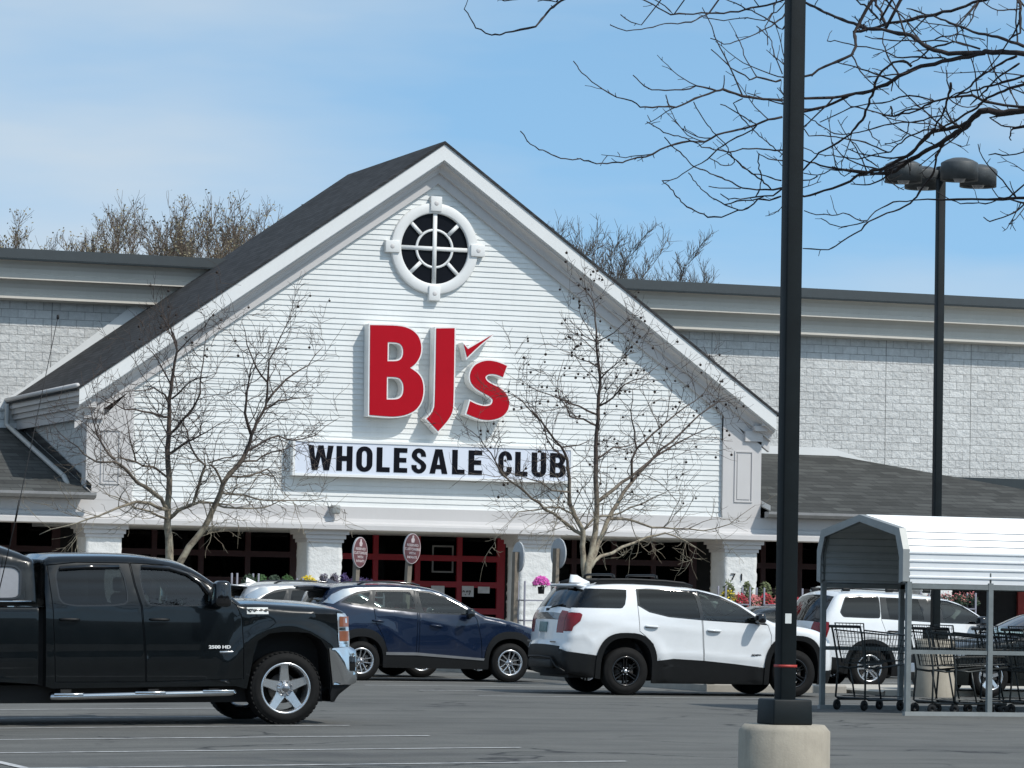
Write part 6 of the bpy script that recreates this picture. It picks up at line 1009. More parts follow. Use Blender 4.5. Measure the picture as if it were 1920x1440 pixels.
# ------------------------------------------------------------------ store
XC, XL, XR_, ZE, ZR = 26.6, 18.3, 34.93, 5.93, 11.79
def zr(x): return ZR-(ZR-ZE)*abs(x-XC)/(XC-XL)
def store():
    B = thing('store_building', 'white clapboard gabled wholesale store with long pale block walls and red-framed doors', 'store', (XC, 84, 0))
    YM, YF, YS = 87.5, 80.0, 80.5
    w = MB(); w.box(0, 75, YM, YM+28, 0, 9.2); w.build('block_wall', M['cmu'], B)
    # cornice of the long wall
    c = MB(); prof = [(0,8.33),(.36,8.34),(.42,8.36),(.42,8.475),(.385,8.49)]
    prof += [(.385+.27*(1-math.cos(t*math.pi/2)), 8.49+.30*math.sin(t*math.pi/2)) for t in (.25,.5,.75,1)]
    prof += [(.70,8.80),(.70,8.925),(.665,8.94)]+[(.665+.27*(1-math.cos(t*math.pi/2)), 8.94+.28*math.sin(t*math.pi/2)) for t in (.25,.5,.75,1)]+[(.95,9.222)]
    c.sweep(prof, [lambda a, b: (0, YM-a, b), lambda a, b: (75, YM-a, b)], 0); c.build('cornice', M['cornice'], B)
    c = MB(); c.sweep([(.93,9.224),(.99,9.227),(.995,9.27),(.97,9.275),(.95,9.50),(.70,9.52),(-.5,9.52),(-28,9.5)], [lambda a, b: (0, YM-a, b), lambda a, b: (75, YM-a, b)], 0); c.build('roof_cap', M['cap'], B)
    # gable side walls
    s = MB(); s.box(18.64, 34.66, YS+.3, YM, 2.95, 5.5); s.build('gable_side_wall', M['cmuside'], B)
    # clapboards
    s = MB(); z = 3.47; e = .1215; x0, x1 = 19.63, 33.73
    top = lambda x: zr(x)-.86
    while z < ZR-.95:
        za, zb = z, z+e
        def lim(zz):
            if zz <= top(x0): return x0, x1
            d = (ZR-.86-zz)/((ZR-ZE)/(XC-XL)); return XC-d, XC+d
        a0, a1 = lim(za); b0, b1 = lim(min(zb, ZR-.87))
        s.add([(a0,YS-.019,za),(a1,YS-.019,za),(b1,YS,zb),(b0,YS,zb),(a0,YS,za),(a1,YS,za)], [(0,1,2,3),(4,5,1,0)])
        z += e
    s.build('gable_siding', M['siding'], B)
    # roof slopes
    r = MB()
    for xe in (XL-.06, 2*XC-XL+.06):
        ze = zr(xe)
        r.add([(xe,YF-.03,ze+.02),(XC,YF-.03,ZR+.03),(XC,YM,ZR+.03),(xe,YM,ze+.02),(xe,YF-.03,ze-.04),(XC,YF-.03,ZR-.04),(XC,YM,ZR-.04),(xe,YM,ze-.04)], [(0,1,2,3),(4,7,6,5),(0,4,5,1),(3,2,6,7),(0,3,7,4)])
    r.build('roof', M['shingle'], B, recalc=True)
    g = MB()   # back gable infill above the long wall
    g.add([(XL,YM-.05,5.6),(2*XC-XL,YM-.05,5.6),(2*XC-XL,YM-.05,ZE-.1),(XC,YM-.05,ZR-.06),(XL,YM-.05,ZE-.1)], [(0,1,2,3,4)]); g.build('gable_back', M['trim'], B)
    # rake: fascia, stepped moulding, frieze
    def rake(prof, mm, name, m):
        k = MB(); st = lambda x: (lambda a, b: (x, a, zr(x)-b))
        k.sweep(prof, [st(XL), st(XC), st(2*XC-XL)], 0); return k.build(name, M[m], B)
    rake([(YM,.03),(YF,.03),(YF,.40),(YF+.045,.40),(YF+.045,.425)], 0, 'rake_fascia', 'trimwhite')
    mould = [(YF+.05,.425),(YF+.10,.43),(YF+.11,.47),(YF+.20,.475)]+[(YF+.20+.10*math.sin(t*math.pi/2), .475+.13*(1-math.cos(t*math.pi/2))) for t in (.25,.5,.75,1)]+[(YF+.31,.61),(YF+.31,.65),(YF+.38,.655)]
    rake(mould, 0, 'rake_moulding', 'trim')
    rake([(YF+.38,.655),(YF+.40,.66),(YF+.40,.90),(YS+.02,.905)], 0, 'frieze_board', 'trim')
    # horizontal cornice returns at the two eaves, and the eaves along the sides
    for sg, xo in ((-1, XL), (1, 2*XC-XL)):
        k = MB()
        for out, inn, z0, z1, yy in ((0.0,.16,5.74,5.93,YF+.003),(.07,.30,5.62,5.742,YF+.10),(.13,.46,5.50,5.622,YF+.2),(.20,.64,5.26,5.502,YF+.33)):
            a, b = xo-sg*out, xo-sg*inn
            k.box(min(a,b), max(a,b), yy, YM-.02, z0, z1)
        k.build('eave_return', M['trim'], B)
        gt = MB(); gt.tube([(xo+sg*.05, YF-.02, 5.955), (xo+sg*.05, YM, 5.955)], .055, 8); gt.build('gutter', M['trim'], B)
        # corner pilaster with a raised panel
        p = MB(); pa, pb = (18.58, 19.63) if sg < 0 else (33.73, 34.70)
        p.box(pa, pb, YS-.10, YS+.3, 3.478, 5.258)
        if sg < 0: p.add([(19.63,YS-.09,5.26),(18.9,YS-.09,5.26),(19.63,YS-.09,6.0)], [(0,1,2)])
        else: p.add([(33.73,YS-.09,5.26),(34.4,YS-.09,5.26),(33.73,YS-.09,6.0)], [(0,1,2)])
        pil = p.build('pilaster', M['trim'], B)
        q = MB(); qa, qb = (18.95, 19.30) if sg < 0 else (34.06, 34.44)
        for a, b, c_, d in ((qa-.04,qb+.04,5.0,5.03),(qa-.04,qb+.04,3.83,3.86),(qa-.04,qa-.01,3.86,5.0),(qb+.01,qb+.04,3.86,5.0)): q.box(a, b, YS-.125, YS-.1+.001, c_, d)
        q.box(qa+.03, qb-.03, YS-.118, YS-.1+.001, 3.90, 4.96)
        q.build('raised_panel', M['trim'], pil)
    # white flashing where the roof meets the wall on the left, and the low-roof flashing
    f = MB(); f.add([(XL-.35,YM-.06,ZE-.14),(XL+.3,YM-.06,ZE+.30),(22.2,YM-.06,zr(22.2)+.42),(22.2,YM-.06,zr(22.2)-.1),(XL-.05,YM-.06,ZE-.2)], [(0,4,3,2,1)])
    f.build('wall_flashing', M['trimwhite'], B)
    # entablature carrying the porch, full width
    e_ = MB(); prof = [(YS+.9,2.95),(YF+.22,2.945),(YF+.20,2.96),(YF+.20,3.06),(YF+.24,3.07),(YF+.245,3.095)]+[(YF+.245+.10*math.sin(t*math.pi/2), 3.095+.09*(1-math.cos(t*math.pi/2))) for t in (.33,.66,1)]+[(YF+.35,3.20),(YF+.40,3.205),(YF+.40,3.475),(YS+.05,3.48)]
    e_.sweep(prof, [lambda a, b: (8, a, b), lambda a, b: (47, a, b)], 0); e_.build('entablature', M['trim'], B)
    p = MB(); p.box(8, 47, YS+.92, 87.2, 3.42, 3.5); p.box(8, 47, YS+.88, YS+.915, 2.952, 3.5); p.build('porch_ceiling', M['soffit'], B)
    # low porch roofs either side
    for sg in (-1, 1):
        k = MB(); zt, ze = 5.30, 3.62; ya, yb = YF-.1, YM-.02
        if sg < 0: vs = [(8,ya,ze),(18.6,ya,ze),(18.6,yb,zt),(11,yb,zt),(8,yb,ze)]
        else: vs = [(46.6,ya,ze),(34.72,ya,ze),(34.72,yb,zt),(39.9,yb,zt),(46.6,yb,ze)]
        k.add(vs, [(0,1,2,3),(0,3,4)]); k.build('porch_roof', M['shinglex'], B, recalc=True)
        a, b = (8, 18.72) if sg < 0 else (34.70, 46.7)
        k = MB(); k.sweep([(YF+.16,3.47),(YF+.16,3.49),(YF-.04,3.50),(YF-.10,3.56),(YF-.10,3.62),(YF-.07,3.62)], [lambda u, v: (a, u, v), lambda u, v: (b, u, v)], 0)
        k.add([(a if sg > 0 else b, *q) for q in ((YF+.16,3.47),(YF-.04,3.50),(YF-.10,3.56),(YF-.10,3.62),(YF+.16,3.62))], [(0,1,2,3,4)])
        if sg > 0: k.add([(46.7,YF-.1,3.5),(46.7,YM,3.5),(46.7,YM,3.62),(46.7,YF-.1,3.62)], [(0,1,2,3)])
        k.build('gutter', M['gutter'], B)
        fl = MB()
        if sg > 0: fl.add([(34.72,YM-.06,5.30),(39.9,YM-.06,5.30),(42.2,YM-.06,4.75),(41.0,YM-.06,5.12),(39.7,YM-.06,5.50),(34.72,YM-.06,5.50)], [(0,1,2,3,4,5)])
        else: fl.add([(11,YM-.06,5.30),(18.6,YM-.06,5.30),(18.6,YM-.06,5.42),(11,YM-.06,5.42)], [(0,1,2,3)])
        fl.build('wall_flashing', M['trimwhite'], B)
    # step flashing beside the gable on the left and the sloping downspout
    k = MB(); k.add([(18.60,YF-.1,3.64),(18.60,YM,5.34),(18.60,YM,5.58),(18.60,YF-.1,3.80)], [(0,1,2,3)]); k.build('step_flashing', M['shinglex'], B)
    k = MB(); k.add([(34.735,YF-.1,3.64),(34.735,YM,5.34),(34.735,YM,5.5),(34.735,YF-.1,3.76)], [(0,1,2,3)]); k.build('step_flashing', M['trimwhite'], B)
    d = MB(); d.tube([(18.22,87.2,5.86),(18.22,87.2,5.36),(18.25,86.6,5.20),(18.30,81.3,3.99),(18.30,80.9,3.80),(18.30,80.7,3.68)], .062, 8); d.build('downspout', M['spout'], B)
    b2 = MB(); b2.box(41.3, 60, YM-.05, YM+.02, 4.55, 4.86); b2.build('wall_band', M['cap'], B)
    b2 = MB(); b2.box(41.3, 60, YM-.07, YM+.02, 4.28, 4.50); b2.build('wall_band', M['signwhite'], B)
    # rough stone pillars
    rng = random.Random(11)
    for px in (13.98, 19.05, 24.12, 29.19, 34.26, 39.33, 44.4):
        bm = bmesh.new(); bmesh.ops.create_cube(bm, size=1)
        for v in bm.verts: v.co = Vector((v.co.x*.79, v.co.y*.86, v.co.z*2.72))
        bmesh.ops.subdivide_edges(bm, edges=[e for e in bm.edges if abs(e.verts[0].co.z-e.verts[1].co.z) > 1], cuts=53, use_grid_fill=True)
        bmesh.ops.subdivide_edges(bm, edges=[e for e in bm.edges if abs(e.verts[0].co.z-e.verts[1].co.z) < .01], cuts=9, use_grid_fill=True)
        from mathutils import noise as mn
        o = Vector((px*3.1, 0, 0))
        for v in bm.verts:
            n = Vector((v.co.x/.395, v.co.y/.43, 0)); zz = v.co.z+1.36
            row = zz/.203; fr = row-math.floor(row); col = (v.co.x+(.2 if int(row) % 2 else 0))/.406; fc = col-math.floor(col)
            cell = mn.noise(Vector((math.floor(row)*7.3, math.floor(col)*3.7, px)))
            d = .012*cell+.020*mn.noise((v.co+o)*5.5)+.012*mn.noise((v.co+o)*14)
            if fr < .10 or fr > .93: d -= .016
            if abs(n.x) > .99: v.co.x += math.copysign(d, v.co.x)
            if abs(n.y) > .99:
                if fc < .06: d -= .012
                v.co.y += math.copysign(d, v.co.y)
        m = MB(); bm.verts.index_update(); m.add([(v.co.x+px, v.co.y+YS+.43, v.co.z+1.36) for v in bm.verts], [[q.index for q in f.verts] for f in bm.faces], 0, True); bm.free()
        pi = m.build('pillar', M['pillar'], B)
        c = MB(); 
        for j, (gx, z0, z1) in enumerate(((.03,2.66,2.74),(.07,2.742,2.84),(.125,2.842,2.946))): c.box(px-.40-gx, px+.40+gx, YS-.02-gx, YS+.88+gx, z0, z1)
        c.build('capital', M['trim'], pi)
        if abs(px-34.26) < .01:
            n = text_mb('7 1', .24, lambda u, v, d: (33.99+u, YS-.035+d, 2.005+v), .01, sx=1.15); n.build('address_number', M['ink'], pi)
    # red glazed doors behind the porch
    YD = 86.0
    for i, (xa, xb) in enumerate(((9.9,13.6),(15.2,19.2),(20.42,25.0),(25.98,30.25),(31.1,35.3),(36.2,40.2))):
        fr = MB(); n = 4; hs = [.18,.62,1.16,1.80,2.43,3.30]
        step = (xb-xa)/n
        for k in range(n+1):
            x = xa+step*k; ww = .065 if 0 < k < n else .10
            for q in range(len(hs)-1): fr.box(x-ww, x+ww, YD-.03, YD+.05, hs[q]+.07, hs[q+1]-.07)
        for z in hs: fr.box(xa-.10, xb+.10, YD-.034, YD+.054, z-.07, z+.07)
        dr = fr.build('glazed_door', M['red' if i == 3 else 'darkred'], B)  # middle door gets the full red, all others a much darker red
        gl = MB(); gl.box(xa, xb, YD+.06, YD+.075, .2, 3.25); gl.build('glass', M['doorglass'], dr)
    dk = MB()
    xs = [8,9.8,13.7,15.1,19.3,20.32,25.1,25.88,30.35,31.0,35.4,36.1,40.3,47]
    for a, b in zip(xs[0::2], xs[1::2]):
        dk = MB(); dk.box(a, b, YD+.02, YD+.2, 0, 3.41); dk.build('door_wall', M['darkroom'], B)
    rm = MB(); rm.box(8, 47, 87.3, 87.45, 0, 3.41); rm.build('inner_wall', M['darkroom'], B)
    rw = MB(); rw.box(44.3, 47, YD-.06, YD+.015, 0, 2.9); rw.build('red_wall', M['redwall'], B)
    # round window
    cx, cz = 26.55, 9.40
    a = MB(); n = 64; R0, R1 = .805, 1.04
    a.lathe([(R1,.02),(R1,-.07),(R1-.02,-.085),(R0+.03,-.085),(R0,-.07),(R0,.0)], n, 0, 'Y', (cx, YS-.02, cz))
    for ang in (0, 90, 180, 270):
        q = Matrix.Rotation(R(-ang), 3, 'Y'); v = q @ Vector((1.02, 0, 0))
        a.rbox((cx+v.x, YS-.075, cz+v.z), (.34, .15, .27), .012, 0, q)
        if ang in (90,): pass
    wn = a.build('round_window', M['trimwhite'], B)
    g = MB(); g.lathe([(0,0),(R0+.01,0)], n, 0, 'Y', (cx, YS-.03, cz)); g.build('glass', M['windowdark'], wn)
    m = MB()
    for ang in (0, 90): 
        q = Matrix.Rotation(R(ang), 3, 'Y'); m.rbox((cx, YS-.055-ang*.00004, cz), (2*R0, .03, .095), 0, 0, q)
    for ang in (45, 135, 225, 315):
        q = Matrix.Rotation(R(ang), 3, 'Y'); v = q @ Vector((.63, 0, 0)); m.rbox((cx+v.x, YS-.053, cz+v.z), (.37, .03, .085), 0, 0, q)
    m.lathe([(.455,-.0),(.455,-.028),(.40,-.028),(.40,.0)], 48, 0, 'Y', (cx, YS-.04, cz))
    m.build('muntin', M['trimwhite'], wn)
    for ang in (0, 90, 180, 270):
        ro = MB()
        q = Matrix.Rotation(R(-ang), 3, 'Y'); v = q @ Vector((1.03, 0, 0))
        ro.lathe([(0,-.012),(.03,-.014),(.05,-.004),(.055,.0)], 10, 0, 'Y', (cx+v.x, YS-.15, cz+v.z))
        ro.build('rosette', M['trim'], wn)
    # small floodlight box on the band
    fl = MB(); fl.rbox((24.27, YS-.26, 3.40), (.20,.17,.20), .03); fl.rbox((24.2, YS-.14, 3.44), (.06,.12,.06), .01); fl.tube([(24.16,YS-.11,3.45),(24.12,YS-.108,3.56),(24.0,YS-.108,3.60)], .012, 5)
    fl.build('floodlight', M['galvlt'], B)
    wf = MB()
    for a, b, c_, d in ((28.50,29.05,2.08,2.12),(28.50,29.05,2.70,2.74),(28.50,28.54,2.12,2.70),(29.01,29.05,2.12,2.70)): wf.box(a, b, YD+.045, YD+.058, c_, d)
    wf.build('notice_frame', M['gutter'], B)
    # posters taped to the middle doors
    for name, x0, x1, z0, z1, txt, lab in (('price_sign',29.25,29.55,1.51,1.77,'9.97','white price poster reading 9.97 taped to the red door'),('paper_notice',29.66,29.96,1.60,1.76,None,'small blank white notice taped beside the price poster'),('paper_notice',28.46,28.80,1.57,1.76,None,'white notice taped to the red door just above the roof of the blue car')):
        t = thing(name, lab, 'poster', (x0, YD-.05, z0), 'posters on the red door')
        p = MB(); p.box(x0, x1, YD-.052, YD-.044, z0, z1); p.build('sheet', M['paper'], t)
        if txt:
            text_mb(txt, .155, lambda u, v, d: (x0+.012+u, YD-.055+d, z0+.04+v), .002, .004, sx=.80).build('lettering', M['ink'], t)

def smooth_poly(p, it=2):
    for _ in range(it):
        n = len(p); o = []
        for i in range(n):
            a, b, c = Vector(p[i-1]), Vector(p[i]), Vector(p[(i+1) % n])
            ang = (b-a).angle(c-b) if (b-a).length > 1e-6 and (c-b).length > 1e-6 else 0
            if ang > R(52): o.append(tuple(b))
            else: o += [tuple(b+(a-b)*.25), tuple(b+(c-b)*.25)]
        p = o
    return p
def signs_on_store():
    YS = 80.5; f = lambda u, v, d: (u, d, v)
    S = thing('logo_sign', 'big red raised letters reading BJ\'s with a tick for the apostrophe, on the gable', 'sign', (26.5, 80.4, 5.9))
    for k in ('B', 'J', 'check', 's'):
        polys = [smooth_poly(p) for p in LETTERS[k]]
        out = [offset_poly(polys[0], .032)]+[offset_poly(p, -.03) for p in polys[1:]]
        b = MB(); b.prism(out, f, 80.13, 80.47); lt = b.build('letter' if k != 'check' else 'tick_mark', M['signwhite'], S)
        r = MB(); r.prism(polys, f, 80.118, 80.131); r.build('letter_face', M['signred'], lt)
    W = thing('name_sign', 'long pale panel sign reading WHOLESALE CLUB in black below the red letters', 'sign', (26.6, 80.4, 4.5))
    x0, x1, z0, z1 = 23.25, 29.93, 4.14, 4.96; yb = 80.24
    b = MB(); b.box(x0+.05, x1-.05, yb+.012, 80.475, z0+.05, z1-.05); b.build('panel', M['signpanel'], W)
    b = MB()
    for a, c, d, e in ((x0,x1,z0,z0+.055),(x0,x1,z1-.055,z1),(x0,x0+.055,z0+.055,z1-.055),(x1-.055,x1,z0+.055,z1-.055)): b.box(a, c, yb-.01, 80.478, d, e)
    b.build('frame', M['signwhite'], W)
    # hand-drawn heavy condensed capitals; unit = 1/148 of the cap height
    def ell(cx, cy, rx, ry, a0, a1, n=9): return [(cx+rx*math.cos(R(a0+(a1-a0)*i/(n-1))), cy+ry*math.sin(R(a0+(a1-a0)*i/(n-1)))) for i in range(n)]
    def rr(w, h, rx, ry, x=0, y=0): return ell(x+w-rx,y+ry,rx,ry,-90,0)+ell(x+w-rx,y+h-ry,rx,ry,0,90)+ell(x+rx,y+h-ry,rx,ry,90,180)+ell(x+rx,y+ry,rx,ry,180,270)
    G = {'H': (94, [[(0,0),(33,0),(33,59),(61,59),(61,0),(94,0),(94,148),(61,148),(61,89),(33,89),(33,148),(0,148)]]),
     'L': (77, [[(0,0),(77,0),(77,29),(33,29),(33,148),(0,148)]]),
     'E': (80, [[(0,0),(80,0),(80,28),(33,28),(33,61),(74,61),(74,89),(33,89),(33,120),(79,120),(79,148),(0,148)]]),
     'W': (148, [[(24,0),(56,0),(74,84),(92,0),(124,0),(148,148),(116,148),(106,66),(89,148),(59,148),(42,66),(32,148),(0,148)]]),
     'A': (107, [[(0,0),(33,0),(38,28),(69,28),(74,0),(107,0),(74,148),(33,148)],[(44,54),(63,54),(53.5,112)]]),
     'O': (96, [rr(96,152,46,48,0,-2), rr(30,100,15,22,33,24)]),
     'U': (88, [[(0,148),(0,40)]+ell(44,38,44,40,180,360,13)+[(88,148),(55,148),(55,40)]+ell(44,40,11,14,0,-180,9)+[(33,148)]]),
     'C': (86, [ell(43,44,43,46,350,180,13)+ell(43,104,43,46,180,10,13)+[(86,96),(54,96)]+ell(43,106,11,18,0,180,9)+ell(43,42,11,18,180,360,9)+[(54,54),(86,54)]]),
     'B': (96, [[(0,0),(58,0)]+ell(56,42,40,42,-80,50,9)+[(78,78)]+ell(54,110,38,38,-20,88,8)+[(50,148),(0,148)],[(33,27),(50,27)]+ell(50,44,13,17,-80,80,5)+[(50,62),(33,62)],[(33,88),(48,88)]+ell(48,104,12,16,-80,80,5)+[(48,121),(33,121)]]),
     'S': (90, [[(0,48),(31,48)]+ell(45,38,14,15,180,350,8)+[(58,46),(50,56),(22,74),(6,90)]+ell(44,106,43,44,190,10,13)[0:13]+[(88,100),(58,100)]+ell(45,108,13,15,0,170,7)+[(34,100),(44,90),(72,72),(86,56)]+ell(45,42,45,44,10,-180,13)])}
    zx = 6.153/(1788-247); zz = .555/148
    pos = [('W',247,148),('H',413,94),('O',530,95),('L',650,78),('E',752,80),('S',857,88),('A',965,107),('L',1100,75),('E',1198,82),('C',1378,82),('L',1480,75),('U',1580,88),('B',1692,96)]
    for ch, px, w in pos:
        gw, polys = G[ch]; sx = zx*w/gw; ox = 23.61+(px-247)*zx
        b = MB(); b.prism([[(ox+u*sx, 4.275+v*zz) for u, v in p] for p in polys], f, yb+.002, yb+.014)
        b.build('letter', M['ink'], W)

# ------------------------------------------------------------------ trees
def wob(pts, rng, amp, sub=2):
    o = []
    for i in range(len(pts)-1):
        a, b = Vector(pts[i][:3]), Vector(pts[i+1][:3]); L = (b-a).length
        for k in range(sub):
            t = k/sub; p = a.lerp(b, t)
            if k: p += Vector([rng.uniform(-1, 1) for _ in range(3)])*amp*L
            o.append((p, pts[i][3]+(pts[i+1][3]-pts[i][3])*t))
    o.append((Vector(pts[-1][:3]), pts[-1][3])); return o
def rand_dir(t, rng, lo, hi, up=.15):
    a = t.orthogonal().normalized(); b = t.cross(a); ph = rng.uniform(0, 2*math.pi); el = R(rng.uniform(lo, hi))
    d = t*math.cos(el)+(a*math.cos(ph)+b*math.sin(ph))*math.sin(el); d.z += up
    return d.normalized()
def shoot(mb, p, d, L, r, rng, n=5, up=.05, kink=.22, sides=3, ends=None, r1=.3):
    pts = [p.copy()]; rad = [r]
    for i in range(n):
        d = (d+Vector([rng.gauss(0, kink) for _ in range(3)])+Vector((0,0,up))).normalized()
        pts.append(pts[-1]+d*L/n); rad.append(r*(1-(1-r1)*(i+1)/n))
    mb.tube(pts, rad, sides, cap=False)
    if ends is not None: ends.append(pts[-1])
    return pts, rad
def plane_tree(name, limbs, label, base, seed, balls=0):
    rng = random.Random(seed)
    T = thing(name, label, 'tree', base, 'bare plane trees before the store')
    tr = MB(); cr = MB(); ends = []
    for i, L in enumerate(limbs):
        w = wob(L, rng, .05); pts = [p for p, r in w]; rad = [r*.72 for p, r in w]
        tgt = tr if L[0][3] > .07 else cr
        tgt.tube(pts, rad, 8 if L[0][3] > .05 else 6)
        n = len(pts)
        for k in range(1, n):
            r = rad[k]
            if pts[k].z < 2.5: continue
            t = (pts[k]-pts[k-1]).normalized()
            for _ in range(1 if r > .05 or rng.random() < .6 else 2):
                if rng.random() < (.5 if r > .06 else .18): continue
                d = rand_dir(t, rng, 30, 75, .02); ln = rng.uniform(.35, 1.15)*(.6+9*min(r, .04))*1.15
                q, qr = shoot(cr, pts[k], d, ln, min(r*.6, .0105), rng, 5, .06, .2, 4, None, .45)
                for j in range(1, len(q)):
                    for _ in range(1 if j < 3 else 2):
                        if rng.random() < .22: continue
                        d2 = rand_dir((q[j]-q[j-1]).normalized(), rng, 25, 70, .04)
                        q2, _r = shoot(cr, q[j], d2, rng.uniform(.18, .55), .0050, rng, 4, .05, .25, 3, ends, .55)
                        if rng.random() < .35:
                            shoot(cr, q2[2], rand_dir((q2[2]-q2[1]).normalized(), rng, 30, 70, .1), rng.uniform(.08, .25), .0045, rng, 3, .05, .2, 3, ends, .6)
    tr.build('trunk', M['palebark'], T); cr.build('crown', M['palebark'], T)
    if balls:
        b = MB(); cnt = 0; ends = [e for e in ends if e.z > 3.2]; ends.sort(key=lambda e: e.z*.5+rng.uniform(0, 5))
        for e in ends[-balls*2::2]:
            c = e-Vector((0, 0, rng.uniform(.04, .09))); r = rng.uniform(.022, .030)
            b.tube([e, c], .003, 3, cap=False)
            vs = [(c+Vector(v)*r)[:] for v in ((1,0,0),(-1,0,0),(0,1,0),(0,-1,0),(0,0,1),(0,0,-1),(.6,.6,.55),(-.6,.6,.55),(-.6,-.6,.55),(.6,-.6,.55),(.6,.6,-.55),(-.6,.6,-.55),(-.6,-.6,-.55),(.6,-.6,-.55))]
            b.add(vs, [(0,6,9),(0,10,6),(0,13,10),(0,9,13),(1,8,7),(1,7,11),(1,11,12),(1,12,8),(2,7,6),(2,6,10),(2,10,11),(2,11,7),(3,9,8),(3,8,12),(3,12,13),(3,13,9),(4,6,7),(4,7,8),(4,8,9),(4,9,6),(5,11,10),(5,12,11),(5,13,12),(5,10,13)], 0, True)
            cnt += 1
            if cnt <= 100: b.build('seed_ball', M['ball'], T); b = MB()
        if b.f: b.build('seed_balls', M['ball'], T)['kind'] = 'stuff'
def near_tree():
    rng = random.Random(77); B = Vector((15.75, 23.0, -.0))
    T = thing('parking_lot_tree', 'bare dark tree reaching its knobbly branches in from the right above the pole', 'tree', B)
    tr = MB(); top = Vector((15.6, 23.0, 7.2))
    tr.tube([B-Vector((0,0,.1)), B+Vector((.02,.0,1.2)), B+Vector((-.05,-.05,2.6)), Vector((15.65,22.95,4.2)), Vector((15.6,23.0,5.6)), top, Vector((15.7,23.1,9)), Vector((15.6,23.1,11))], [.24,.19,.17,.16,.14,.11,.07,.02], 12)
    cr = MB()
    def spurs(pts, rad):
        for k in range(1, len(pts)):
            t = (pts[k]-pts[k-1]).normalized()
            if rng.random() < .24:
                d = rand_dir(t, rng, 35, 75, .12); ln = rng.choice((.02,.03,.03,.05,.08,.15))*rng.uniform(.7, 1.2)
                shoot(cr, pts[k], d, ln, max(.0032, min(rad[k]*.5, .006)), rng, 3, .04, .18, 4, None, .7)
            if rng.random() < (.20 if (rad[k] > .0075 and pts[k].x > 10.2) else 0):
                d = rand_dir(t, rng, 25, 60, .15); q, qr = shoot(cr, pts[k], d, rng.uniform(.3, .75), min(rad[k]*.6, .008), rng, 9, .07, .10, 5, None, .5)
                for j in range(2, len(q), 2): shoot(cr, q[j], rand_dir((q[j]-q[j-1]).normalized(), rng, 40, 80, .1), rng.uniform(.03, .12), .0035, rng, 2, .0, .15, 4, None, .7)
    for L in FORE_LIMBS:
        if L[0][0] > 12.75 or L[0][2] > 5.8:      # carry the big limbs back to the stem
            e = Vector(L[0][:3]); z = max(3.4, min(7.2, e.z-.25)); s_ = Vector((15.62, 22.98, z)); a = max(.012, L[0][3])
            t_ = (e-Vector(L[1][:3])).normalized()*.35*(e-s_).length
            if e.z > 5.8: s_.z = 8.4; t_ = Vector((0,0,1.6+.5*max(0, 7-e.z)))
            L = [tuple(s_)+(a*1.35,), tuple(s_.lerp(e, .35)+t_*.35)+(a*1.2,), tuple(s_.lerp(e, .72)+t_*(.3 if e.z <= 5.8 else .75))+(a*1.08,)]+L
        # refine: knobbly nodes along the twig
        w = []
        for i in range(len(L)-1):
            a, b = Vector(L[i][:3]), Vector(L[i+1][:3]); n = max(2, int((b-a).length/.055))
            n = min(n, 14)
            for k in range(n):
                t = k/n; p = a.lerp(b, t); r = L[i][3]+(L[i+1][3]-L[i][3])*t
                if k: p += Vector([rng.gauss(0, .004) for _ in range(3)])
                w.append((p, r*rng.choice((.92,1,1,1.05,1.25 if r < .012 else 1.06))))
        w.append((Vector(L[-1][:3]), L[-1][3]*.8))
        pts = [p for p, r in w]; rad = [max(.0040, r*1.35) for p, r in w]
        cr.tube(pts, rad, 7); spurs(pts, rad)
    # upper crown, outside the frame
    for k in range(10):
        p = Vector((15.65, 23.05, rng.uniform(7, 10.5))); d = rand_dir(Vector((0,0,1)), rng, 35, 75, .1)
        q, qr = shoot(cr, p, d, rng.uniform(2, 4), .04, rng, 8, .03, .15, 6, None, .3)
        for j in range(2, len(q)):
            for _ in range(2):
                q2, _r = shoot(cr, q[j], rand_dir((q[j]-q[j-1]).normalized(), rng, 30, 65, .15), rng.uniform(.5, 1.4), .012, rng, 6, .03, .2, 4, None, .4)
    tr.build('trunk', M['bark'], T); cr.build('crown', M['bark'], T)
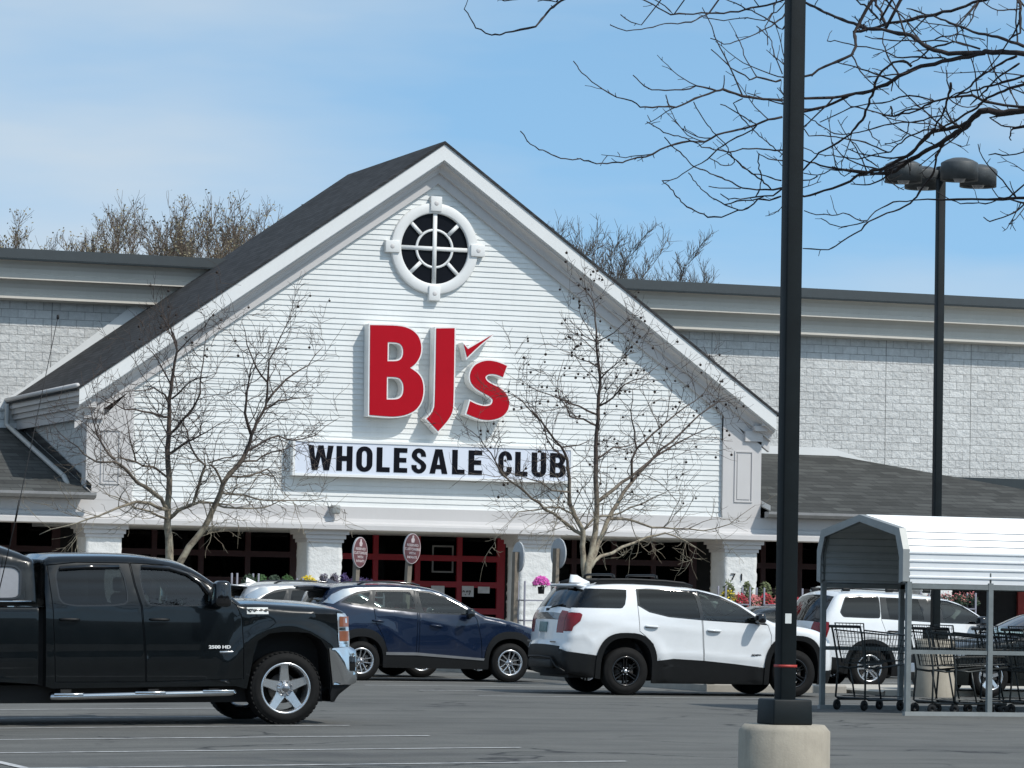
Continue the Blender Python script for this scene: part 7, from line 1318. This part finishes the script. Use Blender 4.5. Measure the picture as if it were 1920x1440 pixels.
def far_tree_mesh(seed, H, spread, budk):
    """many-stemmed bare crown: leaders fan out low and all reach the top"""
    rng = random.Random(seed); tr = MB(); cr = MB(); bd = MB(); ends = []
    q, qr = shoot(tr, Vector((0,0,0)), Vector((rng.uniform(-.05,.05), 0, 1)), H*.42, .15, rng, 6, .1, .06, 6, None, .7)
    def twigs(p, t, L, r, lev):
        a, ar = shoot(cr, p, rand_dir(t, rng, 18, 50, .32), L, r, rng, 4, .06, .16, 3, ends if lev > 1 else None, .5)
        if lev >= 3: return
        for j in range(1, len(a)):
            for _ in range(2):
                if rng.random() < .18: continue
                twigs(a[j], (a[j]-a[j-1]).normalized(), L*rng.uniform(.42, .7), max(r*.58, .009), lev+1)
    for k in range(int(9*spread)):
        j = rng.randint(2, len(q)-1); az = 2*math.pi*(k+rng.random()*.8)/int(9*spread); lean = R(rng.uniform(6, 27))
        d = Vector((math.cos(az)*math.sin(lean), math.sin(az)*math.sin(lean), math.cos(lean)))
        a, ar = shoot(cr, q[j], d, (H*rng.uniform(.86, 1.0)-q[j].z)/math.cos(lean)*.97, .075, rng, 12, .09, .07, 4, ends, .16)
        for i in range(3, len(a)):
            for _ in range(2):
                if rng.random() < .2: continue
                twigs(a[i], (a[i]-a[i-1]).normalized(), rng.uniform(.6, 1.35), max(ar[i]*.45, .013), 1)
    zs = max(e.z for e in ends); k = H/zs
    for e in ends:
        if e.z > H*.7 and rng.random() < budk*.55:
            c = e+Vector([rng.gauss(0, .06) for _ in range(3)]); a = Vector([rng.gauss(0, 1) for _ in range(3)]).normalized()*.05; b = a.orthogonal().normalized()*.035
            bd.add([(c-a)[:],(c+b)[:],(c+a)[:],(c-b)[:]], [(0,1,2,3)])
    for m in (tr, cr, bd): m.v = [(x*k, y*k, z*k) for x, y, z in m.v]
    return tr, cr, bd
def far_trees():
    protos = []
    for i, (H, sp, bk) in enumerate(((14,1.0,.75),(13.2,1.08,.9),(14.2,.92,.55),(13,.85,.0),(13.6,.9,.0))):
        tr, cr, bd = far_tree_mesh(31+i, H, sp, bk)
        bk_ = M['farbark'] if bk else M['farbark2']
        P = thing('bare_tree', 'x', 'tree'); tr.build('trunk', bk_, P); c = cr.build('crown', bk_, P)
        if bd.f: bd.build('buds', M['bud'], c, world=False)
        protos.append((P, H))
    # tops in the picture: (x at Y=112, height, kind); left clump, then the group past the right slope
    L = [(21.9,11.3,1),(22.9,12.4,0),(24.2,13.3,1),(25.1,12.0,2),(26.0,12.5,0),(26.9,13.2,1),(27.6,13.8,2),(28.4,14.0,0),(29.1,13.7,1),(29.9,13.9,2),(30.7,13.5,0),(31.5,13.7,1),(32.3,13.2,2),(33.1,13.6,0),(34.0,13.0,1),(35.2,13.2,2)]
    Rr = [(41.0,13.9,3),(41.9,13.4,4),(43.2,13.7,3),(43.9,13.5,4),(44.6,12.9,3),(45.3,12.6,4)]
    Fx = [(57.3,11.3,4)]
    rng = random.Random(5); used = set(); n = len(L)
    names = ['leftmost, beyond the long roof', 'second from the left end', 'tall lone one left of the clump']
    for i, (x, h, k) in enumerate(L+Rr+Fx):
        P, H = protos[k]
        o = P if k not in used else copy_tree(P)
        used.add(k)
        y = 112+rng.uniform(-2.5, 5); o.location = (x+(y-112)*.24, y, 0); s = h/H*(1+(y-112)*.006); o.scale = (s, s, s); o.rotation_euler = (0, 0, rng.uniform(0, 6.3))
        if i < n: o['group'] = 'budding bare trees beyond the left roof'; o['label'] = 'bare budding brown tree in the clump behind the roof left of the gable'
        elif i < n+len(Rr): o['group'] = 'bare trees beyond the right slope'; o['label'] = 'bare grey tree rising behind the right slope of the gable'
        else: o['label'] = 'thin bare treetop alone above the right end of the long wall'
        if i == 0: o['label'] = 'bare budding tree at the far left edge behind the flat roof'
        if i == 2: o['label'] = 'bare budding tree standing tall apart at the left of the clump'
        if 'group' in o and i in (): del o['group']

def unseen_woods():
    # unseen dark wooded ridge, added behind the camera to darken reflections in paint and glass
    from mathutils import noise as mn
    m = MB(); n = 120; k = 7; vs = []
    for i in range(n+1):
        x = -150+330*i/n; h = 11+5*mn.noise((x*.03, 1, 0))+3.5*mn.noise((x*.16, 5, 0))+1.6*mn.noise((x*.7, 9, 0))
        for j in range(k):
            t = j/(k-1); w = 1.5*mn.noise((x*.35, t*6, 3))
            vs.append((x, -78-14*t**2+w, -1+(h+1)*math.sin(t*math.pi/2)))
    m.add(vs, [(i*k+j, i*k+j+1, (i+1)*k+j+1, (i+1)*k+j) for i in range(n) for j in range(k-1)], 0, True)
    struct(m.build('unseen_ridge', M['unseen_woods']))

# ------------------------------------------------------------------ lights, shelter, carts, plants
def light_pole(name, label, x, y, zb, base_h, top, a, heads, cat='lamp post'):
    T = thing(name, label, cat, (x, y, zb))
    c = MB(); c.lathe([(0,base_h),(.285,base_h),(.325,base_h-.045),(.328,-.15)], 40, 0, 'Z', (x, y, zb)); c.build('concrete_base', M['concrete'], T)
    s = MB(); s.rbox((x, y, zb+base_h+.09), (a*2.5, a*2.5, .18), .012, 0, None, .965); s.build('base_cover', M['pole'], T)
    p = MB(); bm_r = .012
    p.rbox((x, y, (zb+base_h+.16+top)/2), (a, a, top-zb-base_h-.16), bm_r); pl = p.build('pole', M['pole'], T)
    for dx, dy in ((1,0),(-1,0),(0,1),(0,-1)):
        if not heads: break
        h = MB(); cx, cy = x+dx*.68, y+dy*.68; z0 = top-.30
        h.lathe([(.27,.02),(.305,.0),(.305,.28),(.298,.292),(.22,.335),(.12,.368),(0,.38)], 36, 0, 'Z', (cx, cy, z0))
        h.lathe([(.0,.05),(.27,.05),(.27,.02)], 36, 0, 'Z', (cx, cy, z0))
        h.rbox((x+dx*.23, y+dy*.23, z0+.17), (.32 if dx else .11, .11 if dx else .32, .13), .01)
        hd = h.build('lamp_head', M['lamp'], T)
        l = MB(); l.lathe([(0,-.035),(.08,-.02),(.11,.05)], 16, 0, 'Z', (cx, cy, z0)); l.build('lens', M['lens'], hd)
    return T, pl
def poles():
    x, y = 10.745, 24.41
    T, pl = light_pole('light_pole', 'thick dark green pole on a pale concrete base crossing the picture', x, y, -.02, .626, 9.2, .122, True)
    s = MB(); s.box(x-.034, x+.014, y-.0638, y-.0612, 1.322, 1.392); s.build('sticker', M['sticker'], T)
    b = MB(); b.rbox((x, y, 1.02), (.1255,.1255,.018), 0); b.build('tape_band', M['redtape'], T)
    light_pole('light_pole', 'slim dark pole with four drum lamps rising from inside the trolley shelter', 27.05, 55.4, .0, .95, 8.72, .128, True)

def corral():
    x0, x1, y0, y1 = 21.88, 30.6, 45.68, 48.45
    T = thing('cart_shelter', 'white corrugated metal trolley shelter on grey posts', 'cart shelter', (x0, (y0+y1)/2, 0))
    ym = (y0+y1)/2; X0 = x0-.08
    # cross-section of the roof skin, near eave up over the ridge to the far eave
    sec = [(y0,1.78),(y0,2.215),(y0+.13,2.50),(ym,2.70),(y1-.13,2.50),(y1,2.215),(y1,1.78)]
    def skin(d):
        out = []
        for i in range(len(sec)-1):
            a, b = Vector(sec[i]), Vector(sec[i+1]); L = (b-a).length; t = (b-a)/L; n = Vector((-t.y, t.x))
            if n.y < 0 and abs(n.y) > .01: n = -n
            if abs(n.y) <= .01: n = Vector((-1, 0)) if i == 0 else Vector((1, 0))
            k = max(1, int(round(L/.115))); st = L/k
            for j in range(k):
                s = j*st
                for u, h in ((0,0),(st*.62,0),(st*.70,.016),(st*.88,.016),(st*.96,0)): out.append(tuple(a+t*(s+u)+n*(h+d)))
        out.append(sec[-1]); return out
    sk = MB(); pr = skin(.012); sk.sweep(pr, [lambda a, b: (X0+.09, a, b), lambda a, b: (x1, a, b)], 0); sk.build('roof_panel', M['corralwhite'], T)
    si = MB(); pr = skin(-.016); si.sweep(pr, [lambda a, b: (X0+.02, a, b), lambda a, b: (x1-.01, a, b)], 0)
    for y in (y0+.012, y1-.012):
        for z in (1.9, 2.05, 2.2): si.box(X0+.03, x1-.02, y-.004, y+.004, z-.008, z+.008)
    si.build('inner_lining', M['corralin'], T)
    # end trim following the arch
    tm = MB(); o = [(y+(y-ym)*.018, z+.022) for y, z in sec]; i_ = [(ym+(y-ym)*.925, z-.075 if z > 1.8 else z) for y, z in sec]
    for X in (X0, X0+.012): tm.add([(X, *p) for p in o]+[(X, *p) for p in i_], [(k, k+1, 8+k, 7+k) for k in range(6)])
    tm.add([(X0, *p) for p in o]+[(X0+.10, *p) for p in o], [(k, k+1, 8+k, 7+k) for k in range(6)])
    tm.build('end_trim', M['galvlt'], T)
    px = [x0+.02, 23.12, 25.3, 27.5, 29.7]
    for x in px:
        for y in (y0, y1):
            p = MB(); p.box(x-.035, x+.035, y-.035 if y == y0 else y-.03, y+.03, .05, 1.80); p.build('post', M['galv'], T)
        h = MB(); h.tube([(x,y0,1.8),(x,y0+.02,2.19),(x,y0+.15,2.46),(x,ym,2.65),(x,y1-.15,2.46),(x,y1-.02,2.19),(x,y1,1.8)], .022, 6); h.build('hoop', M['galv'], T)
    for y in (y0, y1):
        r = MB(); r.box(x0-.03, x1, y-.04, y+.04, .0, .055); r.build('base_rail', M['galvlt'], T)
        r = MB(); r.box(x0+.06, x1, y-.022, y+.022, .83, .885); r.build('side_rail', M['galv'], T)
        r = MB(); r.box(x0+.06, x1, y-.03, y+.03, 1.71, 1.775); r.build('eave_rail', M['galv'], T)

def cart_proto():
    T = thing('shopping_cart', 'x', 'shopping cart')
    # frame: x forward (away from the handle)
    f = MB()
    for sg in (-1, 1):
        f.tube([(0,sg*.26,1.00),(.03,sg*.26,.92),(.10,sg*.25,.62),(.12,sg*.25,.50),(.10,sg*.27,.16),(.16,sg*.27,.13),(.86,sg*.20,.13)], .014, 6)
        f.tube([(.12,sg*.25,.52),(.30,sg*.245,.50),(.88,sg*.19,.56)], .013, 6)
        f.tube([(.34,sg*.245,.50),(.42,sg*.24,.14)], .012, 6)
    f.tube([(.86,-.20,.13),(.86,.20,.13)], .014, 6); f.tube([(.12,-.27,.15),(.12,.27,.15)], .012, 6)
    f.build('frame', M['wire'], T, world=False)
    # basket: wires on a sloping box
    b = MB()
    R_ = dict(xt=.06, xb=.16, yt=.27, yb=.22, zt=.96, zb=.56); Fq = dict(xt=1.0, xb=.90, yt=.215, yb=.17, zt=.90, zb=.60)
    def P(u, v, w):   # u along, v across -1..1, w up
        zt = R_['zt']+(Fq['zt']-R_['zt'])*u; zb = R_['zb']+(Fq['zb']-R_['zb'])*u
        xt = R_['xt']+(Fq['xt']-R_['xt'])*u; xb = R_['xb']+(Fq['xb']-R_['xb'])*u
        yt = R_['yt']+(Fq['yt']-R_['yt'])*u; yb = R_['yb']+(Fq['yb']-R_['yb'])*u
        return (xb+(xt-xb)*w, v*(yb+(yt-yb)*w), zb+(zt-zb)*w)
    n = 16
    for sg in (-1, 1):
        for k in range(n+1): b.tube([P(k/n, sg, 0), P(k/n, sg, 1)], .0032, 4, cap=False)
        for w in (.0,.28,.55,.80): b.tube([P(0, sg, w), P(1, sg, w)], .004, 4, cap=False)
        b.tube([P(0, sg, 1), P(1, sg, 1)], .009, 6)
    for k in range(9):
        v = -1+2*k/8
        b.tube([P(1, v, 1), P(1, v, 0), P(0, v, 0)], .0032, 4, cap=False)
    for w in (.0,.3,.6,1): b.tube([P(1,-1,w), P(1,1,w)], .005, 4, cap=False)
    for u in (0,.25,.5,.75): b.tube([P(u,-1,0), P(u,1,0)], .004, 4, cap=False)
    b.build('basket', M['wire'], T, world=False)
    g = MB()   # rear gate with the folded child seat
    for k in range(9):
        v = -1+2*k/8; g.tube([(.165,v*.215,.57),(.07,v*.262,1.04)], .0034, 4, cap=False)
    for z in (.62,.72,.82,.92,1.0): g.tube([(.165-(z-.57)*.2,-.25,z),(.165-(z-.57)*.2,.25,z)], .004, 4, cap=False)
    g.tube([(.16,-.22,.57),(.06,-.262,1.04),(.06,.262,1.04),(.16,.22,.57)], .009, 6)
    g.build('rear_gate', M['wire'], T, world=False)
    h = MB(); h.tube([(-.03,-.27,1.0),(-.03,.27,1.0)], .019, 8); h.tube([(0,-.265,1.0),(-.03,-.265,1.0)], .016, 6); h.tube([(0,.265,1.0),(-.03,.265,1.0)], .016, 6); h.build('handle', M['plastic'], T, world=False)
    t = MB()
    for k in range(7):
        y = -.2+.4*k/6; t.tube([(.16,y*1.2,.175),(.84,y*.9,.165)], .004, 4, cap=False)
    for x in (.2,.5,.8): t.tube([(x,-.24,.17),(x,.24,.17)], .006, 4, cap=False)
    t.build('lower_tray', M['wire'], T, world=False)
    for x, y in ((.12,-.25),(.12,.25),(.84,-.19),(.84,.19)):
        w = MB(); w.lathe([(.03,-.014),(.058,-.014),(.064,-.008),(.064,.008),(.058,.014),(.03,.014),(.012,.012),(.012,-.012),(.03,-.014)], 20, 0, 'Y', (x-.015, y, .064)); 
        w.tube([(x,y,.13),(x-.015,y-.02,.064)], .007, 4); w.tube([(x,y,.13),(x-.015,y+.02,.064)], .007, 4)
        w.build('caster', M['plastic'], T, world=False)
    return T
def carts():
    P = cart_proto(); first = True
    spots = [(21.93,47.75,'lone turned wire cart at the open end of the white shelter'),(22.40,46.45,'wire cart standing behind the first near post of the shelter'),(22.74,46.45,'wire cart nested ahead of the one behind the near post'),
             (23.80,46.30,'first wire cart of the nested row past the second near post'),(24.10,46.30,'second wire cart of the nested row past the second near post'),(24.40,46.30,'third wire cart of the nested row past the second near post'),(24.70,46.30,'fourth wire cart of the nested row past the second near post'),
             (24.9,47.6,'wire cart in the far lane of the shelter beside the nested row'),(24.0,47.6,'wire cart in the far lane of the shelter below the slim lamp pole')]
    for x, y, lab in spots:
        o = P if first else copy_tree(P); first = False
        o.location = (x, y, .0); o.rotation_euler = (0, 0, R(20 if y == 47.75 else 0)); o.scale = (1.08, 1.08, 1.17); o['label'] = lab; o['group'] = 'carts in the white shelter'

def oval_sign(label, x, y, zc, ztop_lean, yaw, text, lean=0.):
    T = thing('parking_sign', label, 'sign', (x, y, 0.14), 'oval signs on posts', (0, 0, yaw))
    T.rotation_euler = (0, R(lean), yaw)
    p = MB(); p.box(-.05, .05, .02, .12, 0, zc+.1); p.build('post', M['post'], T, world=False)
    rx, rz = .20, .305; n = 40
    el = [(rx*math.cos(2*math.pi*k/n), zc+rz*math.sin(2*math.pi*k/n)) for k in range(n)]
    f = lambda u, v, d: (u, d, v)
    b = MB(); b.prism([el], f, -.02, .015); bd = b.build('board', M['signback'], T, world=False)
    if text:
        e2 = [(u*.995, zc+(v-zc)*.995) for u, v in el]
        c = MB(); c.prism([e2], f, -.0235, -.0205); c.build('border', M['signcream'], bd, world=False)
        c = MB(); c.prism([[(u*.93, zc+(v-zc)*.95) for u, v in el]], f, -.027, -.024); c.build('face', M['brownsign'], bd, world=False)
        i = MB(); i.lathe([(0,-.004),(.022,-.004)], 12, 0, 'Y', (0, -.026, zc+.245)); i.prism([[(-.03,zc+.12),(.03,zc+.12),(.045,zc+.18),(.018,zc+.225),(-.018,zc+.225),(-.045,zc+.18)]], f, -.031, -.028); i.build('icon', M['signcream'], bd, world=False)
        for k, (tx, dz, sz) in enumerate(text):
            text_mb(tx, sz, lambda u, v, d: (u, -.0305+d, zc+dz+v), .002, .0015, 'CENTER', .9).build('lettering', M['signcream'], bd, world=False)
    return T
TXT = [('RESERVED', .045, .070), ('CUSTOMERS', -.035, .072), ('WITH', -.115, .068), ('INFANTS', -.195, .066)]
def lot_signs():
    oval_sign('brown oval parking sign left of the other, low before the grey stone pillar edge', 21.94, 71, 2.20, 0, R(28), TXT, 2.0)
    oval_sign('brown oval parking sign standing before the middle of the red doors', 22.98, 71, 2.30, 0, R(16), TXT, 3.0)
    oval_sign('oval sign seen edge-on from behind left of the stone pillar', 25.33, 71, 2.18, 0, R(106), None, -1.)
    oval_sign('oval sign seen from behind right of the stone pillar', 26.18, 71, 2.27, 0, R(118), None, -1.)

def leafy(mb, c, size, n, leaf, rng, dome=True):
    for _ in range(n):
        v = Vector([rng.gauss(0, 1) for _ in range(3)]).normalized()*rng.uniform(.5, 1)**.5
        p = Vector(c)+Vector((v.x*size[0], v.y*size[1], abs(v.z)*size[2] if dome else v.z*size[2]))
        a = Vector([rng.gauss(0, 1) for _ in range(3)]).normalized()*leaf*rng.uniform(.6, 1.3); b = a.orthogonal().normalized()*leaf*.45
        mb.add([(p-a)[:],(p+b)[:],(p+a)[:],(p-b)[:]], [(0,1,2,3)], 0, False)
def plants():
    rng = random.Random(8)
    def rack(x0, x1, y, h, label):
        T = thing('plant_rack', label, 'plant rack', ((x0+x1)/2, y, .14), 'nursery racks before the store')
        for x in (x0, x1):
            for yy in (y-.22, y+.22):
                p = MB(); p.rbox((x, yy, .14+h/2), (.04,.035,h), .004); p.build('post', M['rack'], T)
        for z in (.45,1.0,1.45):
            s = MB(); s.box(x0, x1, y-.25, y+.25, z-.015, z+.015); s.build('shelf', M['rack'], T)
        return T
    Y = 78.6
    labs = ['steel plant rack beside the green shrubs, left of the first stone pillar shown between doors', 'steel plant rack under the yellow flowers', 'steel plant rack below the two front parking signs', 'steel plant rack left of the pink flowers', 'steel plant rack holding the red and green flowers', 'steel plant rack with pale posts by the pillar numbered 7 1', 'steel plant rack beyond the slim lamp pole']
    for (a, b, h), l in zip(((21.52,22.0,1.78),(23.0,23.55,1.70),(24.0,25.0,1.62),(28.15,28.95,1.74),(33.0,33.6,1.72),(33.95,34.9,1.70),(38.1,39.3,1.68)), labs): rack(a, b, Y, h, l)
    def plant(name, label, x, y, z, size, n, leaf, m, flower=None, fn=0, fm=.05, dome=True, group='plants before the store'):
        T = thing(name, label, 'plant', (x, y, z), group)
        p = MB(); p.lathe([(0,0),(size[0]*.35,0),(size[0]*.42,.16),(size[0]*.38,.16)], 14, 0, 'Z', (x, y, z)); p.build('pot', M['plastic'], T)
        l = MB(); leafy(l, (x, y, z+.14), size, n, leaf, rng, dome)
        for k in range(10):
            a = rng.uniform(0, 6.28); l.tube([(x,y,z+.14),(x+math.cos(a)*size[0]*.6,y+math.sin(a)*size[1]*.6,z+.14+size[2]*.7)], .006, 3, cap=False)
        l.build('foliage', M[m], T)
        if flower:
            f = MB(); leafy(f, (x, y, z+.2), (size[0]*1.02, size[1]*1.02, size[2]*1.02), fn, fm, rng, dome); f.build('blossom', M[flower], T)
    for i, x in enumerate((21.85,22.12,22.42,22.72)):
        plant('green_shrub', ('bushy dark green shrub nearest the pale rack posts','second bushy green shrub from the pale rack posts','third bushy green shrub from the pale rack posts','bushy green shrub next to the shaded side of the pillar')[i], x, Y, 1.47, (.17,.2,.30), 420, .035, 'leafgreen' if i % 2 else 'leafdark')
        tg = MB(); tg.box(x-.02, x+.02, Y-.235, Y-.23, 1.56+.05*(i % 2), 1.61+.05*(i % 2)); tag(tg.build('plant_tag', M['paper']), ('white price tag in the shrub nearest the rack posts','white price tag in the second green shrub','white price tag in the third green shrub','white price tag in the shrub by the pillar')[i], 'price tag', 'white plant tags')
    plant('yellow_flowers', 'pot of bright yellow flowers beside the first stone pillar', 23.18, Y, 1.47, (.22,.22,.24), 140, .035, 'leafgreen', 'yellow', 300, .035)
    for i, x in enumerate((23.55,23.78,24.02,24.3)):
        plant('spiky_plant', ('grey spiky plant next to the yellow flowers','pale purple spiky plant in front of the stone pillar','dark purple spiky plant before the pillar edge','dark purple spiky plant under the left brown sign')[i], x, Y, 1.42, (.12,.14,.42), 120, .065, ('lavender','lavender','purple','purple')[i])
    plant('green_grass_pot', 'tuft of light green leaves between the two brown signs', 24.85, Y, 1.42, (.16,.16,.24), 160, .05, 'grassy')
    plant('purple_flowers', 'low purple flowers behind the two brown signs', 24.55, Y+.5, 1.42, (.4,.2,.28), 300, .03, 'leafdark', 'purple', 300, .03)
    plant('pink_flowers', 'hanging bunch of pink flowers left of the white SUV roof', 28.62, Y, 1.60, (.19,.19,.20), 60, .035, 'leafdark', 'pink', 330, .04)
    for i, (x, z, fl) in enumerate(((33.15,1.42,'yellow'),(33.45,1.32,'redflower'),(33.8,1.30,'salmon'),(34.1,1.32,'redflower'),(34.45,1.30,'salmon'),(34.75,1.32,'redflower'))):
        plant('flower_pot', ('pot with small yellow flowers before the numbered pillar','red flowers under the figure 7','salmon pink flowers under the figures on the pillar','deep red flowers right of the figures','salmon flowers left of the thick pole','deep red flowers against the thick pole')[i], x, Y, z-.12, (.2,.2,.32), 240, .04, 'leafgreen' if i % 2 else 'grassy', fl, 130 if fl == 'yellow' else 260, .035)
    for i, x in enumerate((33.3,33.75,34.2,34.6)):
        plant('tall_plant', ('tall leafy plant behind the yellow flowers','tall leafy plant below the figure 7','tall leafy plant below the figure 1','tall leafy plant beside the thick pole')[i], x, Y+.3, 1.35, (.17,.15,.52), 170, .06, 'grassy')
    for i, x in enumerate((38.3,38.65,39.0,39.3)):
        plant('trailing_plant', ('trailing plant next to the slim lamp pole','trailing plant second from the slim lamp pole','trailing plant third from the slim lamp pole','trailing plant beside the far shelter post')[i], x, Y, 1.40, (.2,.2,.26), 240, .04, 'leafdark', 'salmon', 60, .03)

# ------------------------------------------------------------------ sky, sun, camera
SUN_EL, SUN_AZ = R(48.5), math.atan2(.26, -.37)
def sky():
    w = bpy.data.worlds.new('World'); SC.world = w; w.use_nodes = True; nt = w.node_tree
    bg = nt.nodes['Background']
    st = nt.nodes.new('ShaderNodeTexSky'); st.sky_type = 'NISHITA'; st.sun_disc = False
    st.sun_elevation = SUN_EL; st.sun_rotation = SUN_AZ; st.altitude = 50; st.air_density = 1.0; st.dust_density = .6; st.ozone_density = 2.5
    tc = nt.nodes.new('ShaderNodeTexCoord'); sp = nt.nodes.new('ShaderNodeSeparateXYZ'); link(nt, tc.outputs['Generated'], sp.inputs[0])
    cv = nt.nodes.new('ShaderNodeCombineXYZ'); lf_ = nt.nodes.new('ShaderNodeMath'); lf_.operation = 'MULTIPLY_ADD'
    link(nt, sp.outputs[2], lf_.inputs[0]); lf_.inputs[1].default_value = .9; lf_.inputs[2].default_value = .24
    link(nt, sp.outputs[0], cv.inputs[0]); link(nt, sp.outputs[1], cv.inputs[1]); link(nt, lf_.outputs[0], cv.inputs[2])
    nv = nt.nodes.new('ShaderNodeVectorMath'); nv.operation = 'NORMALIZE'; link(nt, cv.outputs[0], nv.inputs[0]); link(nt, nv.outputs[0], st.inputs[0])
    # thin high cloud in soft banks
    mp = nt.nodes.new('ShaderNodeMapping'); mp.inputs['Scale'].default_value = (3.2, 3.2, 15.); mp.inputs['Location'].default_value = CLOUD
    mp.inputs['Rotation'].default_value = (R(3), R(4), 0)
    link(nt, tc.outputs['Generated'], mp.inputs[0])
    n1 = noise(nt, mp.outputs[0], 1.0, 5, .52)
    mp2 = nt.nodes.new('ShaderNodeMapping'); mp2.inputs['Scale'].default_value = (7, 7, 34.); mp2.inputs['Rotation'].default_value = (R(-6), R(5), 0); link(nt, tc.outputs['Generated'], mp2.inputs[0])
    n2 = noise(nt, mp2.outputs[0], 1.0, 5, .6)
    m = nt.nodes.new('ShaderNodeMath'); m.operation = 'MULTIPLY_ADD'; link(nt, n2, m.inputs[0]); m.inputs[1].default_value = .13; link(nt, n1, m.inputs[2])
    fac = ramp(nt, m.outputs[0], [(.42, (0,0,0)), (.73, (.74,.74,.74))])
    c = mixc(nt, fac, mixc(nt, 1., st.outputs[0], SKYTINT, 'MULTIPLY'), CLOUDCOL)
    link(nt, c, bg.inputs['Color']); bg.inputs['Strength'].default_value = SKY_STR
    L = bpy.data.lights.new('sun', 'SUN'); L.energy = SUN_STR; L.angle = R(.53); L.color = (1, .955, .89)
    o = bpy.data.objects.new('sun', L); COL.objects.link(o)
    d = -Vector((math.sin(SUN_AZ)*math.cos(SUN_EL), math.cos(SUN_AZ)*math.cos(SUN_EL), math.sin(SUN_EL)))
    o.rotation_euler = d.to_track_quat('-Z', 'Y').to_euler()
    o.location = (20, 20, 40)
def camera():
    th, ph, ps = R(19.5), math.atan(405/7000), R(1.1)
    r0 = Vector((math.cos(th), -math.sin(th), 0)); fw = Vector((math.sin(th)*math.cos(ph), math.cos(th)*math.cos(ph), math.sin(ph))); u0 = r0.cross(fw)
    r = r0*math.cos(ps)+u0*math.sin(ps); u = -r0*math.sin(ps)+u0*math.cos(ps)
    c = bpy.data.cameras.new('camera'); c.sensor_width = 36; c.lens = 7000/1920*36; c.clip_end = 3000; c.clip_start = .1
    o = bpy.data.objects.new('camera', c); COL.objects.link(o)
    m = Matrix((r, u, -fw)).transposed().to_4x4(); m.translation = (0, 0, 1.45); o.matrix_world = m
    SC.camera = o
SKYTINT = (1.42, 1.62, 1.47); CLOUDCOL = (4.7, 5.2, 5.6); CLOUD = (11., 4., 3.); SKY_STR = .14; SUN_STR = 3.5; EXPO = .0

mats()
M['windowdark'] = mat('dark_window', (.004,.005,.008), .4, spec=.12)
M['unseen_woods'] = mat('unseen_woods_dark', (.030,.032,.022), .95, var=.5, vs=.3)
M['shellglass'] = mat('grey_curtained_glass', (.22,.22,.23), .12, coat=1, var=.1)
camera(); sky(); ground(); store(); signs_on_store(); corral(); carts(); poles(); lot_signs(); plants(); cars()
plane_tree('plane_tree', LEFT_LIMBS, 'bare two-stemmed plane tree standing behind the pickup truck', (LEFT_LIMBS[0][0][0], LEFT_LIMBS[0][0][1], 0), 3, 26)
plane_tree('plane_tree', RIGHT_LIMBS, 'bare many-stemmed plane tree hung with seed balls behind the white SUV', (RIGHT_LIMBS[0][0][0], RIGHT_LIMBS[0][0][1], 0), 9, 190)
near_tree(); far_trees(); unseen_woods()
SC.render.engine = 'CYCLES'
SC.view_settings.view_transform = 'Standard'; SC.view_settings.look = 'None'; SC.view_settings.exposure = EXPO; SC.view_settings.gamma = 1
SC.cycles.max_bounces = 8; SC.cycles.transparent_max_bounces = 16
SC.cycles.use_denoising = True
